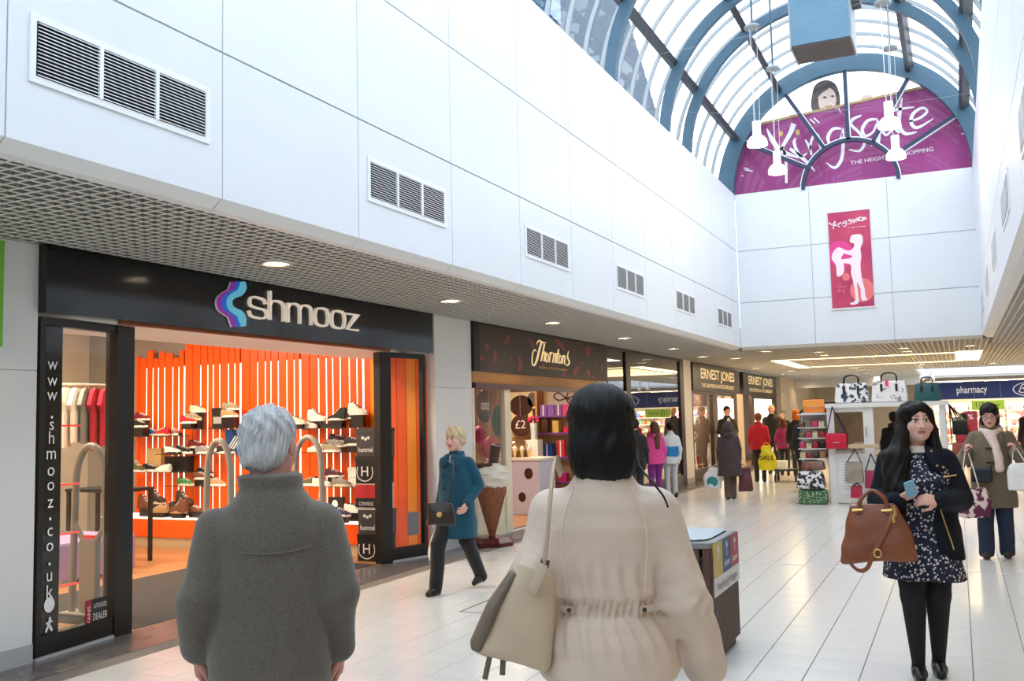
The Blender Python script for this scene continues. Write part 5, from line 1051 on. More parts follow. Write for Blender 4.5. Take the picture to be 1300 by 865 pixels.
for u, (x0, yy) in enumerate(((-1.0, 48.6), (.5, 48.6), (2.0, 48.6), (-.2, 51.3), (1.6, 51.3), (3.4, 51.3))):
    r = empty('shelf_unit', (x0, yy, 0), 0, 'white pharmacy shelf unit stocked with packets, %s' % ['beside the beige wall', 'under the blue lettering', 'beneath the oval logo', 'against the back wall by the corner', 'against the middle of the back wall', 'against the far end of the back wall'][u], 'shelf unit', 'pharmacy shelving')
    bx('back', M_prodw, 0, 1.4, .3, .34, 0, 1.9, r); pm = MB()
    for k in range(5):
        z = .12+.36*k; bx('shelf', M_prodw, 0, 1.4, 0, .3, z-.02, z, r); x = .03
        while x < 1.3: w = .06+.09*rd.random(); pm.box(x, x+w*.92, .04, .2, z, z+.1+.14*rd.random(), rd.randrange(8)); x += w
    tag(pm.build('packets', PC, r), kind='stuff')
gs2 = empty('promotion_sign', (onY(1254, 512, 44.8)[0], 44.8, 0), 0, 'green hanging half price promotion sign below the blue fascia', 'sign'); zz = onY(1254, 508, 44.8)[2]
bx('card', mat('promo_green', (160, 190, 50), .5, emit=.2), -.62, .62, 0, .02, zz-.42, zz-.02, gs2); text('promo_number', '1/2', (-.32, -.003, zz-.29), (1, 0, 0), (0, 0, 1), .22, mat('promo_ink', (60, 70, 40), .5), gs2, .001); text('promo_word', 'price', (.22, -.003, zz-.27), (1, 0, 0), (0, 0, 1), .16, MATS['promo_ink'], gs2, .001)
for x in (-.5, .5): MB().cyl((x, .01, zz-.02), (x, .01, 2.84), .006, n=5).build('hanger', M_alu, gs2)
rs = empty('red_counter_display', (onY(1233, 540, 44.6)[0], 44.6, 0), 0, 'dark red promotional panel standing in the pharmacy entrance', 'display'); bx('panel', mat('dark_red_panel', (150, 30, 50), .5), -.25, .25, 0, .06, 0, 1.55, rs); text('panel_mark', '%', (0, -.004, 1.2), (1, 0, 0), (0, 0, 1), .22, M_signw, rs, .001); bx('foot', M_alu, -.3, .3, -.15, .2, 0, .03, rs)
sp = empty('security_camera', (onY(1170, 486, 36)[0], 36, 2.66), 0, 'small white conical fitting hanging before the blue fascia', 'ceiling fitting'); MB().lathe([(.1, 0), (.09, .1), (.02, .16), (.02, .3)], n=14).build('housing', M_lampw, sp, True)
sp = empty('ceiling_speaker', (onY(1184, 486, 36)[0], 36, 2.62), 0, 'small white cylindrical fitting hanging before the blue fascia', 'ceiling fitting'); MB().cyl((0, 0, 0), (0, 0, .35), .07, n=14).build('housing', M_lampw, sp, True)
# ------------------------------------------------------------------ recycling bin
M_slat = mat('dark_wood_slat', (84, 56, 46), .55, var=.2, vscale=6, stretch=(8, 8, .6)); M_bmet = mat('bin_steel', (150, 154, 156), .3, metal=.7)
bn = empty('recycling_bin', (-1.78, 6.66, 0), 0, 'wood-slatted recycling bin with steel rim and coloured labels', 'bin')
hx_, hy_, HB = .28, .40, .79
bx('base', mat('bin_base', (52, 52, 54), .5), -hx_+.03, hx_-.03, -hy_+.03, hy_-.03, 0, .07, bn); bx('carcass', mat('bin_inner', (46, 38, 34), .7), -hx_+.03, hx_-.03, -hy_+.03, hy_-.03, .07, .70, bn)
sl = MB().box(-.5, .5, -.5, .5, 0, 1).mesh('slat', M_slat)
def bslat(x, y, wx, wy): o = link('slat', sl, bn, (x, y, .06)); o.scale = (wx, wy, HB-.10)
n = 8
for i in range(n):
    x = -hx_+.035+(2*hx_-.07)*i/(n-1)
    for sy in (-1, 1): bslat(x, sy*(hy_-.012), .046 if i not in (2,) else .03, .024)
n = 15
for i in range(n):
    y = -hy_+.03+(2*hy_-.06)*i/(n-1)
    for sx in (-1, 1): bslat(sx*(hx_-.012), y, .024, .038)
def rrect(a, b, r, n=6): return [(sx*(a-r)+r*math.cos(t), sy*(b-r)+r*math.sin(t)) for sx, sy, t0 in ((1, 1, 0), (-1, 1, PI/2), (-1, -1, PI), (1, -1, 3*PI/2)) for t in np.linspace(t0, t0+PI/2, n)]
o1 = rrect(hx_+.005, hy_+.005, .06); o2 = rrect(hx_-.04, hy_-.05, .12); rm = MB(); k = len(o1)
vs = [(x, y, HB-.035) for x, y in o1]+[(x, y, HB) for x, y in o1]+[(x, y, HB+.004) for x, y in o2]+[(x, y, HB-.12) for x, y in o2]
rm.add(vs, [(j*k+i, j*k+(i+1) % k, (j+1)*k+(i+1) % k, (j+1)*k+i) for j in range(3) for i in range(k)]); rm.build('rim', M_bmet, bn)
lm = MB(); rg = np.random.RandomState(2); o3 = rrect(hx_-.045, hy_-.055, .12)
vs = [(x*1.01, y*1.01, HB+.012+.008*rg.rand()) for x, y in o3]+[(x*.8, y*.8, HB-.08+.03*rg.rand()) for x, y in o3]+[(x*.4, y*.4, HB-.10+.05*rg.rand()) for x, y in o3]+[(0, 0, HB-.12)]
lm.add(vs, [(j*k+i, j*k+(i+1) % k, (j+1)*k+(i+1) % k, (j+1)*k+i) for j in range(2) for i in range(k)]+[(2*k+i, 2*k+(i+1) % k, 3*k) for i in range(k)]); lm.build('liner', mat('clear_liner', (196, 206, 208), .2), bn, True)
pz = lambda y0, y1, z0, z1, c, nm: bx(nm, c, hx_+.002, hx_+.008, y0, y1, z0, z1, bn)
yy0, yy1 = -hy_+.03, hy_-.0; th = (yy1-yy0)/3
for i, (c, w) in enumerate((((196, 168, 90), ''), ((40, 74, 120), 'plastic'), ((172, 56, 66), 'paper'))):
    pz(yy0+th*i, yy0+th*(i+1)-.002, .56, .78, mat('bin_label_%d' % i, c, .5), 'colour_label')
    if w: text('label_word', w, (hx_+.009, yy0+th*(i+.5), .60), (0, 1, 0), (0, 0, 1), .045, M_signw, bn, .001, width=.17)
    ribbons('label_arrow', [([(0, -.05), (0, .04)], .012), ([(-.03, .01), (0, .045), (.03, .01)], .012, 'sharp')], lambda u, v, yc=yy0+th*(i+.5): np.array([hx_+.0095, yc+u, .71+v]), M_signw, bn)
pz(yy0, yy1, .44, .558, mat('bin_label_white', (216, 212, 212), .5), 'white_label'); text('label_script', 'Recycling @ Kingsgate', (hx_+.009, (yy0+yy1)/2, .475), (0, 1, 0), (0, 0, 1), .05, mat('label_ink', (120, 70, 90), .5), bn, .001, width=.6)

# ------------------------------------------------------------------ handbag stall
M_kw = mat('stall_white', (228, 228, 226), .45); YK = 18.03; KX = -2.14
ks = empty('handbag_stall', (0, 0, 0), 0, 'white panelled handbag stall with mirror and notice in the mall', 'stall')
def kp(px, py, y=YK): return onY(px, py, y)
KR = -0.20
for a, b in ((KX, KX+.12), (-1.53, -1.36), (KR-.1, KR)): bx('post', M_kw, a, b, YK, YK+.1, 0, 1.70, ks); 
for a, b in ((KX, KX+.1), (KR-.1, KR)): bx('rear_post', M_kw, a, b, YK+1.5, YK+1.6, 0, 1.70, ks)
bx('top_board', M_kw, KX-.02, KR+.05, YK-.06, YK+1.62, 1.70, 1.775, ks); bx('lower_panel', M_kw, KX+.12, -1.53, YK+.02, YK+.06, .02, .83, ks); bx('mirror_rail', M_kw, KX+.12, -1.53, YK+.01, YK+.06, .83, .88, ks); bx('upper_rail', M_kw, KX+.12, -1.53, YK+.01, YK+.06, 1.62, 1.70, ks)
bx('mirror', mat('mirror_silver', (226, 222, 214), .03, metal=1.0), KX+.12, -1.53, YK+.03, YK+.04, .88, 1.62, ks)
bx('notice', mat('notice_paper', (236, 238, 242), .6), -1.95, -1.57, YK+.012, YK+.02, .18, .80, ks)
nl = MB()
for i in range(11): nl.box(-1.92, -1.60-.05*(i % 3), YK+.008, YK+.012, .74-.048*i, .748-.048*i)
tag(nl.build('notice_lines', mat('notice_ink', (150, 156, 168), .6), ks), kind='stuff')
bx('door_handle', M_chrome, -1.50, -1.47, YK-.03, YK, 1.18, 1.36, ks); bx('counter_panel', M_kw, -1.36, KR-.1, YK+.02, YK+.06, .02, .84, ks); bx('counter_top', mat('counter_wood', (196, 172, 140), .5), -1.36, KR-.1, YK-.04, YK+.4, .84, .88, ks)
bx('side_panel', M_kw, KX, KX+.04, YK+.1, YK+1.5, 0, 1.70, ks)
# bags
def bag(name, px, pyb, w, h, d, m, label, y, handle=None, rz=0.0, hm=None, z=None, flap=None, x=None, strap=None, cat='bag', grp='bags on the handbag stall', tag_=False, taper=.88):
    P = onY(px, pyb, y); zz = P[2] if z is None else z; xx = P[0] if x is None else x
    r = empty(name, (xx, y, zz), rz, label, cat, grp); hm = hm or mat('bag_black_leather', (30, 28, 30), .4)
    mb = MB(); q = w/2; e = d/2; t = taper
    mb.hexa([(-q, -e, 0), (q, -e, 0), (q, e, 0), (-q, e, 0), (-q*t, -e*.62, h), (q*t, -e*.62, h), (q*t, e*.62, h), (-q*t, e*.62, h)])
    mb.build('body', m, r, True, bevel=min(w, h, d)*.2)
    bx('zip', hm, -q*t*.8, q*t*.8, -.008, .008, h-.004, h+.006, r)
    if handle:
        for s_ in (-1, 1): MB().tube(smoothpts([(-w*.2, s_*e*.55, h*.8), (-w*.19, s_*e*.5, h+handle*.7), (0, s_*e*.45, h+handle), (w*.19, s_*e*.5, h+handle*.7), (w*.2, s_*e*.55, h*.8)], 4), .011, 6).build('handle', hm, r, True)
        for s_ in (-1, 1): bx('handle_tab', hm, s_*w*.2-.02, s_*w*.2+.02, -e*.9, -e*.55, h*.5, h*.85, r)
    if flap: bx('flap', flap, -q*.97, q*.97, -e*1.06, -e*.7, h*.42, h*.98, r, bevel=.008); bx('clasp', M_chrome, -w*.18, w*.18, -e*1.12, -e*1.05, h*.38, h*.42, r)
    if strap:
        P0 = np.array(strap)-np.array([xx, y, zz]); 
        for s_ in (-1, 1): MB().tube([(s_*q*.9, 0, h*.9), (s_*q*.35+P0[0]*.6, P0[1]*.6, h*.9+(P0[2]-h*.9)*.6), tuple(P0)], .012, 6, flat=.4).build('strap', hm, r, True)
    if tag_: bx('price_tag', mat('tag_pink', (236, 70, 120), .5), -.06, .0, -e*1.02, -e*.98, h*.75, h*1.0, r)
    return r
BT = 1.776
M_flo = mat('floral_white_fabric', (232, 228, 226), .6, col2=(44, 50, 70), thr=(.50, .56), vscale=13); M_flo2 = mat('sketch_white_fabric', (232, 228, 226), .6, col2=(150, 134, 138), thr=(.58, .64), vscale=8); M_bw = mat('black_white_floral', (225, 225, 226), .6, col2=(30, 32, 40), thr=(.46, .52), vscale=16)
M_dot = mat('green_dotted', (196, 208, 184), .6, col2=(58, 100, 62), thr=(.26, .34), vscale=30, pattern='voronoi'); M_teal = mat('teal_leather', (22, 78, 82), .45); M_redb = mat('red_leather', (196, 20, 52), .4); M_orb = mat('orange_leather', (240, 140, 50), .45)
bag('weekend_bag', 1082, 512, .60, .36, .3, M_flo, 'white holdall with dark floral print and black handles on stall top', YK+.25, .14, z=BT); bag('weekend_bag', 1130, 511, .62, .38, .3, M_flo2, 'white holdall with faint sketch print and pink tag on stall top', YK+.25, .14, z=BT, tag_=True)
bag('hand_bag', 1179, 520, .44, .32, .26, M_teal, 'teal leather handbag at the end of the stall top', YK+.25, .10, z=BT, x=-.47, hm=mat('bag_dark_teal', (24, 40, 44), .4), tag_=False)
MATS['bag_dark_teal']
bag('satchel', 1034, 524, .38, .24, .16, M_orb, 'orange satchel with flap on top of the purse rack', YK+.15, None, flap=mat('orange_flap', (248, 160, 70), .45), z=1.62)
bag('clutch_bag', 1043, 512, .20, .10, .12, mat('black_patent', (40, 34, 36), .25), 'small dark clutch behind the orange satchel', YK+.42, None, z=1.62)
bag('shoulder_bag', 1062, 570, .36, .27, .10, M_redb, 'red flap shoulder bag hanging on the stall post', YK-.09, None, flap=mat('red_flap', (214, 30, 62), .4), strap=(kp(1057, 515)[0], YK-.08, 1.72), hm=mat('strap_plum', (70, 40, 62), .5))
bag('holdall', 1032, 625, .52, .32, .34, M_bw, 'black and white floral holdall stacked on the green dotted one', YK-.02, None, z=.268, x=-2.46, taper=.8); bag('holdall', 1035, 643, .50, .26, .34, M_dot, 'green dotted suitcase bag on the floor by the stall', YK-.02, None, z=.0, x=-2.43, taper=.98)
for s_ in (-1, 1):
    pass
bag('holdall', 1036, 600, .42, .16, .26, mat('brown_patent', (110, 66, 46), .25, var=.4, vscale=14), 'glossy brown bag lying on the floral holdall', YK+.05, None, z=.60, x=-2.42)
# purse rack on the stall's end
rk = empty('purse_rack', (0, 0, 0), 0, 'narrow white rack packed with purses at the stall end', 'rack')
bx('back', M_kw, -2.66, -2.17, YK+.56, YK+.58, .78, 1.62, rk)
for z in (.80, .98, 1.17, 1.36, 1.60): bx('shelf', M_kw, -2.66, -2.17, YK+.0+.36*(z > .79 and 0), YK+.56, z-.015, z, rk)
for x in (-2.66, -2.19): bx('post', M_kw, x, x+.02, YK+.54, YK+.57, 0, 1.62, rk)
for x in (-2.66, -2.19): bx('front_post', M_alu, x, x+.015, YK+.0+.34, YK+.36, .0, 1.60, rk)
rd = random.Random(9); pcs = [('cream', (226, 206, 170)), ('brown', (110, 70, 50)), ('black', (36, 32, 34)), ('pink', (206, 60, 110)), ('grey', (120, 116, 120)), ('red spotted', (170, 30, 56)), ('olive', (120, 112, 80)), ('tan', (190, 140, 90))]
for k, z in enumerate((.801, .981, 1.171, 1.361)):
    for j in range(4):
        nm, c = pcs[(k*3+j*5) % 8]; h = .09+.05*rd.random()
        r = empty('purse', (-2.6+.115*j, YK+.1, z), rd.uniform(-.1, .1), '%s purse %s on the %s shelf of the purse rack' % (nm, ['at the outer end', 'second from the outer end', 'second from the stall side', 'at the stall side'][j], ['lowest', 'second', 'third', 'highest'][k]), 'purse', 'purses on the rack')
        pm_ = mat('purse_'+nm.replace(' ', '_'), c, .5, var=.25, vscale=30)
        MB().box(-.05, .05, 0, .12, 0, h).build('body', pm_, r, bevel=.012); bx('clasp', M_gold, -.015, .015, -.006, .0, h-.03, h-.015, r)
# bags hung at the other end of the stall and on the front
bag('shoulder_bag', 1200, 585, .34, .24, .14, mat('tan_red_leather', (150, 70, 44), .5, var=.3), 'reddish tan bag hanging at the end of the stall', YK+.05, None, strap=(-.14, YK+.05, 1.72), x=.03, z=.82); bag('shoulder_bag', 1222, 575, .30, .26, .14, M_redb, 'red bag hanging beside the reddish tan one', YK+.35, None, strap=(-.14, YK+.35, 1.72), x=.08, z=.92)
bag('shoulder_bag', 1212, 560, .26, .24, .14, mat('bag_black_leather', (30, 28, 30), .4), 'black bag hanging high at the stall end', YK+.62, None, strap=(-.14, YK+.62, 1.72), x=.02, z=1.18, hm=mat('green_strap', (90, 140, 70), .5)); bag('shoulder_bag', 1205, 530, .2, .28, .12, mat('beige_knit', (206, 190, 160), .8), 'beige soft bag hanging at the stall end corner', YK+.9, None, strap=(-.14, YK+.9, 1.72), x=-.02, z=1.2)
yq = YK-.45
gd = empty('wire_grid_stand', (kp(1096, 620, yq)[0], yq, 0), 0, 'white wire grid stand before the stall hung with bags', 'display stand')
gm = MB()
for i in range(7): gm.cyl((-.16+.06*i, 0, .03), (-.16+.06*i, 0, 1.06), .006, n=5); 
for i in range(16): gm.cyl((-.16, 0, .1+.06*i), (.2, 0, .1+.06*i), .006, n=5)
gm.build('grid', M_kw, gd); bx('top_tray', MATS['counter_wood'], -.2, .3, -.12, .14, 1.0, 1.06, gd); bx('foot', M_kw, -.2, .25, -.2, .2, 0, .03, gd)
bag('shoulder_bag', 1080, 640, .30, .34, .15, mat('beige_grey_canvas', (150, 138, 126), .7, var=.2), 'beige and grey canvas bag hanging on the wire grid', yq-.14, None, z=.42, x=gd.location[0]-.12, strap=(gd.location[0]-.1, yq-.02, .98), hm=mat('maroon_strap', (110, 40, 46), .5)); bag('shoulder_bag', 1098, 640, .26, .3, .14, mat('deep_pink_leather', (150, 34, 70), .5), 'deep pink bag hanging low on the wire grid', yq-.13, None, z=.32, x=gd.location[0]+.17, strap=(gd.location[0]+.15, yq-.02, .9)); bag('shoulder_bag', 1083, 660, .2, .2, .12, mat('crimson_leather', (170, 24, 60), .5), 'crimson bag hanging lowest on the wire grid', yq-.13, None, z=.16, x=gd.location[0]-.1, strap=(gd.location[0]-.09, yq-.02, .4))
# ------------------------------------------------------------------ signed-distance modelling for people and soft things
def at(px, py, d): return ray(px, py)*d+np.array([0, 0, CH])
def rotm(yaw=0.0, pitch=0.0, roll=0.0):
    cy, sy, cp, sp, cr, sr = math.cos(yaw), math.sin(yaw), math.cos(pitch), math.sin(pitch), math.cos(roll), math.sin(roll)
    Rz = np.array([[cy, -sy, 0], [sy, cy, 0], [0, 0, 1]]); Rx = np.array([[1, 0, 0], [0, cp, -sp], [0, sp, cp]]); Ry = np.array([[cr, 0, sr], [0, 1, 0], [-sr, 0, cr]])
    return Rz@Rx@Ry
# primitives: dict(kind, bounds lo/hi, fn(X,Y,Z), k, neg)
def cap(a, b, ra, rb=None, k=.02, neg=False):
    a = np.array(a, float); b = np.array(b, float); rb = ra if rb is None else rb; r = max(ra, rb); d = b-a; L = float(d@d)+1e-9
    def fn(X, Y, Z):
        x, y, z = X-a[0], Y-a[1], Z-a[2]; t = np.clip((x*d[0]+y*d[1]+z*d[2])/L, 0, 1)
        return np.sqrt((x-t*d[0])**2+(y-t*d[1])**2+(z-t*d[2])**2)-(ra+(rb-ra)*t)
    return (np.minimum(a, b)-r, np.maximum(a, b)+r, fn, k, neg)
def ell(c, r, k=.02, R=None, neg=False):
    c = np.array(c, float); r = np.array(r, float); m = r.max() if R is not None else r
    def fn(X, Y, Z):
        x, y, z = X-c[0], Y-c[1], Z-c[2]
        if R is not None: x, y, z = (R[0, 0]*x+R[1, 0]*y+R[2, 0]*z), (R[0, 1]*x+R[1, 1]*y+R[2, 1]*z), (R[0, 2]*x+R[1, 2]*y+R[2, 2]*z)
        q = np.sqrt((x/r[0])**2+(y/r[1])**2+(z/r[2])**2); g = np.sqrt((x/r[0]**2)**2+(y/r[1]**2)**2+(z/r[2]**2)**2)+1e-6
        return q*(q-1)/g
    return (c-m, c+m, fn, k, neg)
def loft(P, k=.03, pw=2.3, neg=False):
    """stacked ellipses: rows of (z, half width, half depth, centre x, centre y)"""
    P = np.array(P, float); zz = P[:, 0]; lo = np.array([(P[:, 3]-P[:, 1]).min(), (P[:, 4]-P[:, 2]).min(), zz.min()]); hi = np.array([(P[:, 3]+P[:, 1]).max(), (P[:, 4]+P[:, 2]).max(), zz.max()])
    def fn(X, Y, Z):
        z = np.clip(Z, zz[0], zz[-1]); w, d, cx, cy = (np.interp(z, zz, P[:, i]) for i in (1, 2, 3, 4))
        q = (np.abs((X-cx)/w)**pw+np.abs((Y-cy)/d)**pw)**(1/pw)
        e = (q-1)*np.minimum(w, d); e = e+0*Z
        return np.maximum(e, np.maximum(zz[0]-Z, Z-zz[-1]))
    return (lo, hi, fn, k, neg)
def rbox(c, h, r=.01, k=.01, R=None, neg=False):
    c = np.array(c, float); h = np.array(h, float); m = np.full(3, np.linalg.norm(h)) if R is not None else h
    def fn(X, Y, Z):
        x, y, z = X-c[0], Y-c[1], Z-c[2]
        if R is not None: x, y, z = (R[0, 0]*x+R[1, 0]*y+R[2, 0]*z), (R[0, 1]*x+R[1, 1]*y+R[2, 1]*z), (R[0, 2]*x+R[1, 2]*y+R[2, 2]*z)
        a, b, d = np.abs(x)-h[0]+r, np.abs(y)-h[1]+r, np.abs(z)-h[2]+r
        return np.sqrt(np.maximum(a, 0)**2+np.maximum(b, 0)**2+np.maximum(d, 0)**2)+np.minimum(np.maximum(a, np.maximum(b, d)), 0)-r
    return (c-m, c+m, fn, k, neg)
def sdf(prims, res, disp=None, zmin=None):
    pos = [p for p in prims if not p[4]]; lo = np.min([p[0] for p in pos], 0)-res*3; hi = np.max([p[1] for p in pos], 0)+res*3
    n = np.ceil((hi-lo)/res).astype(int)+1; D = np.full(n, 1.0); ax = [lo[i]+res*np.arange(n[i]) for i in range(3)]
    for plo, phi, fn, k, neg in prims:
        m = k+res*3+.004; i0 = np.clip(np.floor((plo-m-lo)/res).astype(int), 0, n-1); i1 = np.clip(np.ceil((phi+m-lo)/res).astype(int)+1, 1, n)
        if np.any(i1 <= i0): continue
        s = tuple(slice(a, b) for a, b in zip(i0, i1)); X = ax[0][s[0]][:, None, None]; Y = ax[1][s[1]][None, :, None]; Z = ax[2][s[2]][None, None, :]
        d = fn(X, Y, Z); a = D[s]
        if neg: d = -d; h = np.clip(.5-.5*(a-d)/k, 0, 1); D[s] = a*(1-h)+d*h+k*h*(1-h)
        else: h = np.clip(.5+.5*(a-d)/k, 0, 1); D[s] = a*(1-h)+d*h-k*h*(1-h)
    X = ax[0][:, None, None]; Y = ax[1][None, :, None]; Z = ax[2][None, None, :]
    if disp is not None: D = np.where(np.abs(D) < .06, D+disp(X, Y, Z), D)
    if zmin is not None: D = np.maximum(D, zmin-Z+0*D)
    S = D < 0; c = sum(S[i:n[0]-1+i, j:n[1]-1+j, q:n[2]-1+q].astype(np.int8) for i in (0, 1) for j in (0, 1) for q in (0, 1)); mk = (c > 0) & (c < 8)
    I, J, K = np.nonzero(mk); idx = np.full(mk.shape, -1, int); idx[mk] = np.arange(len(I)); acc = np.zeros((len(I), 3)); cnt = np.zeros(len(I))
    cor = [(i, j, q) for i in (0, 1) for j in (0, 1) for q in (0, 1)]
    for a in cor:
        for b in cor:
            if sum(abs(a[t]-b[t]) for t in range(3)) != 1 or a > b: continue
            da = D[I+a[0], J+a[1], K+a[2]]; db = D[I+b[0], J+b[1], K+b[2]]; x = (da < 0) != (db < 0); t = np.where(x, da/(da-db+1e-12), 0)
            for q in range(3): acc[:, q] += np.where(x, a[q]+t*(b[q]-a[q]), 0)
            cnt += x
    V = lo+res*(np.stack([I, J, K], 1)+acc/cnt[:, None]); F = []
    for axis in range(3):
        o = [t for t in range(3) if t != axis]; sl = [slice(None)]*3; sl[axis] = slice(0, n[axis]-1); s2 = list(sl); s2[axis] = slice(1, n[axis])
        for t in o: sl[t] = slice(1, n[t]-1); s2[t] = slice(1, n[t]-1)
        A = S[tuple(sl)]; B = S[tuple(s2)]; ii = np.stack(np.nonzero(A != B), 1); fl = A[tuple(ii.T)]
        for t in o: ii[:, t] += 1
        q = []
        for du, dv in ((1, 1), (0, 1), (0, 0), (1, 0)):
            e = ii.copy(); e[:, o[0]] -= du; e[:, o[1]] -= dv; q.append(idx[tuple(e.T)])
        q = np.stack(q, 1); flip = fl if axis != 1 else ~fl
        q[~flip] = q[~flip][:, ::-1]; F.append(q)
    return V, np.concatenate(F)
def soft(name, pieces, m, parent=None, tint=None):
    """one mesh object from one or more (verts, faces) pieces"""
    V = np.concatenate([p[0] for p in pieces]); off = 0; F = []
    for v, f in pieces: F.append(f+off); off += len(v)
    F = np.concatenate(F); me = bpy.data.meshes.new(name); me.vertices.add(len(V)); me.vertices.foreach_set('co', V.ravel())
    me.loops.add(len(F)*4); me.loops.foreach_set('vertex_index', F.ravel().astype(np.int32)); me.polygons.add(len(F)); me.polygons.foreach_set('loop_start', np.arange(0, len(F)*4, 4, dtype=np.int32))
    try: me.polygons.foreach_set('loop_total', np.full(len(F), 4, dtype=np.int32))
    except Exception: pass
    me.polygons.foreach_set('use_smooth', np.ones(len(F), bool)); me.materials.append(m); me.update(calc_edges=True)
    if tint is not None:
        at_ = me.color_attributes.new('tint', 'FLOAT_COLOR', 'POINT'); at_.data.foreach_set('color', np.concatenate([tint, np.ones((len(V), 1))], 1).astype(np.float32).ravel())
    return link(name, me, parent)

# ------------------------------------------------------------------ anatomy
def unit(v): v = np.array(v, float); return v/(np.linalg.norm(v)+1e-9)
def hand_prims(wr, d, n, side, curl=.35, s=1.0, thumb_in=.3):
    """palm, four unequal jointed fingers and a thumb leaving the side of the palm"""
    wr = np.array(wr, float); d = unit(d); n = unit(np.array(n, float)-d*(np.array(n, float)@d)); t = np.cross(d, n)*side; P = []
    for i in range(4):
        kb = wr+d*(.082-.006*abs(i-1))*s+t*(.027-.0185*i)*s; P.append(cap(wr+t*(.013-.009*i)*s, kb, .0145*s, .0125*s, .012))
        L = (.074, .082, .076, .058)[i]*s; p = kb; a = 0
        for f_, ca in ((.45, .8), (.31, 1.0), (.24, .8)):
            a += curl*ca*(1+.1*i); dr = d*math.cos(a)+n*math.sin(a); q = p+dr*L*f_; P.append(cap(p, q, .0092*s, .0078*s, .0035)); p = q
    b = wr+d*.024*s+t*.022*s; m = b+unit(d*.62+t*.72+n*thumb_in)*.042*s; e = m+unit(d*.85+t*.22+n*thumb_in*1.2)*.036*s
    P += [cap(wr+d*.015*s, b, .014*s, .015*s, .012), cap(b, m, .0145*s, .0115*s, .008), cap(m, e, .0108*s, .0085*s, .004)]
    return P
def head_prims(c, R, s=1.0, wide=1.0, fem=1.0, nose=1.0):
    c = np.array(c, float); T = lambda x, y, z: c+R@(np.array([x, y, z])*s); w = wide
    E = lambda x, y, z, rx, ry, rz, k=.02, neg=False: ell(T(x, y, z), (rx*s, ry*s, rz*s), k*s, R, neg)
    P = [E(0, -.012, .035, .075, .094, .082), E(0, .020, -.032, .060*w, .068, .082, .03), E(0, .036, -.078, .043*w, .045, .036, .03), E(0, .066, -.098, .022, .020, .018, .022)]
    for q in (-1, 1): P += [E(q*.034*w, .056, -.034, .029*w, .026, .028, .02), E(q*.078, -.01, -.002, .011, .022, .032, .008)]
    P += [cap(T(-.032, .079, .026), T(.032, .079, .026), .011*s, None, .018*s), cap(T(0, .086, .012), T(0, .107*nose, -.030), .0075*s, .0125*s, .010*s)]
    for q in (-1, 1): P += [cap(T(q*.010, .094, -.034), T(q*.012, .096, -.034), .009*s, None, .008*s), E(q*.032, .101, .006, .017, .015, .013, .010, True), E(q*.032, .0775, .006, .0135, .0125, .0125, .002)]
    P += [cap(T(-.018*w, .082, -.0575), T(.018*w, .082, -.0575), .0050*s, None, .006*s), cap(T(-.014*w, .0820, -.0675), T(.014*w, .0820, -.0675), .0058*s, None, .006*s)]
    return P
def paint_head(V, c, R, s, skin, brow=(50, 36, 30), lip=(176, 104, 98), iris=(46, 34, 28), makeup=.4):
    p = ((V-np.array(c))@R)/s; sk = np.array(srgb(*skin)[:3]); C = np.tile(sk, (len(V), 1)); x, y, z = p[:, 0], p[:, 1], p[:, 2]; ax = np.abs(x)
    def put(m, col, a=1.0): C[m] = C[m]*(1-a)+np.array(srgb(*col)[:3])*a
    put((y > .03) & (np.hypot((ax-.042)/.022, (z+.032)/.022) < 1), (206, 120, 108), .22)
    put((y > .06) & (np.hypot((ax-.032)/.021, (z-.010)/.012) < 1), (70, 50, 48), makeup); put((y > .066) & (np.hypot((ax-.032)/.0155, (z-.005)/.0062) < 1), (236, 230, 226)); put((y > .066) & (np.hypot((ax-.032)/.0068, (z-.005)/.0068) < 1), iris)
    put((y > .066) & (np.abs(z-.0125-.003*np.cos((ax-.032)*80)) < .0022) & (np.abs(ax-.032) < .017), (36, 26, 26))
    put((y > .05) & (np.abs(z-(.031+.004*np.cos((ax-.03)*60))) < .0042) & (ax > .011) & (ax < .053), brow, .85)
    put((y > .074) & (np.hypot(x/.025, (z+.0625)/.0105) < 1), lip, .9); put((y > .074) & (np.abs(z+.0628) < .0016) & (ax < .021), (110, 50, 50), .8)
    put((y > .088) & (np.abs(ax-.009) < .0045) & (np.abs(z+.0405) < .003), (120, 70, 62), .7)
    return C
def head_frame(c, yaw=0, pitch=0, roll=0): return rotm(yaw, pitch, roll)
def folds(amp=.004, f=(9, 7, 16), seed=0, diag=0.0):
    r = np.random.RandomState(seed); ph = r.rand(6)*6
    return lambda X, Y, Z: amp*(np.sin(f[0]*X*2+f[2]*Z+3*np.sin(5*Y+ph[0])+ph[1]+diag*Y*20)+.7*np.sin(f[1]*Y*2-f[2]*.6*Z+2*np.sin(7*X+ph[2])+ph[3])+.4*np.sin(34*Z+9*X+ph[4])*np.sin(21*X+ph[5]))

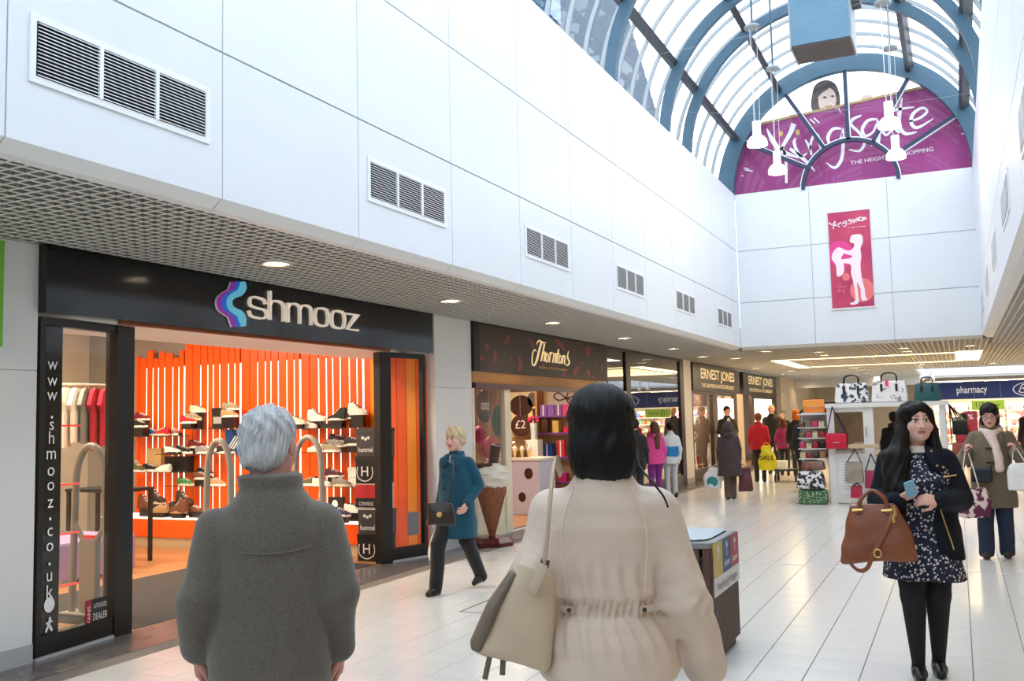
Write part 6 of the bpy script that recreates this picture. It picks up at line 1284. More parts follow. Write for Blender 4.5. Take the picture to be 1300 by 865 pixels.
def figure(label, X, Y, th, h, top, legs, hair, skin=(214, 170, 150), res=.02, arms=None, head=None, feet=None, shoe=None, hands=True, name='person', extra=None, hres=None, lip=(176, 104, 98), group=None, topname='coat'):
    """person of height h standing at X, Y facing +y turned by th. All joint data are given for a 1.7 m body and scaled."""
    s = h/1.70; root = empty(name, (X, Y, 0), th, label, 'person', group); head = head or {}; arms = arms or {}; A = lambda v: np.array(v, float)*s
    wide = top.get('w', 1.0)
    fL, fR = feet or ((-.09, 0.0, 0), (.09, 0.0, 0))          # ankle offsets: x, y, lift
    J = {}
    for q, sg, ft in (('L', -1, fL), ('R', 1, fR)):
        J['hip'+q] = A((sg*.085, 0, .90)); J['ank'+q] = A((ft[0], ft[1], .085+ft[2])); mid = (J['hip'+q]+J['ank'+q])/2; bend = A((0, .05+.6*ft[2]+abs(ft[1])*.12, .01)); J['kn'+q] = mid+bend
        J['sh'+q] = A((sg*.150*wide, -.01, 1.335)); d = arms.get(q) or dict(el=(sg*.215, -.04, 1.09), wr=(sg*.222, .045, .86))
        J['el'+q] = A(d['el']); J['wr'+q] = A(d['wr']); J['d'+q] = unit(d.get('d', J['wr'+q]-J['el'+q])); J['n'+q] = d.get('n', (-sg, 0, 0)); J['curl'+q] = d.get('curl', .35); J['show'+q] = d.get('show', True)
    hc = A(head.get('c', (0, .02, 1.585))); R = rotm(head.get('yaw', 0), head.get('pitch', 0), head.get('roll', 0)); hs = s*head.get('s', 1.0)
    hres = hres or min(res, .008)
    # body: one skin mesh (head and hands modelled finely, limbs under the clothes)
    core = [cap(A((0, 0, .92)), A((0, -.01, 1.36)), .085*s, .075*s, .03), cap(A((0, -.015, 1.33)), hc+R@np.array([0, -.025, -.06])*s, .055*s, .052*s, .03)]
    for q in 'LR': core += [cap(J['hip'+q], J['kn'+q], .055*s, .045*s), cap(J['kn'+q], J['ank'+q], .042*s, .032*s), cap(A((0, -.01, 1.36)), J['sh'+q], .05*s, .045*s), cap(J['sh'+q], J['el'+q], .036*s, .032*s), cap(J['el'+q], J['wr'+q], .03*s, .024*s)]
    V0 = sdf(core, max(res*.75, .009)); hp = head_prims(hc, R, hs, head.get('wide', 1.0), nose=head.get('nose', 1.0))+[cap(hc+R@np.array([0, -.028, -.05])*hs, A((0, -.012, 1.40)), .052*hs*head.get('neck', 1.0), .057*s, .02*s)]
    V1 = sdf(hp, hres); pcs = [V0, V1]; sk = np.array(srgb(*skin)[:3]); T = [np.tile(sk, (len(V0[0]), 1)), paint_head(V1[0], hc, R, hs, skin, head.get('brow', (60, 44, 36)), lip, makeup=head.get('makeup', .3))]
    if hands:
        for q, sg in (('L', -1), ('R', 1)):
            if not J['show'+q]: continue
            v = sdf(hand_prims(J['wr'+q], J['d'+q], J['n'+q], arms.get(q, {}).get('thumb', 1 if q == 'L' else -1), J['curl'+q], s*.98)+[cap(J['wr'+q]-J['d'+q]*.05*s, J['wr'+q], .025*s, .022*s, .012)], max(.0042, hres*.7)); pcs.append(v); T.append(np.tile(sk*np.array([1, .93, .92]), (len(v[0]), 1)))
    soft('body', pcs, mat('skin', (214, 170, 150), .5, vcol=True, spec=.35), root, np.concatenate(T))
    # top garment
    hem = top.get('hem', .80); ww = wide; dd = top.get('d', 1.0)
    prof = top.get('prof') or [(hem, .205*ww, .150*dd, 0, 0), (.93, .19*ww, .142*dd, 0, 0), (1.08, .172*ww, .128*dd, 0, 0), (1.25, .175*ww, .130*dd, 0, 0), (1.33, .165*ww, .115*dd, 0, -.005), (1.39, .125*ww, .092, 0, -.01), (1.43, .092, .08, 0, -.01), (1.47, .072, .072, 0, -.008), (top.get('collar', 1.49), .070, .072, 0, -.006)]
    tp = [loft([(a*s, b*s, c*s, d*s, e*s) for a, b, c, d, e in prof], .03*s)]; r0, r1, r2 = top.get('sl', (.062, .056, .046)); kk = top.get('k', .035)
    for q in 'LR': tp += [cap(J['sh'+q], J['el'+q], r0*s, r1*s, kk*s), cap(J['el'+q], J['wr'+q]-J['d'+q]*.012, r1*s, r2*s, .02*s)]
    tp += [p for p in top.get('add', [])]
    dispf = top.get('disp') or folds(top.get('fold', .004), seed=int(h*1000) % 97)
    soft(topname, [sdf(tp, res, dispf)], top['m'], root)
    if top.get('hood'): soft('hood', [sdf([ell(A((0, -.085, 1.43)), A((.12, .07, .075)), .03), cap(A((-.09, .0, 1.455)), A((.09, 0, 1.455)), .03*s, None, .05)], res, folds(.004, seed=4))], top['m'], root)
    # legs
    lr = legs.get('r', (.098, .068, .054)); lp = [ell(A((0, 0, .92)), A((.165*legs.get('w', 1.0), .115, .12)), .04)]
    for q in 'LR':
        e = J['ank'+q]+A((0, 0, legs.get('cut', -.02))); lp += [cap(J['hip'+q], J['kn'+q], lr[0]*s, lr[1]*s, .02*s), cap(J['kn'+q], e, lr[1]*s, lr[2]*s, .015*s)]
    soft(legs.get('name', 'trousers'), [sdf(lp, res*.9, folds(legs.get('fold', .003), seed=3), zmin=.02)], legs['m'], root)
    for q, ft in (('L', fL), ('R', fR)):
        a = J['ank'+q]; up_ = ft[2]*s; pt = legs.get('toe', 0.0)
        soft('shoe', [sdf([cap(a+A((0, -.03, -.042)), a+A((0, .055, -.045)), .040*s, .042*s, .02), cap(a+A((0, .055, -.045)), a+A((0, .135, -.055-ft[2]*.4)), .043*s, .030*s, .02), cap(a+A((0, -.02, .0)), a+A((0, -.025, -.05)), .04*s, None, .02)], min(res, .012), zmin=max(0.001, up_*.55))], shoe or mat('shoe_black_leather', (24, 23, 24), .35), root)
    # hair
    if hair:
        st = hair.get('style', 'short'); hm = hair['m']; Tt = lambda x, y, z: hc+R@(np.array([x, y, z])*hs); E = lambda x, y, z, rx, ry, rz, k=.02, neg=False: ell(Tt(x, y, z), (rx*hs, ry*hs, rz*hs), k*hs, R, neg)
        hp = [E(0, -.022, .042, .088, .104, .090)]; vol = hair.get('vol', 0)
        if st == 'short': hp += [E(0, -.055, -.01, .078, .062, .07), E(0, .125, -.045, .085, .095, .10, .012, True), E(0, .10, -.11, .12, .12, .08, .01, True), E(.0, -.06, -.135, .1, .1, .06, .01, True)]
        elif st == 'fluffy': hp = [E(0, -.02, .045, .096+vol, .108+vol, .096+vol), E(0, -.06, -.01, .088+vol, .068+vol, .075), E(0, .125, -.050, .080, .090, .10, .012, True), E(0, -.05, -.15, .12, .12, .07, .01, True)]
        elif st == 'bald': hp = [E(0, -.05, .0, .084, .07, .05), E(0, .125, -.03, .12, .11, .2, .012, True), E(0, -.05, -.12, .12, .12, .07, .01, True)]
        elif st == 'bob': hp = [E(0, -.02, .045, .100+vol, .112+vol, .098+vol), E(0, -.045, -.055, .105+vol, .092+vol, .10, .03), E(0, -.06, -.11, .090+vol, .07, .05, .03), E(0, .13, -.055, .066, .095, .12, .015, True)]
        elif st == 'long':
            hp = [E(0, -.02, .045, .093, .108, .095), E(0, -.06, -.08, .098, .07, .16, .04), cap(Tt(0, -.085, -.05), A((0, -.12, 1.18)), .085*hs, .06*s, .04), E(0, .13, -.055, .064, .098, .125, .012, True)]
        for e_ in hair.get('add', []): hp.append(e_)
        am = hair.get('amp', .0035); fr = hair.get('freq', 90)
        dis = lambda X, Y, Z: am*(.6*np.sin(fr*np.arctan2(X-hc[0], Y-hc[1])*.35+9*Z+3*np.sin(40*Z+30*X))+.7*np.sin(fr*.8*(X-hc[0])+25*(Z-hc[2])+8*np.sin(11*(Y-hc[1]))+3*np.sin(31*Z))+.6*np.sin(60*(Y-hc[1])-50*(Z-hc[2])+4*np.sin(37*X)))
        soft('hair', [sdf(hp, hair.get('res', max(hres, .006)), dis)], hm, root)
    root['h'] = h
    return root, J, hc, R, s
HM = lambda n, c, c2=None: mat('hair_'+n, c, .5, var=.25, vscale=40, stretch=(3, 3, .6), bump=.3, bscale=90, spec=.25)
FAB = lambda n, c, r=.85, v=.08, vs=14, b=.12, bs=120: mat('cloth_'+n, c, r, var=v, vscale=vs, bump=b, bscale=bs, sheen=.15)
# ------------------------------------------------------------------ shoppers near the camera
S_FAIR = (216, 172, 154)
# grey-haired man seen from behind
M_fleece = mat('grey_brown_fleece', (98, 91, 82), .95, var=.25, vscale=150, stretch=(1, 1, 1.6), bump=.35, bscale=160, sheen=.25)
gm_, J, hc, R, s = figure('grey-haired man in a grey-brown fleece jacket seen from behind by the shoe shop', -1.955, 2.42, .66, 1.665,
    dict(m=M_fleece, hem=.775, w=1.06, sl=(.068, .066, .054), k=.02, collar=1.50, fold=.0035,
         prof=[(.80, .178, .145, 0, 0), (.82, .186, .155, 0, 0), (1.0, .178, .150, 0, 0), (1.2, .176, .14, 0, -.005), (1.33, .176, .124, 0, -.01), (1.39, .15, .105, 0, -.015), (1.43, .115, .098, 0, -.012), (1.455, .098, .092, 0, -.008), (1.50, .102, .098, 0, -.004)]),
    dict(m=FAB('charcoal_trouser', (44, 44, 48)), name='trousers'), dict(style='fluffy', m=HM('silver', (186, 186, 188)), vol=-.012, amp=.0045, freq=150, res=.004), skin=(206, 150, 138), res=.010, hres=.005,
    arms={'L': dict(el=(-.206, -.045, 1.13), wr=(-.216, .03, .965), n=(1, .2, 0), curl=.45), 'R': dict(el=(.206, -.045, 1.12), wr=(.216, .05, .935), n=(-1, .2, 0), curl=.45)}, head=dict(yaw=-.38, c=(0, .025, 1.588), s=1.02), topname='fleece_jacket')
# sewn details: yoke seam, collar stand, cuffs
MB().tube([( .172*math.cos(t)*s, (-.012+.135*math.sin(t))*s, (1.28+.012*math.cos(2*t))*s) for t in np.linspace(PI+.25, 2*PI-.25, 22)], .0035, 5).build('yoke_seam', M_fleece, gm_, True)
for q in 'LR':
    d = J['d'+q]; w = J['wr'+q]; soft('cuff', [sdf([cap(w-d*.045, w-d*.008, .052*s, .046*s, .01)], .007)], M_fleece, gm_)

# woman in the beige padded jacket seen from behind
M_beigej = mat('beige_padded_nylon', (216, 196, 178), .5, var=.05, vscale=6, bump=.6, bscale=11, stretch=(1, 1, 1.8), sheen=.1)
def padded(X, Y, Z):
    z = Z/1.0; g = np.exp(-((z-1.07)/.026)**4)       # gathered elastic waist
    ang = np.arctan2(X, Y+1e-6)
    return .0068*np.sin(ang*40+1.2*np.sin(70*Z))*g+.003*np.sin(ang*11+2)*g+.006*np.sin(9*X+16*Z+3*np.sin(6*Y))*np.sin(7*Y+5*X)*(1-g)+.006*np.sin(ang*22+4*np.sin(9*Z))*np.exp(-((z-.99)/.055)**2)+.006*np.sin(ang*19+1.5+2*np.sin(20*Z))*np.exp(-((z-1.15)/.05)**2)
bw_, J, hc, R, s = figure('dark-haired woman in a beige padded jacket with gathered waist seen from behind', -.985, 2.77, .34, 1.70,
    dict(m=M_beigej, hem=.855, w=1.0, sl=(.072, .074, .062), k=.04, disp=padded,
         prof=[(.855, .202, .165, 0, 0), (.88, .212, .175, 0, 0), (.97, .19, .16, 0, 0), (1.035, .158, .135, 0, 0), (1.05, .148, .126, 0, 0), (1.09, .148, .126, 0, 0), (1.105, .158, .136, 0, 0), (1.20, .178, .142, 0, 0), (1.30, .172, .13, 0, -.005), (1.365, .142, .108, 0, -.01), (1.41, .105, .092, 0, -.012), (1.45, .085, .085, 0, -.008), (1.49, .088, .088, 0, -.008)]),
    dict(m=mat('dark_denim', (30, 44, 70), .8, var=.15, vscale=30, bump=.1, bscale=200), name='jeans', w=1.1, r=(.105, .075, .06)), dict(style='bob', m=HM('black', (9, 9, 11)), vol=.002, amp=.0022, freq=90, res=.005), res=.0065, hres=.006, skin=(206, 160, 142),
    arms={'L': dict(el=(-.235, -.07, 1.08), wr=(-.16, .16, 1.05), n=(0, 0, -1), show=True), 'R': dict(el=(.228, -.03, 1.09), wr=(.295, .08, .86), n=(-1, .2, 0), curl=.4)}, head=dict(yaw=.05, c=(0, .015, 1.582)), topname='padded_jacket', group=None)
belt = MB()
pts = [(.168*math.sin(t)*s, (-.136*math.cos(t))*s, 1.06*s) for t in np.linspace(-1.9, 1.9, 30)]
for nm, sg in (('belt_tab', -1), ('belt_tab', 1)): MB().tube([(sg*.095*s, -.115*s, 1.07*s), (sg*.125*s, -.092*s, 1.07*s), (sg*.150*s, -.055*s, 1.07*s)], .011, 6, flat=.3).build(nm, M_beigej, bw_, True)
for sg in (-1, 1): MB().lathe([(0, 0), (.007, .0), (.006, .004), (0, .005)], n=10, c=(0, 0, 0)).build('stud', M_dsteel, bw_, loc=(sg*.108*s, -.118*s, 1.07*s)).rotation_euler = (PI/2, 0, 0)
for sg in (-1, 1): MB().tube(smoothpts([(sg*.085*s, -.10*s, 1.42*s), (sg*.12*s, -.135*s, 1.30*s), (sg*.11*s, -.145*s, 1.12*s)], 5), .0028, 5).build('back_seam', M_beigej, bw_, True)
cord = MB().tube(smoothpts([at(806, 555, 2.86), at(811, 590, 2.80), at(828, 612, 2.76), at(842, 630, 2.75), at(848, 644, 2.76)], 5), .0035, 6).build('earphone_cord', mat('black_rubber', (20, 20, 22), .5)); tag(cord, 'thin black cord trailing over the beige jacket shoulder', 'cord')
# beige tote over her shoulder
M_tote = mat('cream_tote_leather', (202, 182, 156), .5, var=.06, vscale=8); DT = 2.78
tc = at(664, 780, DT); tot = empty('tote_bag', tc, .34+.15, 'cream leather tote with dark base hanging from the beige jacket shoulder', 'bag')
Rb = rotm(0, 0, .32)
soft('body', [sdf([loft([(-.135, .105, .055, 0, 0), (-.12, .112, .06, 0, 0), (0, .095, .052, 0, 0), (.09, .07, .036, 0, 0), (.135, .05, .022, 0, 0)], .02, 3)], .008, folds(.004, seed=8))], M_tote, tot).rotation_euler = (0, .32, 0)
soft('dark_panel', [sdf([loft([(-.13, .02, .056, -.105, 0), (0, .018, .052, -.09, 0), (.11, .012, .03, -.06, 0)], .01, 3)], .008)], mat('taupe_leather', (112, 100, 86), .5), tot).rotation_euler = (0, .32, 0)
MB().tube([(-.06, -.03, -.10), (-.065, -.035, -.16)], .009, 6).build('tassel', MATS['taupe_leather'], tot); MB().tube([(-.1, -.03, -.11), (-.115, -.035, -.17)], .009, 6).build('tassel', MATS['taupe_leather'], tot)
L_ = lambda px, py, d: tuple(np.array(Matrix.Rotation(-(.34+.15), 3, 'Z')@Vector(at(px, py, d)-tc)))
MB().tube(smoothpts([L_(690, 716, 2.74), (L_(694, 690, 2.66)), L_(698, 640, 2.60), L_(702, 600, 2.66), L_(706, 585, 2.76), L_(712, 600, 2.9)], 5), .017, 8, flat=.35).build('strap', M_tote, tot, True)
MB().tube([L_(676, 750, 2.74), L_(683, 733, 2.72), L_(690, 716, 2.72)], .02, 8, flat=.4).build('strap_tab', M_tote, tot, True); MB().tube([L_(686, 715, 2.73), L_(697, 717, 2.73)], .012, 8).build('strap_ring', M_dsteel, tot, True)

# long-haired woman in the dark jacket walking towards the camera
M_navyj = mat('navy_waxed_cotton', (12, 20, 33), .75, var=.12, vscale=10, bump=.2, bscale=40, spec=.25); M_dress = mat('navy_floral_dress', (214, 206, 206), .8, col2=(22, 30, 54), thr=(.28, .38), vscale=50, pattern='voronoi')
BX, BY = -.25, 6.56
hb = HM('brunette', (17, 11, 11))
bq, J, hc, R, s = figure('woman with long dark hair in a navy jacket over floral dress, holding a phone', BX, BY, PI+.12, 1.665,
    dict(m=M_dress, hem=.60, w=1.12, sl=(.06, .05, .04), fold=.004,
         prof=[(.60, .245, .195, 0, 0), (.63, .242, .19, 0, 0), (.80, .222, .185, 0, .0), (.95, .21, .18, 0, .01), (1.08, .192, .172, 0, .015), (1.22, .188, .168, 0, .02), (1.30, .168, .13, 0, .0), (1.37, .125, .095, 0, -.01), (1.42, .08, .075, 0, -.01)]),
    dict(m=mat('black_tights', (14, 14, 16), .8), name='tights', w=1.12, r=(.112, .076, .036), fold=.0, cut=-.03), None, skin=(224, 178, 162), res=.009, hres=.0035,
    arms={'L': dict(el=(-.238, .01, 1.09), wr=(-.085, .262, 1.105), d=(.95, .25, .08), n=(0, -.8, -.4), curl=.55), 'R': dict(el=(.238, .01, 1.09), wr=(.135, .255, 1.115), d=(-.75, .45, .35), n=(-.2, -.4, .9), curl=.75)},
    head=dict(yaw=.30, pitch=.03, c=(0, .015, 1.58), wide=1.3, neck=1.2, s=1.06, makeup=.55, brow=(40, 28, 26)), feet=((-.062, -.03, 0), (.066, .10, 0)), shoe=mat('black_ballet_pump', (22, 22, 24), .3), lip=(182, 112, 112), topname='floral_dress')
A = lambda v: np.array(v, float)*s
# open jacket: back shell, two fronts, sleeves
jk = [loft([(.725*s, .245*s, .195*s, 0, -.005), (.9*s, .232*s, .19*s, 0, 0), (1.08*s, .21*s, .182*s, 0, 0), (1.23*s, .198*s, .178*s, 0, .005), (1.31*s, .178*s, .14*s, 0, -.005), (1.375*s, .135*s, .105*s, 0, -.015), (1.43*s, .095*s, .09*s, 0, -.012)], .02)]
for q in 'LR': jk += [cap(J['sh'+q], J['el'+q], .076*s, .074*s, .035), cap(J['el'+q], J['wr'+q]-J['d'+q]*.02, .073*s, .05*s, .02)]
jk += [loft([(.6, .115*s, .2, .02, .28), (.95, .095*s, .2, .02, .28), (1.15, .075*s, .2, .01, .28), (1.32, .065*s, .22, .0, .26), (1.46*s, .06*s, .2, .0, .2)], .01, neg=True)]
for q in 'LR': jk += [cap(J['el'+q]*.35+J['wr'+q]*.65, J['wr'+q]-J['d'+q]*.02, .066*s, .052*s, .01)]
soft('jacket', [sdf(jk, .009, folds(.0045, seed=21))], M_navyj, bq)
for sg in (-1, 1): soft('lapel', [sdf([ell(A((sg*.095, .125, 1.345)), A((.05, .022, .09)), .02, rotm(0, .3, sg*-.35))], .007)], M_navyj, bq)
M_brass = mat('brass', (214, 180, 110), .3, metal=.8)
for x, z in ((-.075, 1.40), (-.115, 1.36), (-.10, 1.31), (-.135, 1.30)): MB().lathe([(0, .005), (.006, .003), (.0075, 0)], n=12).build('snap', M_brass, bq, True, loc=tuple(A((x, .16 if z < 1.35 else .13, z)))).rotation_euler = (-PI/2, 0, 0)
MB().tube(smoothpts([A((-.10, .198, 1.05)), A((-.125, .196, .95)), A((-.15, .188, .86)), A((-.165, .182, .80))], 4), .0038, 5).build('zip', M_brass, bq, True)
MB().tube([A((-.13, .178, 1.24)), A((-.21, .12, 1.25))], .0032, 5).build('pocket_zip', M_brass, bq, True)
soft('dress_collar', [sdf([loft([(1.385*s, .10*s, .09*s, 0, -.0), (1.42*s, .085*s, .078*s, 0, -.005), (1.43*s, .078*s, .074*s, 0, -.006)], .01)], .006)], mat('cream_lace', (226, 212, 196), .8, var=.1, vscale=60), bq)
# long hair, mostly fallen over one shoulder
Tt = lambda x, y, z: hc+R@(np.array([x, y, z])*1.05*s)
EE = lambda x, y, z, rx, ry, rz, k=.02, neg=False: ell(Tt(x, y, z), np.array((rx, ry, rz))*1.05*s, k, R, neg)
hp = [EE(0, -.02, .042, .094, .108, .093), EE(0, -.06, -.07, .105, .075, .15, .04), EE(-.006, .135, -.034, .080, .10, .122, .010, True), EE(0, .12, -.13, .085, .10, .08, .02, True),
      cap(Tt(.074, .045, .06), Tt(.097, .035, -.06), .026, .034, .02), cap(Tt(.097, .035, -.06), A((.125, .135, 1.36)), .04, .06, .03), cap(A((.125, .135, 1.36)), A((.135, .20, 1.17)), .062, .055, .03), cap(A((.135, .20, 1.17)), A((.12, .225, 1.03)), .052, .028, .03), cap(A((.175, .12, 1.36)), A((.185, .175, 1.16)), .05, .035, .03),
      cap(Tt(-.072, .035, .06), Tt(-.096, .018, -.06), .022, .028, .02), cap(Tt(-.096, .018, -.06), A((-.12, .06, 1.37)), .032, .03, .03), cap(A((0, -.1, 1.45)), A((0, -.2, 1.15)), .1, .07, .05), cap(Tt(-.035, .05, .098), Tt(.078, .045, .05), .020, .026, .035)]
soft('hair', [sdf(hp, .006, lambda X, Y, Z: .0028*(np.sin(120*(X-hc[0])+8*Z+6*np.sin(10*Z))+.8*np.sin(95*(Y-hc[1])+6*Z)))], hb, bq)
# phone
w_ = J['wrR']+J['dR']*.09; ph_ = empty('mobile_phone', Matrix.Translation((BX, BY, 0))@Matrix.Rotation(PI+.12, 4, 'Z')@Vector(w_+np.array([.012, .035, .03])), PI+.5, 'slim blue phone held in the hand of the long-haired woman', 'phone'); ph_.rotation_euler = (.9, .35, PI+.3)
MB().box(-.032, .032, -.065, .065, -.004, .004).build('casing', mat('phone_blue', (120, 180, 210), .3), ph_, bevel=.003); bx('screen', mat('phone_glass', (30, 40, 50), .1), -.028, .028, -.058, .058, .0041, .0048, ph_)
# brown leather handbag on her arm
M_tan = mat('tan_brown_leather', (128, 70, 44), .35, var=.1, vscale=7, bump=.1, bscale=20); DB = 5.75
bc = at(1116, 712, DB); hbg = empty('leather_handbag', bc, .12-.1, 'large tan brown leather handbag hanging from the forearm of the long-haired woman', 'bag')
soft('body', [sdf([loft([(0, .195, .075, 0, 0), (.012, .205, .082, 0, 0), (.10, .20, .078, 0, 0), (.22, .175, .055, .012, 0), (.30, .15, .034, .02, 0), (.335, .14, .022, .022, 0)], .02, 4)], .008, folds(.006, (7, 5, 9), seed=31))], M_tan, hbg).rotation_euler = (0, -.10, 0)
for yy in (-.045, .05): MB().tube(smoothpts([(-.10, yy, .28), (-.085, yy*.8, .36), (-.02, yy*.3, .415), (.05, yy*.8, .37), (.07, yy, .28)], 5), .011, 8).build('handle', M_tan, hbg, True)
for x in (-.105, .06): MB().tube([(x-.03, -.05, .30), (x+.03, -.05, .305)], .008, 6).build('gold_bar', M_brass, hbg, True)
MB().tube(smoothpts([(.10, -.03, .33), (.06, -.075, .2), (-.02, -.095, .06), (-.06, -.085, -.03), (-.11, -.06, -.055), (-.16, -.03, -.02), (-.19, 0, .04)], 5), .013, 8, flat=.35).build('long_strap', M_tan, hbg, True)
MB().tube([(-.0+.02*math.cos(t), -.098, .055+.024*math.sin(t)) for t in np.linspace(0, 2*PI, 14)[:-1]], .005, 6, closed=True).build('ring', M_brass, hbg, True)
MB().tube(smoothpts([(.10, -.055, .33), (.108, -.075, .29), (.095, -.08, .26), (.10, -.082, .235)], 4), .009, 6).build('charm', M_brass, hbg, True)

# older woman in the teal coat, striding
fa, fb_ = onZ(556, 757), onZ(607, 744); wk = fa-fb_; wk /= np.linalg.norm(wk); thT = math.atan2(-wk[0], wk[1])
cT = (fa+fb_)/2; M_tealc = FAB('teal_wool', (6, 70, 92), .9, .1, 20)
tq, J, hc, R, s = figure('older woman in a teal coat and black trousers striding past the white pillar', cT[0], cT[1], thT+.08, 1.55,
    dict(m=M_tealc, hem=.56, w=1.02, d=1.05, sl=(.068, .064, .054), fold=.004, prof=[(.56, .222, .185, 0, .0), (.8, .205, .172, 0, .005), (1.0, .19, .16, 0, .01), (1.2, .18, .15, 0, .01), (1.30, .165, .125, 0, 0), (1.37, .128, .1, 0, -.005), (1.42, .085, .082, 0, -.004), (1.46, .078, .078, 0, -.01)]),
    dict(m=FAB('black_trouser', (22, 22, 25)), w=1.0, r=(.105, .078, .068)), dict(style='fluffy', m=HM('pale_blonde', (206, 184, 146)), amp=.005, freq=100, res=.006), skin=(222, 178, 162), res=.011, hres=.0045,
    arms={'L': dict(el=(-.225, -.07, 1.09), wr=(-.205, .12, .92), n=(1, 0, 0), curl=.5), 'R': dict(el=(.225, -.10, 1.09), wr=(.235, -.02, .86), n=(-1, 0, 0), curl=.5)}, head=dict(yaw=-.02, pitch=-.06, s=1.06, wide=1.08), feet=((-.09, -.30, .05), (.08, .30, 0)), topname='teal_coat')
for sg in (-1, 1): soft('lapel', [sdf([ell(np.array((sg*.06, .125, 1.36))*s, np.array((.045, .02, .085))*s, .02, rotm(0, .3, sg*-.4))], .008)], M_tealc, tq)
soft('blouse', [sdf([ell(np.array((0, .095, 1.365))*s, np.array((.035, .024, .055))*s, .02)], .008)], FAB('pale_blue_blouse', (170, 196, 216)), tq)
for z in (1.22, 1.08): MB().lathe([(0, .005), (.012, .003), (.013, 0)], n=10).build('button', mat('dark_button', (16, 40, 54), .3), tq, True, loc=tuple(np.array((.05, .168, z))*s)).rotation_euler = (-PI/2, 0, 0)
MB().tube([np.array((-.07, .14, 1.33))*s, np.array((-.035, .145, 1.335))*s], .006, 5).build('brooch', mat('pink_brooch', (226, 160, 160), .4), tq)
def hpos(root, J, q, e=.06): return np.array(Matrix.Translation(root.location)@Matrix.Rotation(root.rotation_euler[2], 4, 'Z')@Vector(J['wr'+q]+J['d'+q]*e))
def hold(name, px, pyb, d, w, h, dp, m, label, rz=0, hm=None, hand=None, cat='bag', soft_=.005, top=.8, res=.008, pos=None):
    P = at(px, pyb, d) if pos is None else np.array(pos, float); r = empty(name, P, rz, label, cat)
    soft('body', [sdf([loft([(0, w*.46, dp*.40, 0, 0), (h*.08, w*.5, dp*.5, 0, 0), (h*.6, w*.48, dp*.46, 0, 0), (h, w*.5*top, dp*.25, 0, 0)], .01, 3)], res, folds(soft_, seed=len(label)))], m, r)
    if hand is not None:
        H = np.array(Matrix.Rotation(-rz, 3, 'Z')@Vector(np.array(hand)-P))
        for sg in (-1, 1): MB().tube([(sg*w*.25, 0, h*.92), (sg*w*.12+H[0]*.7, H[1]*.7, h+(H[2]-h)*.6), tuple(H)], .007, 6, flat=.6).build('handle', hm or m, r, True)
    return r
M_bag_br = mat('dark_brown_leather', (44, 34, 28), .35, var=.1)
tb_ = hold('crossbody_bag', 558, 667, 8.72, .26, .20, .11, M_bag_br, 'small dark brown crossbody bag with gold clasp on the teal coat', rz=.5, top=.92)
MB().lathe([(0, .012), (.02, .008), (.026, 0)], n=12).build('clasp', M_brass, tb_, True, loc=(0, -.06, .10)).rotation_euler = (PI/2, 0, 0)
MB().tube(smoothpts([(.09, 0, .18), (.13, .0, .42), (.13, .12, .58)], 5), .008, 6, flat=.5).build('strap', M_bag_br, tb_, True)
M_plastic = mat('white_plastic', (232, 232, 232), .4, var=.05)
hold('carrier_bag', 547, 720, 9.12, .13, .34, .06, M_plastic, 'white plastic carrier bag hanging behind the teal coat', pos=hpos(tq, J, 'R')+[-.05, .02, -.46], hand=hpos(tq, J, 'R'), soft_=.008, top=.5)

# woman in the duffle coat looking down
M_duff = FAB('khaki_tweed', (112, 100, 80), .95, .22, 70, .2, 200)
DX, DY = .31, 11.89
dq, J, hc, R, s = figure('woman with glasses in a khaki duffle coat and pale scarf looking down', DX, DY, PI-.05, 1.655,
    dict(m=M_duff, hem=.56, w=1.12, d=1.08, sl=(.074, .07, .06), fold=.004, prof=[(.56, .238, .19, 0, .0), (.8, .228, .185, 0, .005), (1.0, .215, .18, 0, .01), (1.2, .198, .168, 0, .01), (1.30, .178, .138, 0, 0), (1.37, .14, .108, 0, -.005), (1.42, .1, .095, 0, -.01), (1.47, .09, .09, 0, -.01)], hood=True),
    dict(m=mat('dark_denim', (30, 44, 70), .8), name='jeans', w=1.1, r=(.115, .09, .078)), dict(style='bob', m=HM('dark_brown', (30, 24, 24)), vol=-.006, amp=.004, freq=100, res=.006), skin=(222, 174, 158), res=.012, hres=.0045,
    arms={'L': dict(el=(-.29, .02, 1.11), wr=(-.24, .25, 1.19), d=(.1, .4, .9), n=(1, .1, 0), curl=.8), 'R': dict(el=(.29, .02, 1.10), wr=(.26, .24, 1.19), d=(-.2, .5, .85), n=(-1, .1, 0), curl=.9)}, head=dict(pitch=-.28, c=(0, .05, 1.59), s=1.05, wide=1.06), feet=((-.10, -.02, 0), (.11, .12, 0)), shoe=mat('brown_suede_shoe', (52, 44, 40), .7), topname='duffle_coat')
A = lambda v: np.array(v, float)*s
soft('scarf', [sdf([cap(A((-.085, .0, 1.425)), A((.0, .12, 1.375)), .034, .036, .03), cap(A((.085, .0, 1.425)), A((0, .12, 1.375)), .034, .036, .03), cap(A((-.0, .13, 1.37)), A((-.075, .19, 1.12)), .05, .045, .03), cap(A((-.075, .19, 1.12)), A((-.08, .195, 1.0)), .045, .05, .03), cap(A((-.085, -.03, 1.43)), A((.085, -.03, 1.43)), .04, None, .04)], .009, folds(.006, (20, 10, 5), seed=5))], FAB('pale_pink_scarf', (228, 206, 196), .9, .1, 30), dq)
gls = MB()
for q in (-1, 1):
    c = hc+R@np.array([q*.034, .104, .004])*1.05*s; gls.tube([c+R@np.array([.024*math.cos(t), .0, .017*math.sin(t)]) for t in np.linspace(0, 2*PI, 16)[:-1]], .0025, 5, closed=True); gls.tube([c+R@np.array([q*.024, 0, .003]), hc+R@np.array([q*.082, .01, .006])*s], .002, 5)
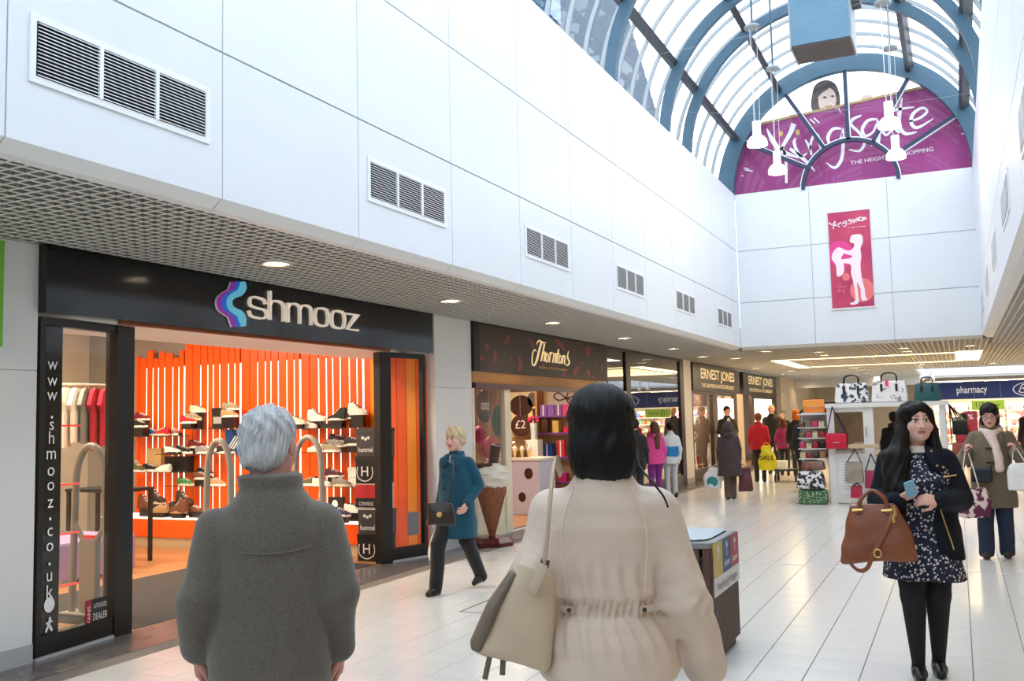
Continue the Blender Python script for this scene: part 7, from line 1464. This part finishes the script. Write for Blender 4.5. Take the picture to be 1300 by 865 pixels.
gls.tube([hc+R@np.array([-.010, .108, .006])*1.05*s, hc+R@np.array([.010, .108, .006])*1.05*s], .0025, 5); gls.build('glasses', mat('plum_frame', (96, 40, 60), .3), dq, True)
for z in (1.22, 1.06, .95):
    MB().tube([A((-.05, .182, z)), A((.055, .182, z+.006))], .011, 7).build('toggle', mat('horn_toggle', (40, 30, 26), .4), dq, True)
MB().tube(smoothpts([A((-.13, .10, 1.42)), A((-.12, .18, 1.25)), A((.02, .205, 1.02)), A((.10, .21, .92))], 5), .014, 6, flat=.3).build('bag_strap', mat('bag_black_leather', (30, 28, 30), .4), dq, True)
soft('crossbody_pouch', [sdf([rbox(A((.11, .235, .93)), A((.11, .035, .08)), .02)], .01)], mat('navy_leather', (30, 36, 48), .4), dq)
M_quilt = mat('patterned_quilt', (226, 208, 198), .8, col2=(96, 36, 70), thr=(.47, .51), vscale=11)
hold('patterned_bag', 1243, 658, 10.15, .36, .30, .2, M_quilt, 'cream and plum patterned cloth bag carried by the duffle coat woman', rz=.25, pos=hpos(dq, J, 'R')+[.02, -.12, -.74], hand=hpos(dq, J, 'R'), hm=mat('cream_strap', (226, 214, 200), .7), soft_=.006, top=.8)
hold('carrier_bag', 1297, 622, 10.2, .26, .30, .16, M_plastic, 'white plastic carrier bag in the duffle coat woman\'s hand', pos=hpos(dq, J, 'L')+[.03, -.14, -.46], hand=hpos(dq, J, 'L'), soft_=.01, top=.55)
# ------------------------------------------------------------------ shoppers further off
def far(label, px, py, headpx, th, top, legs, hair, x=None, y=None, **k):
    g = onZ(px, py) if x is None else np.array([x, y, 0]); hgt = k.pop('h', None) or onY(px, headpx, g[1])[2]
    return figure(label, g[0], g[1], th, hgt, top, legs, hair, **k)
T_ = lambda n, c, **k: dict(m=FAB(n, c), **k)
dkt = dict(m=FAB('dark_trouser', (36, 36, 42))); jn = dict(m=mat('dark_denim', (30, 44, 70), .8), name='jeans')
# brown quilted coat with carrier bags
b1, J, hc, R, s = far('woman in a dark brown hooded coat carrying two bags, seen from behind', 928, 634, 537, .2, T_('dark_brown_quilt', (66, 52, 54), hem=.52, w=1.12, d=1.1, sl=(.072, .068, .056), hood=True, prof=[(.52, .275, .19, 0, 0), (.8, .25, .18, 0, 0), (1.05, .22, .165, 0, 0), (1.22, .19, .15, 0, -.005), (1.32, .165, .125, 0, -.01), (1.39, .12, .1, 0, -.01), (1.46, .09, .09, 0, 0)]), dict(m=FAB('brown_trouser', (96, 76, 66)), r=(.1, .075, .07)), dict(style='bob', m=HM('dark_brown', (30, 24, 24)), amp=.003), res=.016, feet=((-.06, -.02, 0), (.06, .06, 0)))
soft('raised_hood', [sdf([ell(hc+np.array([0, -.03, .0]), (.105, .12, .135), .02), ell(hc+np.array([0, .12, -.02]), (.07, .09, .1), .02, None, True)], .012)], MATS['cloth_dark_brown_quilt'], b1)
DBN = float((np.array([-4.06, 18.72, .9-CH]))@FW)
r = hold('carrier_bag', 910, 621, DBN-.05, .36, .40, .12, M_plastic, 'white carrier bag with teal crest held by the woman in brown', pos=hpos(b1, J, 'L')+[-.13, -.03, -.48], hand=hpos(b1, J, 'L'), soft_=.006, top=.55, res=.014)
MB().add([(.11*math.cos(2*PI*i/16), -.068, .13+.10*math.sin(2*PI*i/16)) for i in range(16)], [tuple(range(16))]).build('teal_crest', mat('crest_teal', (40, 140, 140), .5), r, recalc=False)
hold('shopping_bag', 947, 619, DBN-.05, .26, .46, .12, mat('maroon_paper', (92, 44, 54), .6, var=.2, vscale=20), 'maroon shopping bag held by the woman in brown', pos=hpos(b1, J, 'R')+[.10, -.03, -.54], hand=hpos(b1, J, 'R'), soft_=.003, top=.9, res=.014)
# red jacket with trolley
b2, J, hc, R, s = far('person in a bright red jacket pushing a small trolley, seen from behind', 966, 612, 525, .05, T_('bright_red', (190, 16, 40), hem=.80, w=1.16, d=1.1), dkt, dict(style='short', m=HM('auburn', (130, 84, 52)), amp=.003), res=.018)
gR = onZ(966, 612)
tr = empty('shopping_trolley', (gR[0]+.60, gR[1]+.1, 0), 0, 'small black wheeled trolley beside the red jacket', 'trolley')
bx('deck', M_dsteel, -.28, .28, -.2, .3, .26, .30, tr); MB().tube([(-.25, -.18, .3), (-.25, -.2, .9), (.25, -.2, .9), (.25, -.18, .3)], .014, 6).build('handle', M_dsteel, tr, True); bx('parcel', MATS['plain_white'], -.22, .0, -.15, .2, .30, .5, tr)
for x in (-.24, .24):
    for y in (-.16, .26): MB().cyl((x-.02, y, .09), (x+.02, y, .09), .09, n=16).build('wheel', mat('black_rubber', (20, 20, 22), .5), tr, True); MB().cyl((x, y, .09), (x, y, .27), .012, n=6).build('fork', M_dsteel, tr)
r = hold('sale_bag', 975, 597, float((gR-np.array([0, 0, CH*.5]))@FW)-.35, .40, .58, .14, mat('yellow_plastic', (226, 216, 30), .4), 'bright yellow plastic bag marked SALE beside the red jacket', hand=at(972, 562, float((gR-np.array([0, 0, CH*.5]))@FW)-.2), soft_=.006, top=.45, res=.016)
text('sale_print', 'SALE', (0, -.085, .24), (1, 0, 0), (0, 0, 1), .11, mat('maroon_print', (96, 24, 50), .5), r, .002, .01)
# pink hoodie girl and companion at the glass
far('girl in a pink hoodie and purple trousers looking into the glazed shopfront', 832, 640, 535, .75, T_('hot_pink', (222, 74, 154), hem=.80, hood=True), dict(m=FAB('purple_trouser', (130, 40, 140))), dict(style='long', m=HM('mid_brown', (96, 66, 50)), amp=.003), x=-5.35, y=18.1, h=1.50, res=.016)
far('child in a white and blue jacket beside the pink hoodie', 848, 640, 535, .6, T_('white_sport', (226, 228, 232), hem=.76), dict(m=FAB('white_trouser', (206, 208, 214))), dict(style='short', m=HM('dark_brown', (30, 24, 24)), amp=.003), x=-5.28, y=18.95, h=1.50, res=.018)
soft('blue_panel', [sdf([loft([(.80, .178, .130, 0, 0), (1.02, .168, .124, 0, 0)], .02)], .016)], FAB('sport_blue', (40, 130, 200)), bpy.data.objects[[o.name for o in bpy.data.objects if o.get('label', '').startswith('child in a white')][0]])
far('person in a black jacket at the glazed shopfront half hidden by the dark bob', 806, 640, 535, .4, T_('black_jacket', (28, 28, 32), hem=.78), dkt, dict(style='short', m=HM('dark_brown', (30, 24, 24)), amp=.003), x=-5.32, y=16.75, h=1.58, res=.018)
# group in front of the jeweller
far('bald man in a black jacket facing the mall by the jeweller', 983, 602, 514, PI, T_('black_wool', (24, 24, 28), hem=.78, w=1.12), dkt, dict(style='bald', m=HM('grey_short', (120, 116, 110)), amp=.001), res=.018, skin=(212, 160, 138))
far('woman in a magenta jacket with dark trousers, seen from behind', 997, 604, 532, .1, T_('magenta_jacket', (150, 34, 96), hem=.82, w=1.06), dkt, dict(style='bob', m=HM('auburn_dark', (96, 48, 34)), amp=.003), res=.018, feet=((-.09, .1, 0), (.1, -.12, 0)))
o1_, *_r = far('ginger-haired woman in a long black coat with a cream shoulder bag', 1014, 606, 521, .15, T_('black_coat', (20, 19, 22), hem=.70, w=1.06), dkt, dict(style='bob', m=HM('ginger', (196, 110, 40)), amp=.003), res=.018, feet=((-.07, .12, 0), (.07, -.1, 0)))
gO = onZ(1014, 606); hold('shoulder_bag', 1021, 574, float((gO-np.array([0, 0, .7]))@FW)-.38, .24, .42, .14, mat('cream_shoulder_leather', (214, 190, 150), .5), 'cream slouchy shoulder bag on the ginger-haired woman', hand=at(1019, 546, float((gO-np.array([0, 0, .4]))@FW)-.05), soft_=.005, top=.7, res=.014)
far('tall figure in a long dark coat beside the purse rack', 1030, 632, 521, .3, T_('charcoal_coat', (24, 26, 34), hem=.62, w=1.1), dkt, dict(style='short', m=HM('dark_brown', (30, 24, 24)), amp=.003), x=-3.0, y=21.3, h=1.68, res=.018)
far('older bald man partly hidden behind the tall dark figure', 1022, 600, 526, PI-.2, T_('dark_green_jacket', (44, 50, 46), hem=.78), dkt, dict(style='bald', m=HM('grey_short', (120, 116, 110)), amp=.001), x=-4.05, y=29.5, h=1.62, res=.02)
far('grey-haired person in a dark jacket behind the magenta jacket', 1003, 600, 522, PI+.2, T_('navy_jacket_far', (34, 38, 52), hem=.78), dkt, dict(style='short', m=HM('grey_short', (120, 116, 110)), amp=.002), x=-5.0, y=31.0, h=1.70, res=.02)
sm, J, hc, R, s = far('man in a dark suit and white shirt standing in the jeweller doorway', 924, 600, 511, 0, T_('black_suit', (28, 26, 28), hem=.82, w=1.05), dkt, dict(style='short', m=HM('dark_brown', (30, 24, 24)), amp=.002), x=-5.62, y=25.85, h=1.84, res=.016, skin=(226, 178, 150), arms={'L': dict(el=(-.225, -.02, 1.09), wr=(-.06, .20, 1.02), d=(.9, .3, -.1), n=(0, -1, 0)), 'R': dict(el=(.225, -.02, 1.09), wr=(.06, .19, 1.0), d=(-.9, .3, -.1), n=(0, -1, 0))})
sm.rotation_euler[2] = PI+.5
soft('shirt_front', [sdf([ell(np.array([0, .105, 1.30])*s, np.array([.04, .03, .12])*s, .02)], .012)], FAB('white_shirt', (240, 238, 234)), sm); soft('tie', [sdf([cap(np.array([0, .135, 1.38])*s, np.array([0, .142, 1.18])*s, .010, .016, .01)], .008)], FAB('dark_tie', (50, 30, 36)), sm)
# man inside the stall
far('man in a black hooded jacket standing inside the handbag stall', 1121, 640, 526, .1, T_('black_hoodie', (26, 28, 34), hem=.78, w=1.12, hood=True), dkt, dict(style='short', m=HM('dark_brown', (30, 24, 24)), amp=.002), x=-1.08, y=18.95, h=1.60, res=.014)
# pharmacy customers
far('person in a rust brown jacket in the pharmacy entrance', 1232, 560, 516, .3, T_('rust_jacket', (150, 90, 36), hem=.78), dkt, dict(style='short', m=HM('auburn', (130, 84, 52)), amp=.002), x=.92, y=40.0, h=1.72, res=.022)
far('person in a red jacket with dark hair near the stall end', 1220, 600, 524, .4, T_('crimson_jacket', (150, 24, 36), hem=.8), dkt, dict(style='bob', m=HM('black', (9, 9, 11)), amp=.003), x=.12, y=30.0, h=1.50, res=.02)
far('ginger-haired woman in a dark coat behind the carrier bag', 1292, 640, 516, PI-.4, T_('black_coat', (20, 19, 22), hem=.6, w=1.1), dkt, dict(style='bob', m=HM('ginger', (196, 110, 40)), amp=.003), x=1.33, y=20.5, h=1.68, res=.018)
far('dark-coated person standing behind the ginger-haired woman', 1283, 620, 514, .5, T_('charcoal_coat', (24, 26, 34), hem=.62, w=1.1), dkt, dict(style='short', m=HM('mid_brown', (96, 66, 50)), amp=.002), x=1.45, y=25.0, h=1.72, res=.02)

# small pieces belong to the garment, strip or label they sit on
def under(root, pieces, target):
    t = [c for c in root.children if c.name.split('.')[0] == target][0]
    for c in list(root.children):
        if c.name.split('.')[0] in pieces: c.parent = t
under(gm_, ('yoke_seam', 'cuff'), 'fleece_jacket'); under(bw_, ('belt_tab', 'stud', 'back_seam'), 'padded_jacket'); under(bq, ('lapel', 'snap', 'zip', 'pocket_zip'), 'jacket'); under(bq, ('dress_collar',), 'floral_dress')
under(tq, ('lapel', 'button', 'brooch'), 'teal_coat'); under(dq, ('hood', 'toggle'), 'duffle_coat'); under(sm, ('tie',), 'shirt_front'); under(w1, ('address_letter', 'round_sticker', 'figure_sticker'), 'vinyl_strip'); under(w1, ('sticker_red_band', 'sticker_word', 'sticker_brand'), 'dealer_sticker')
under(ks, ('notice', 'notice_lines'), 'lower_panel')
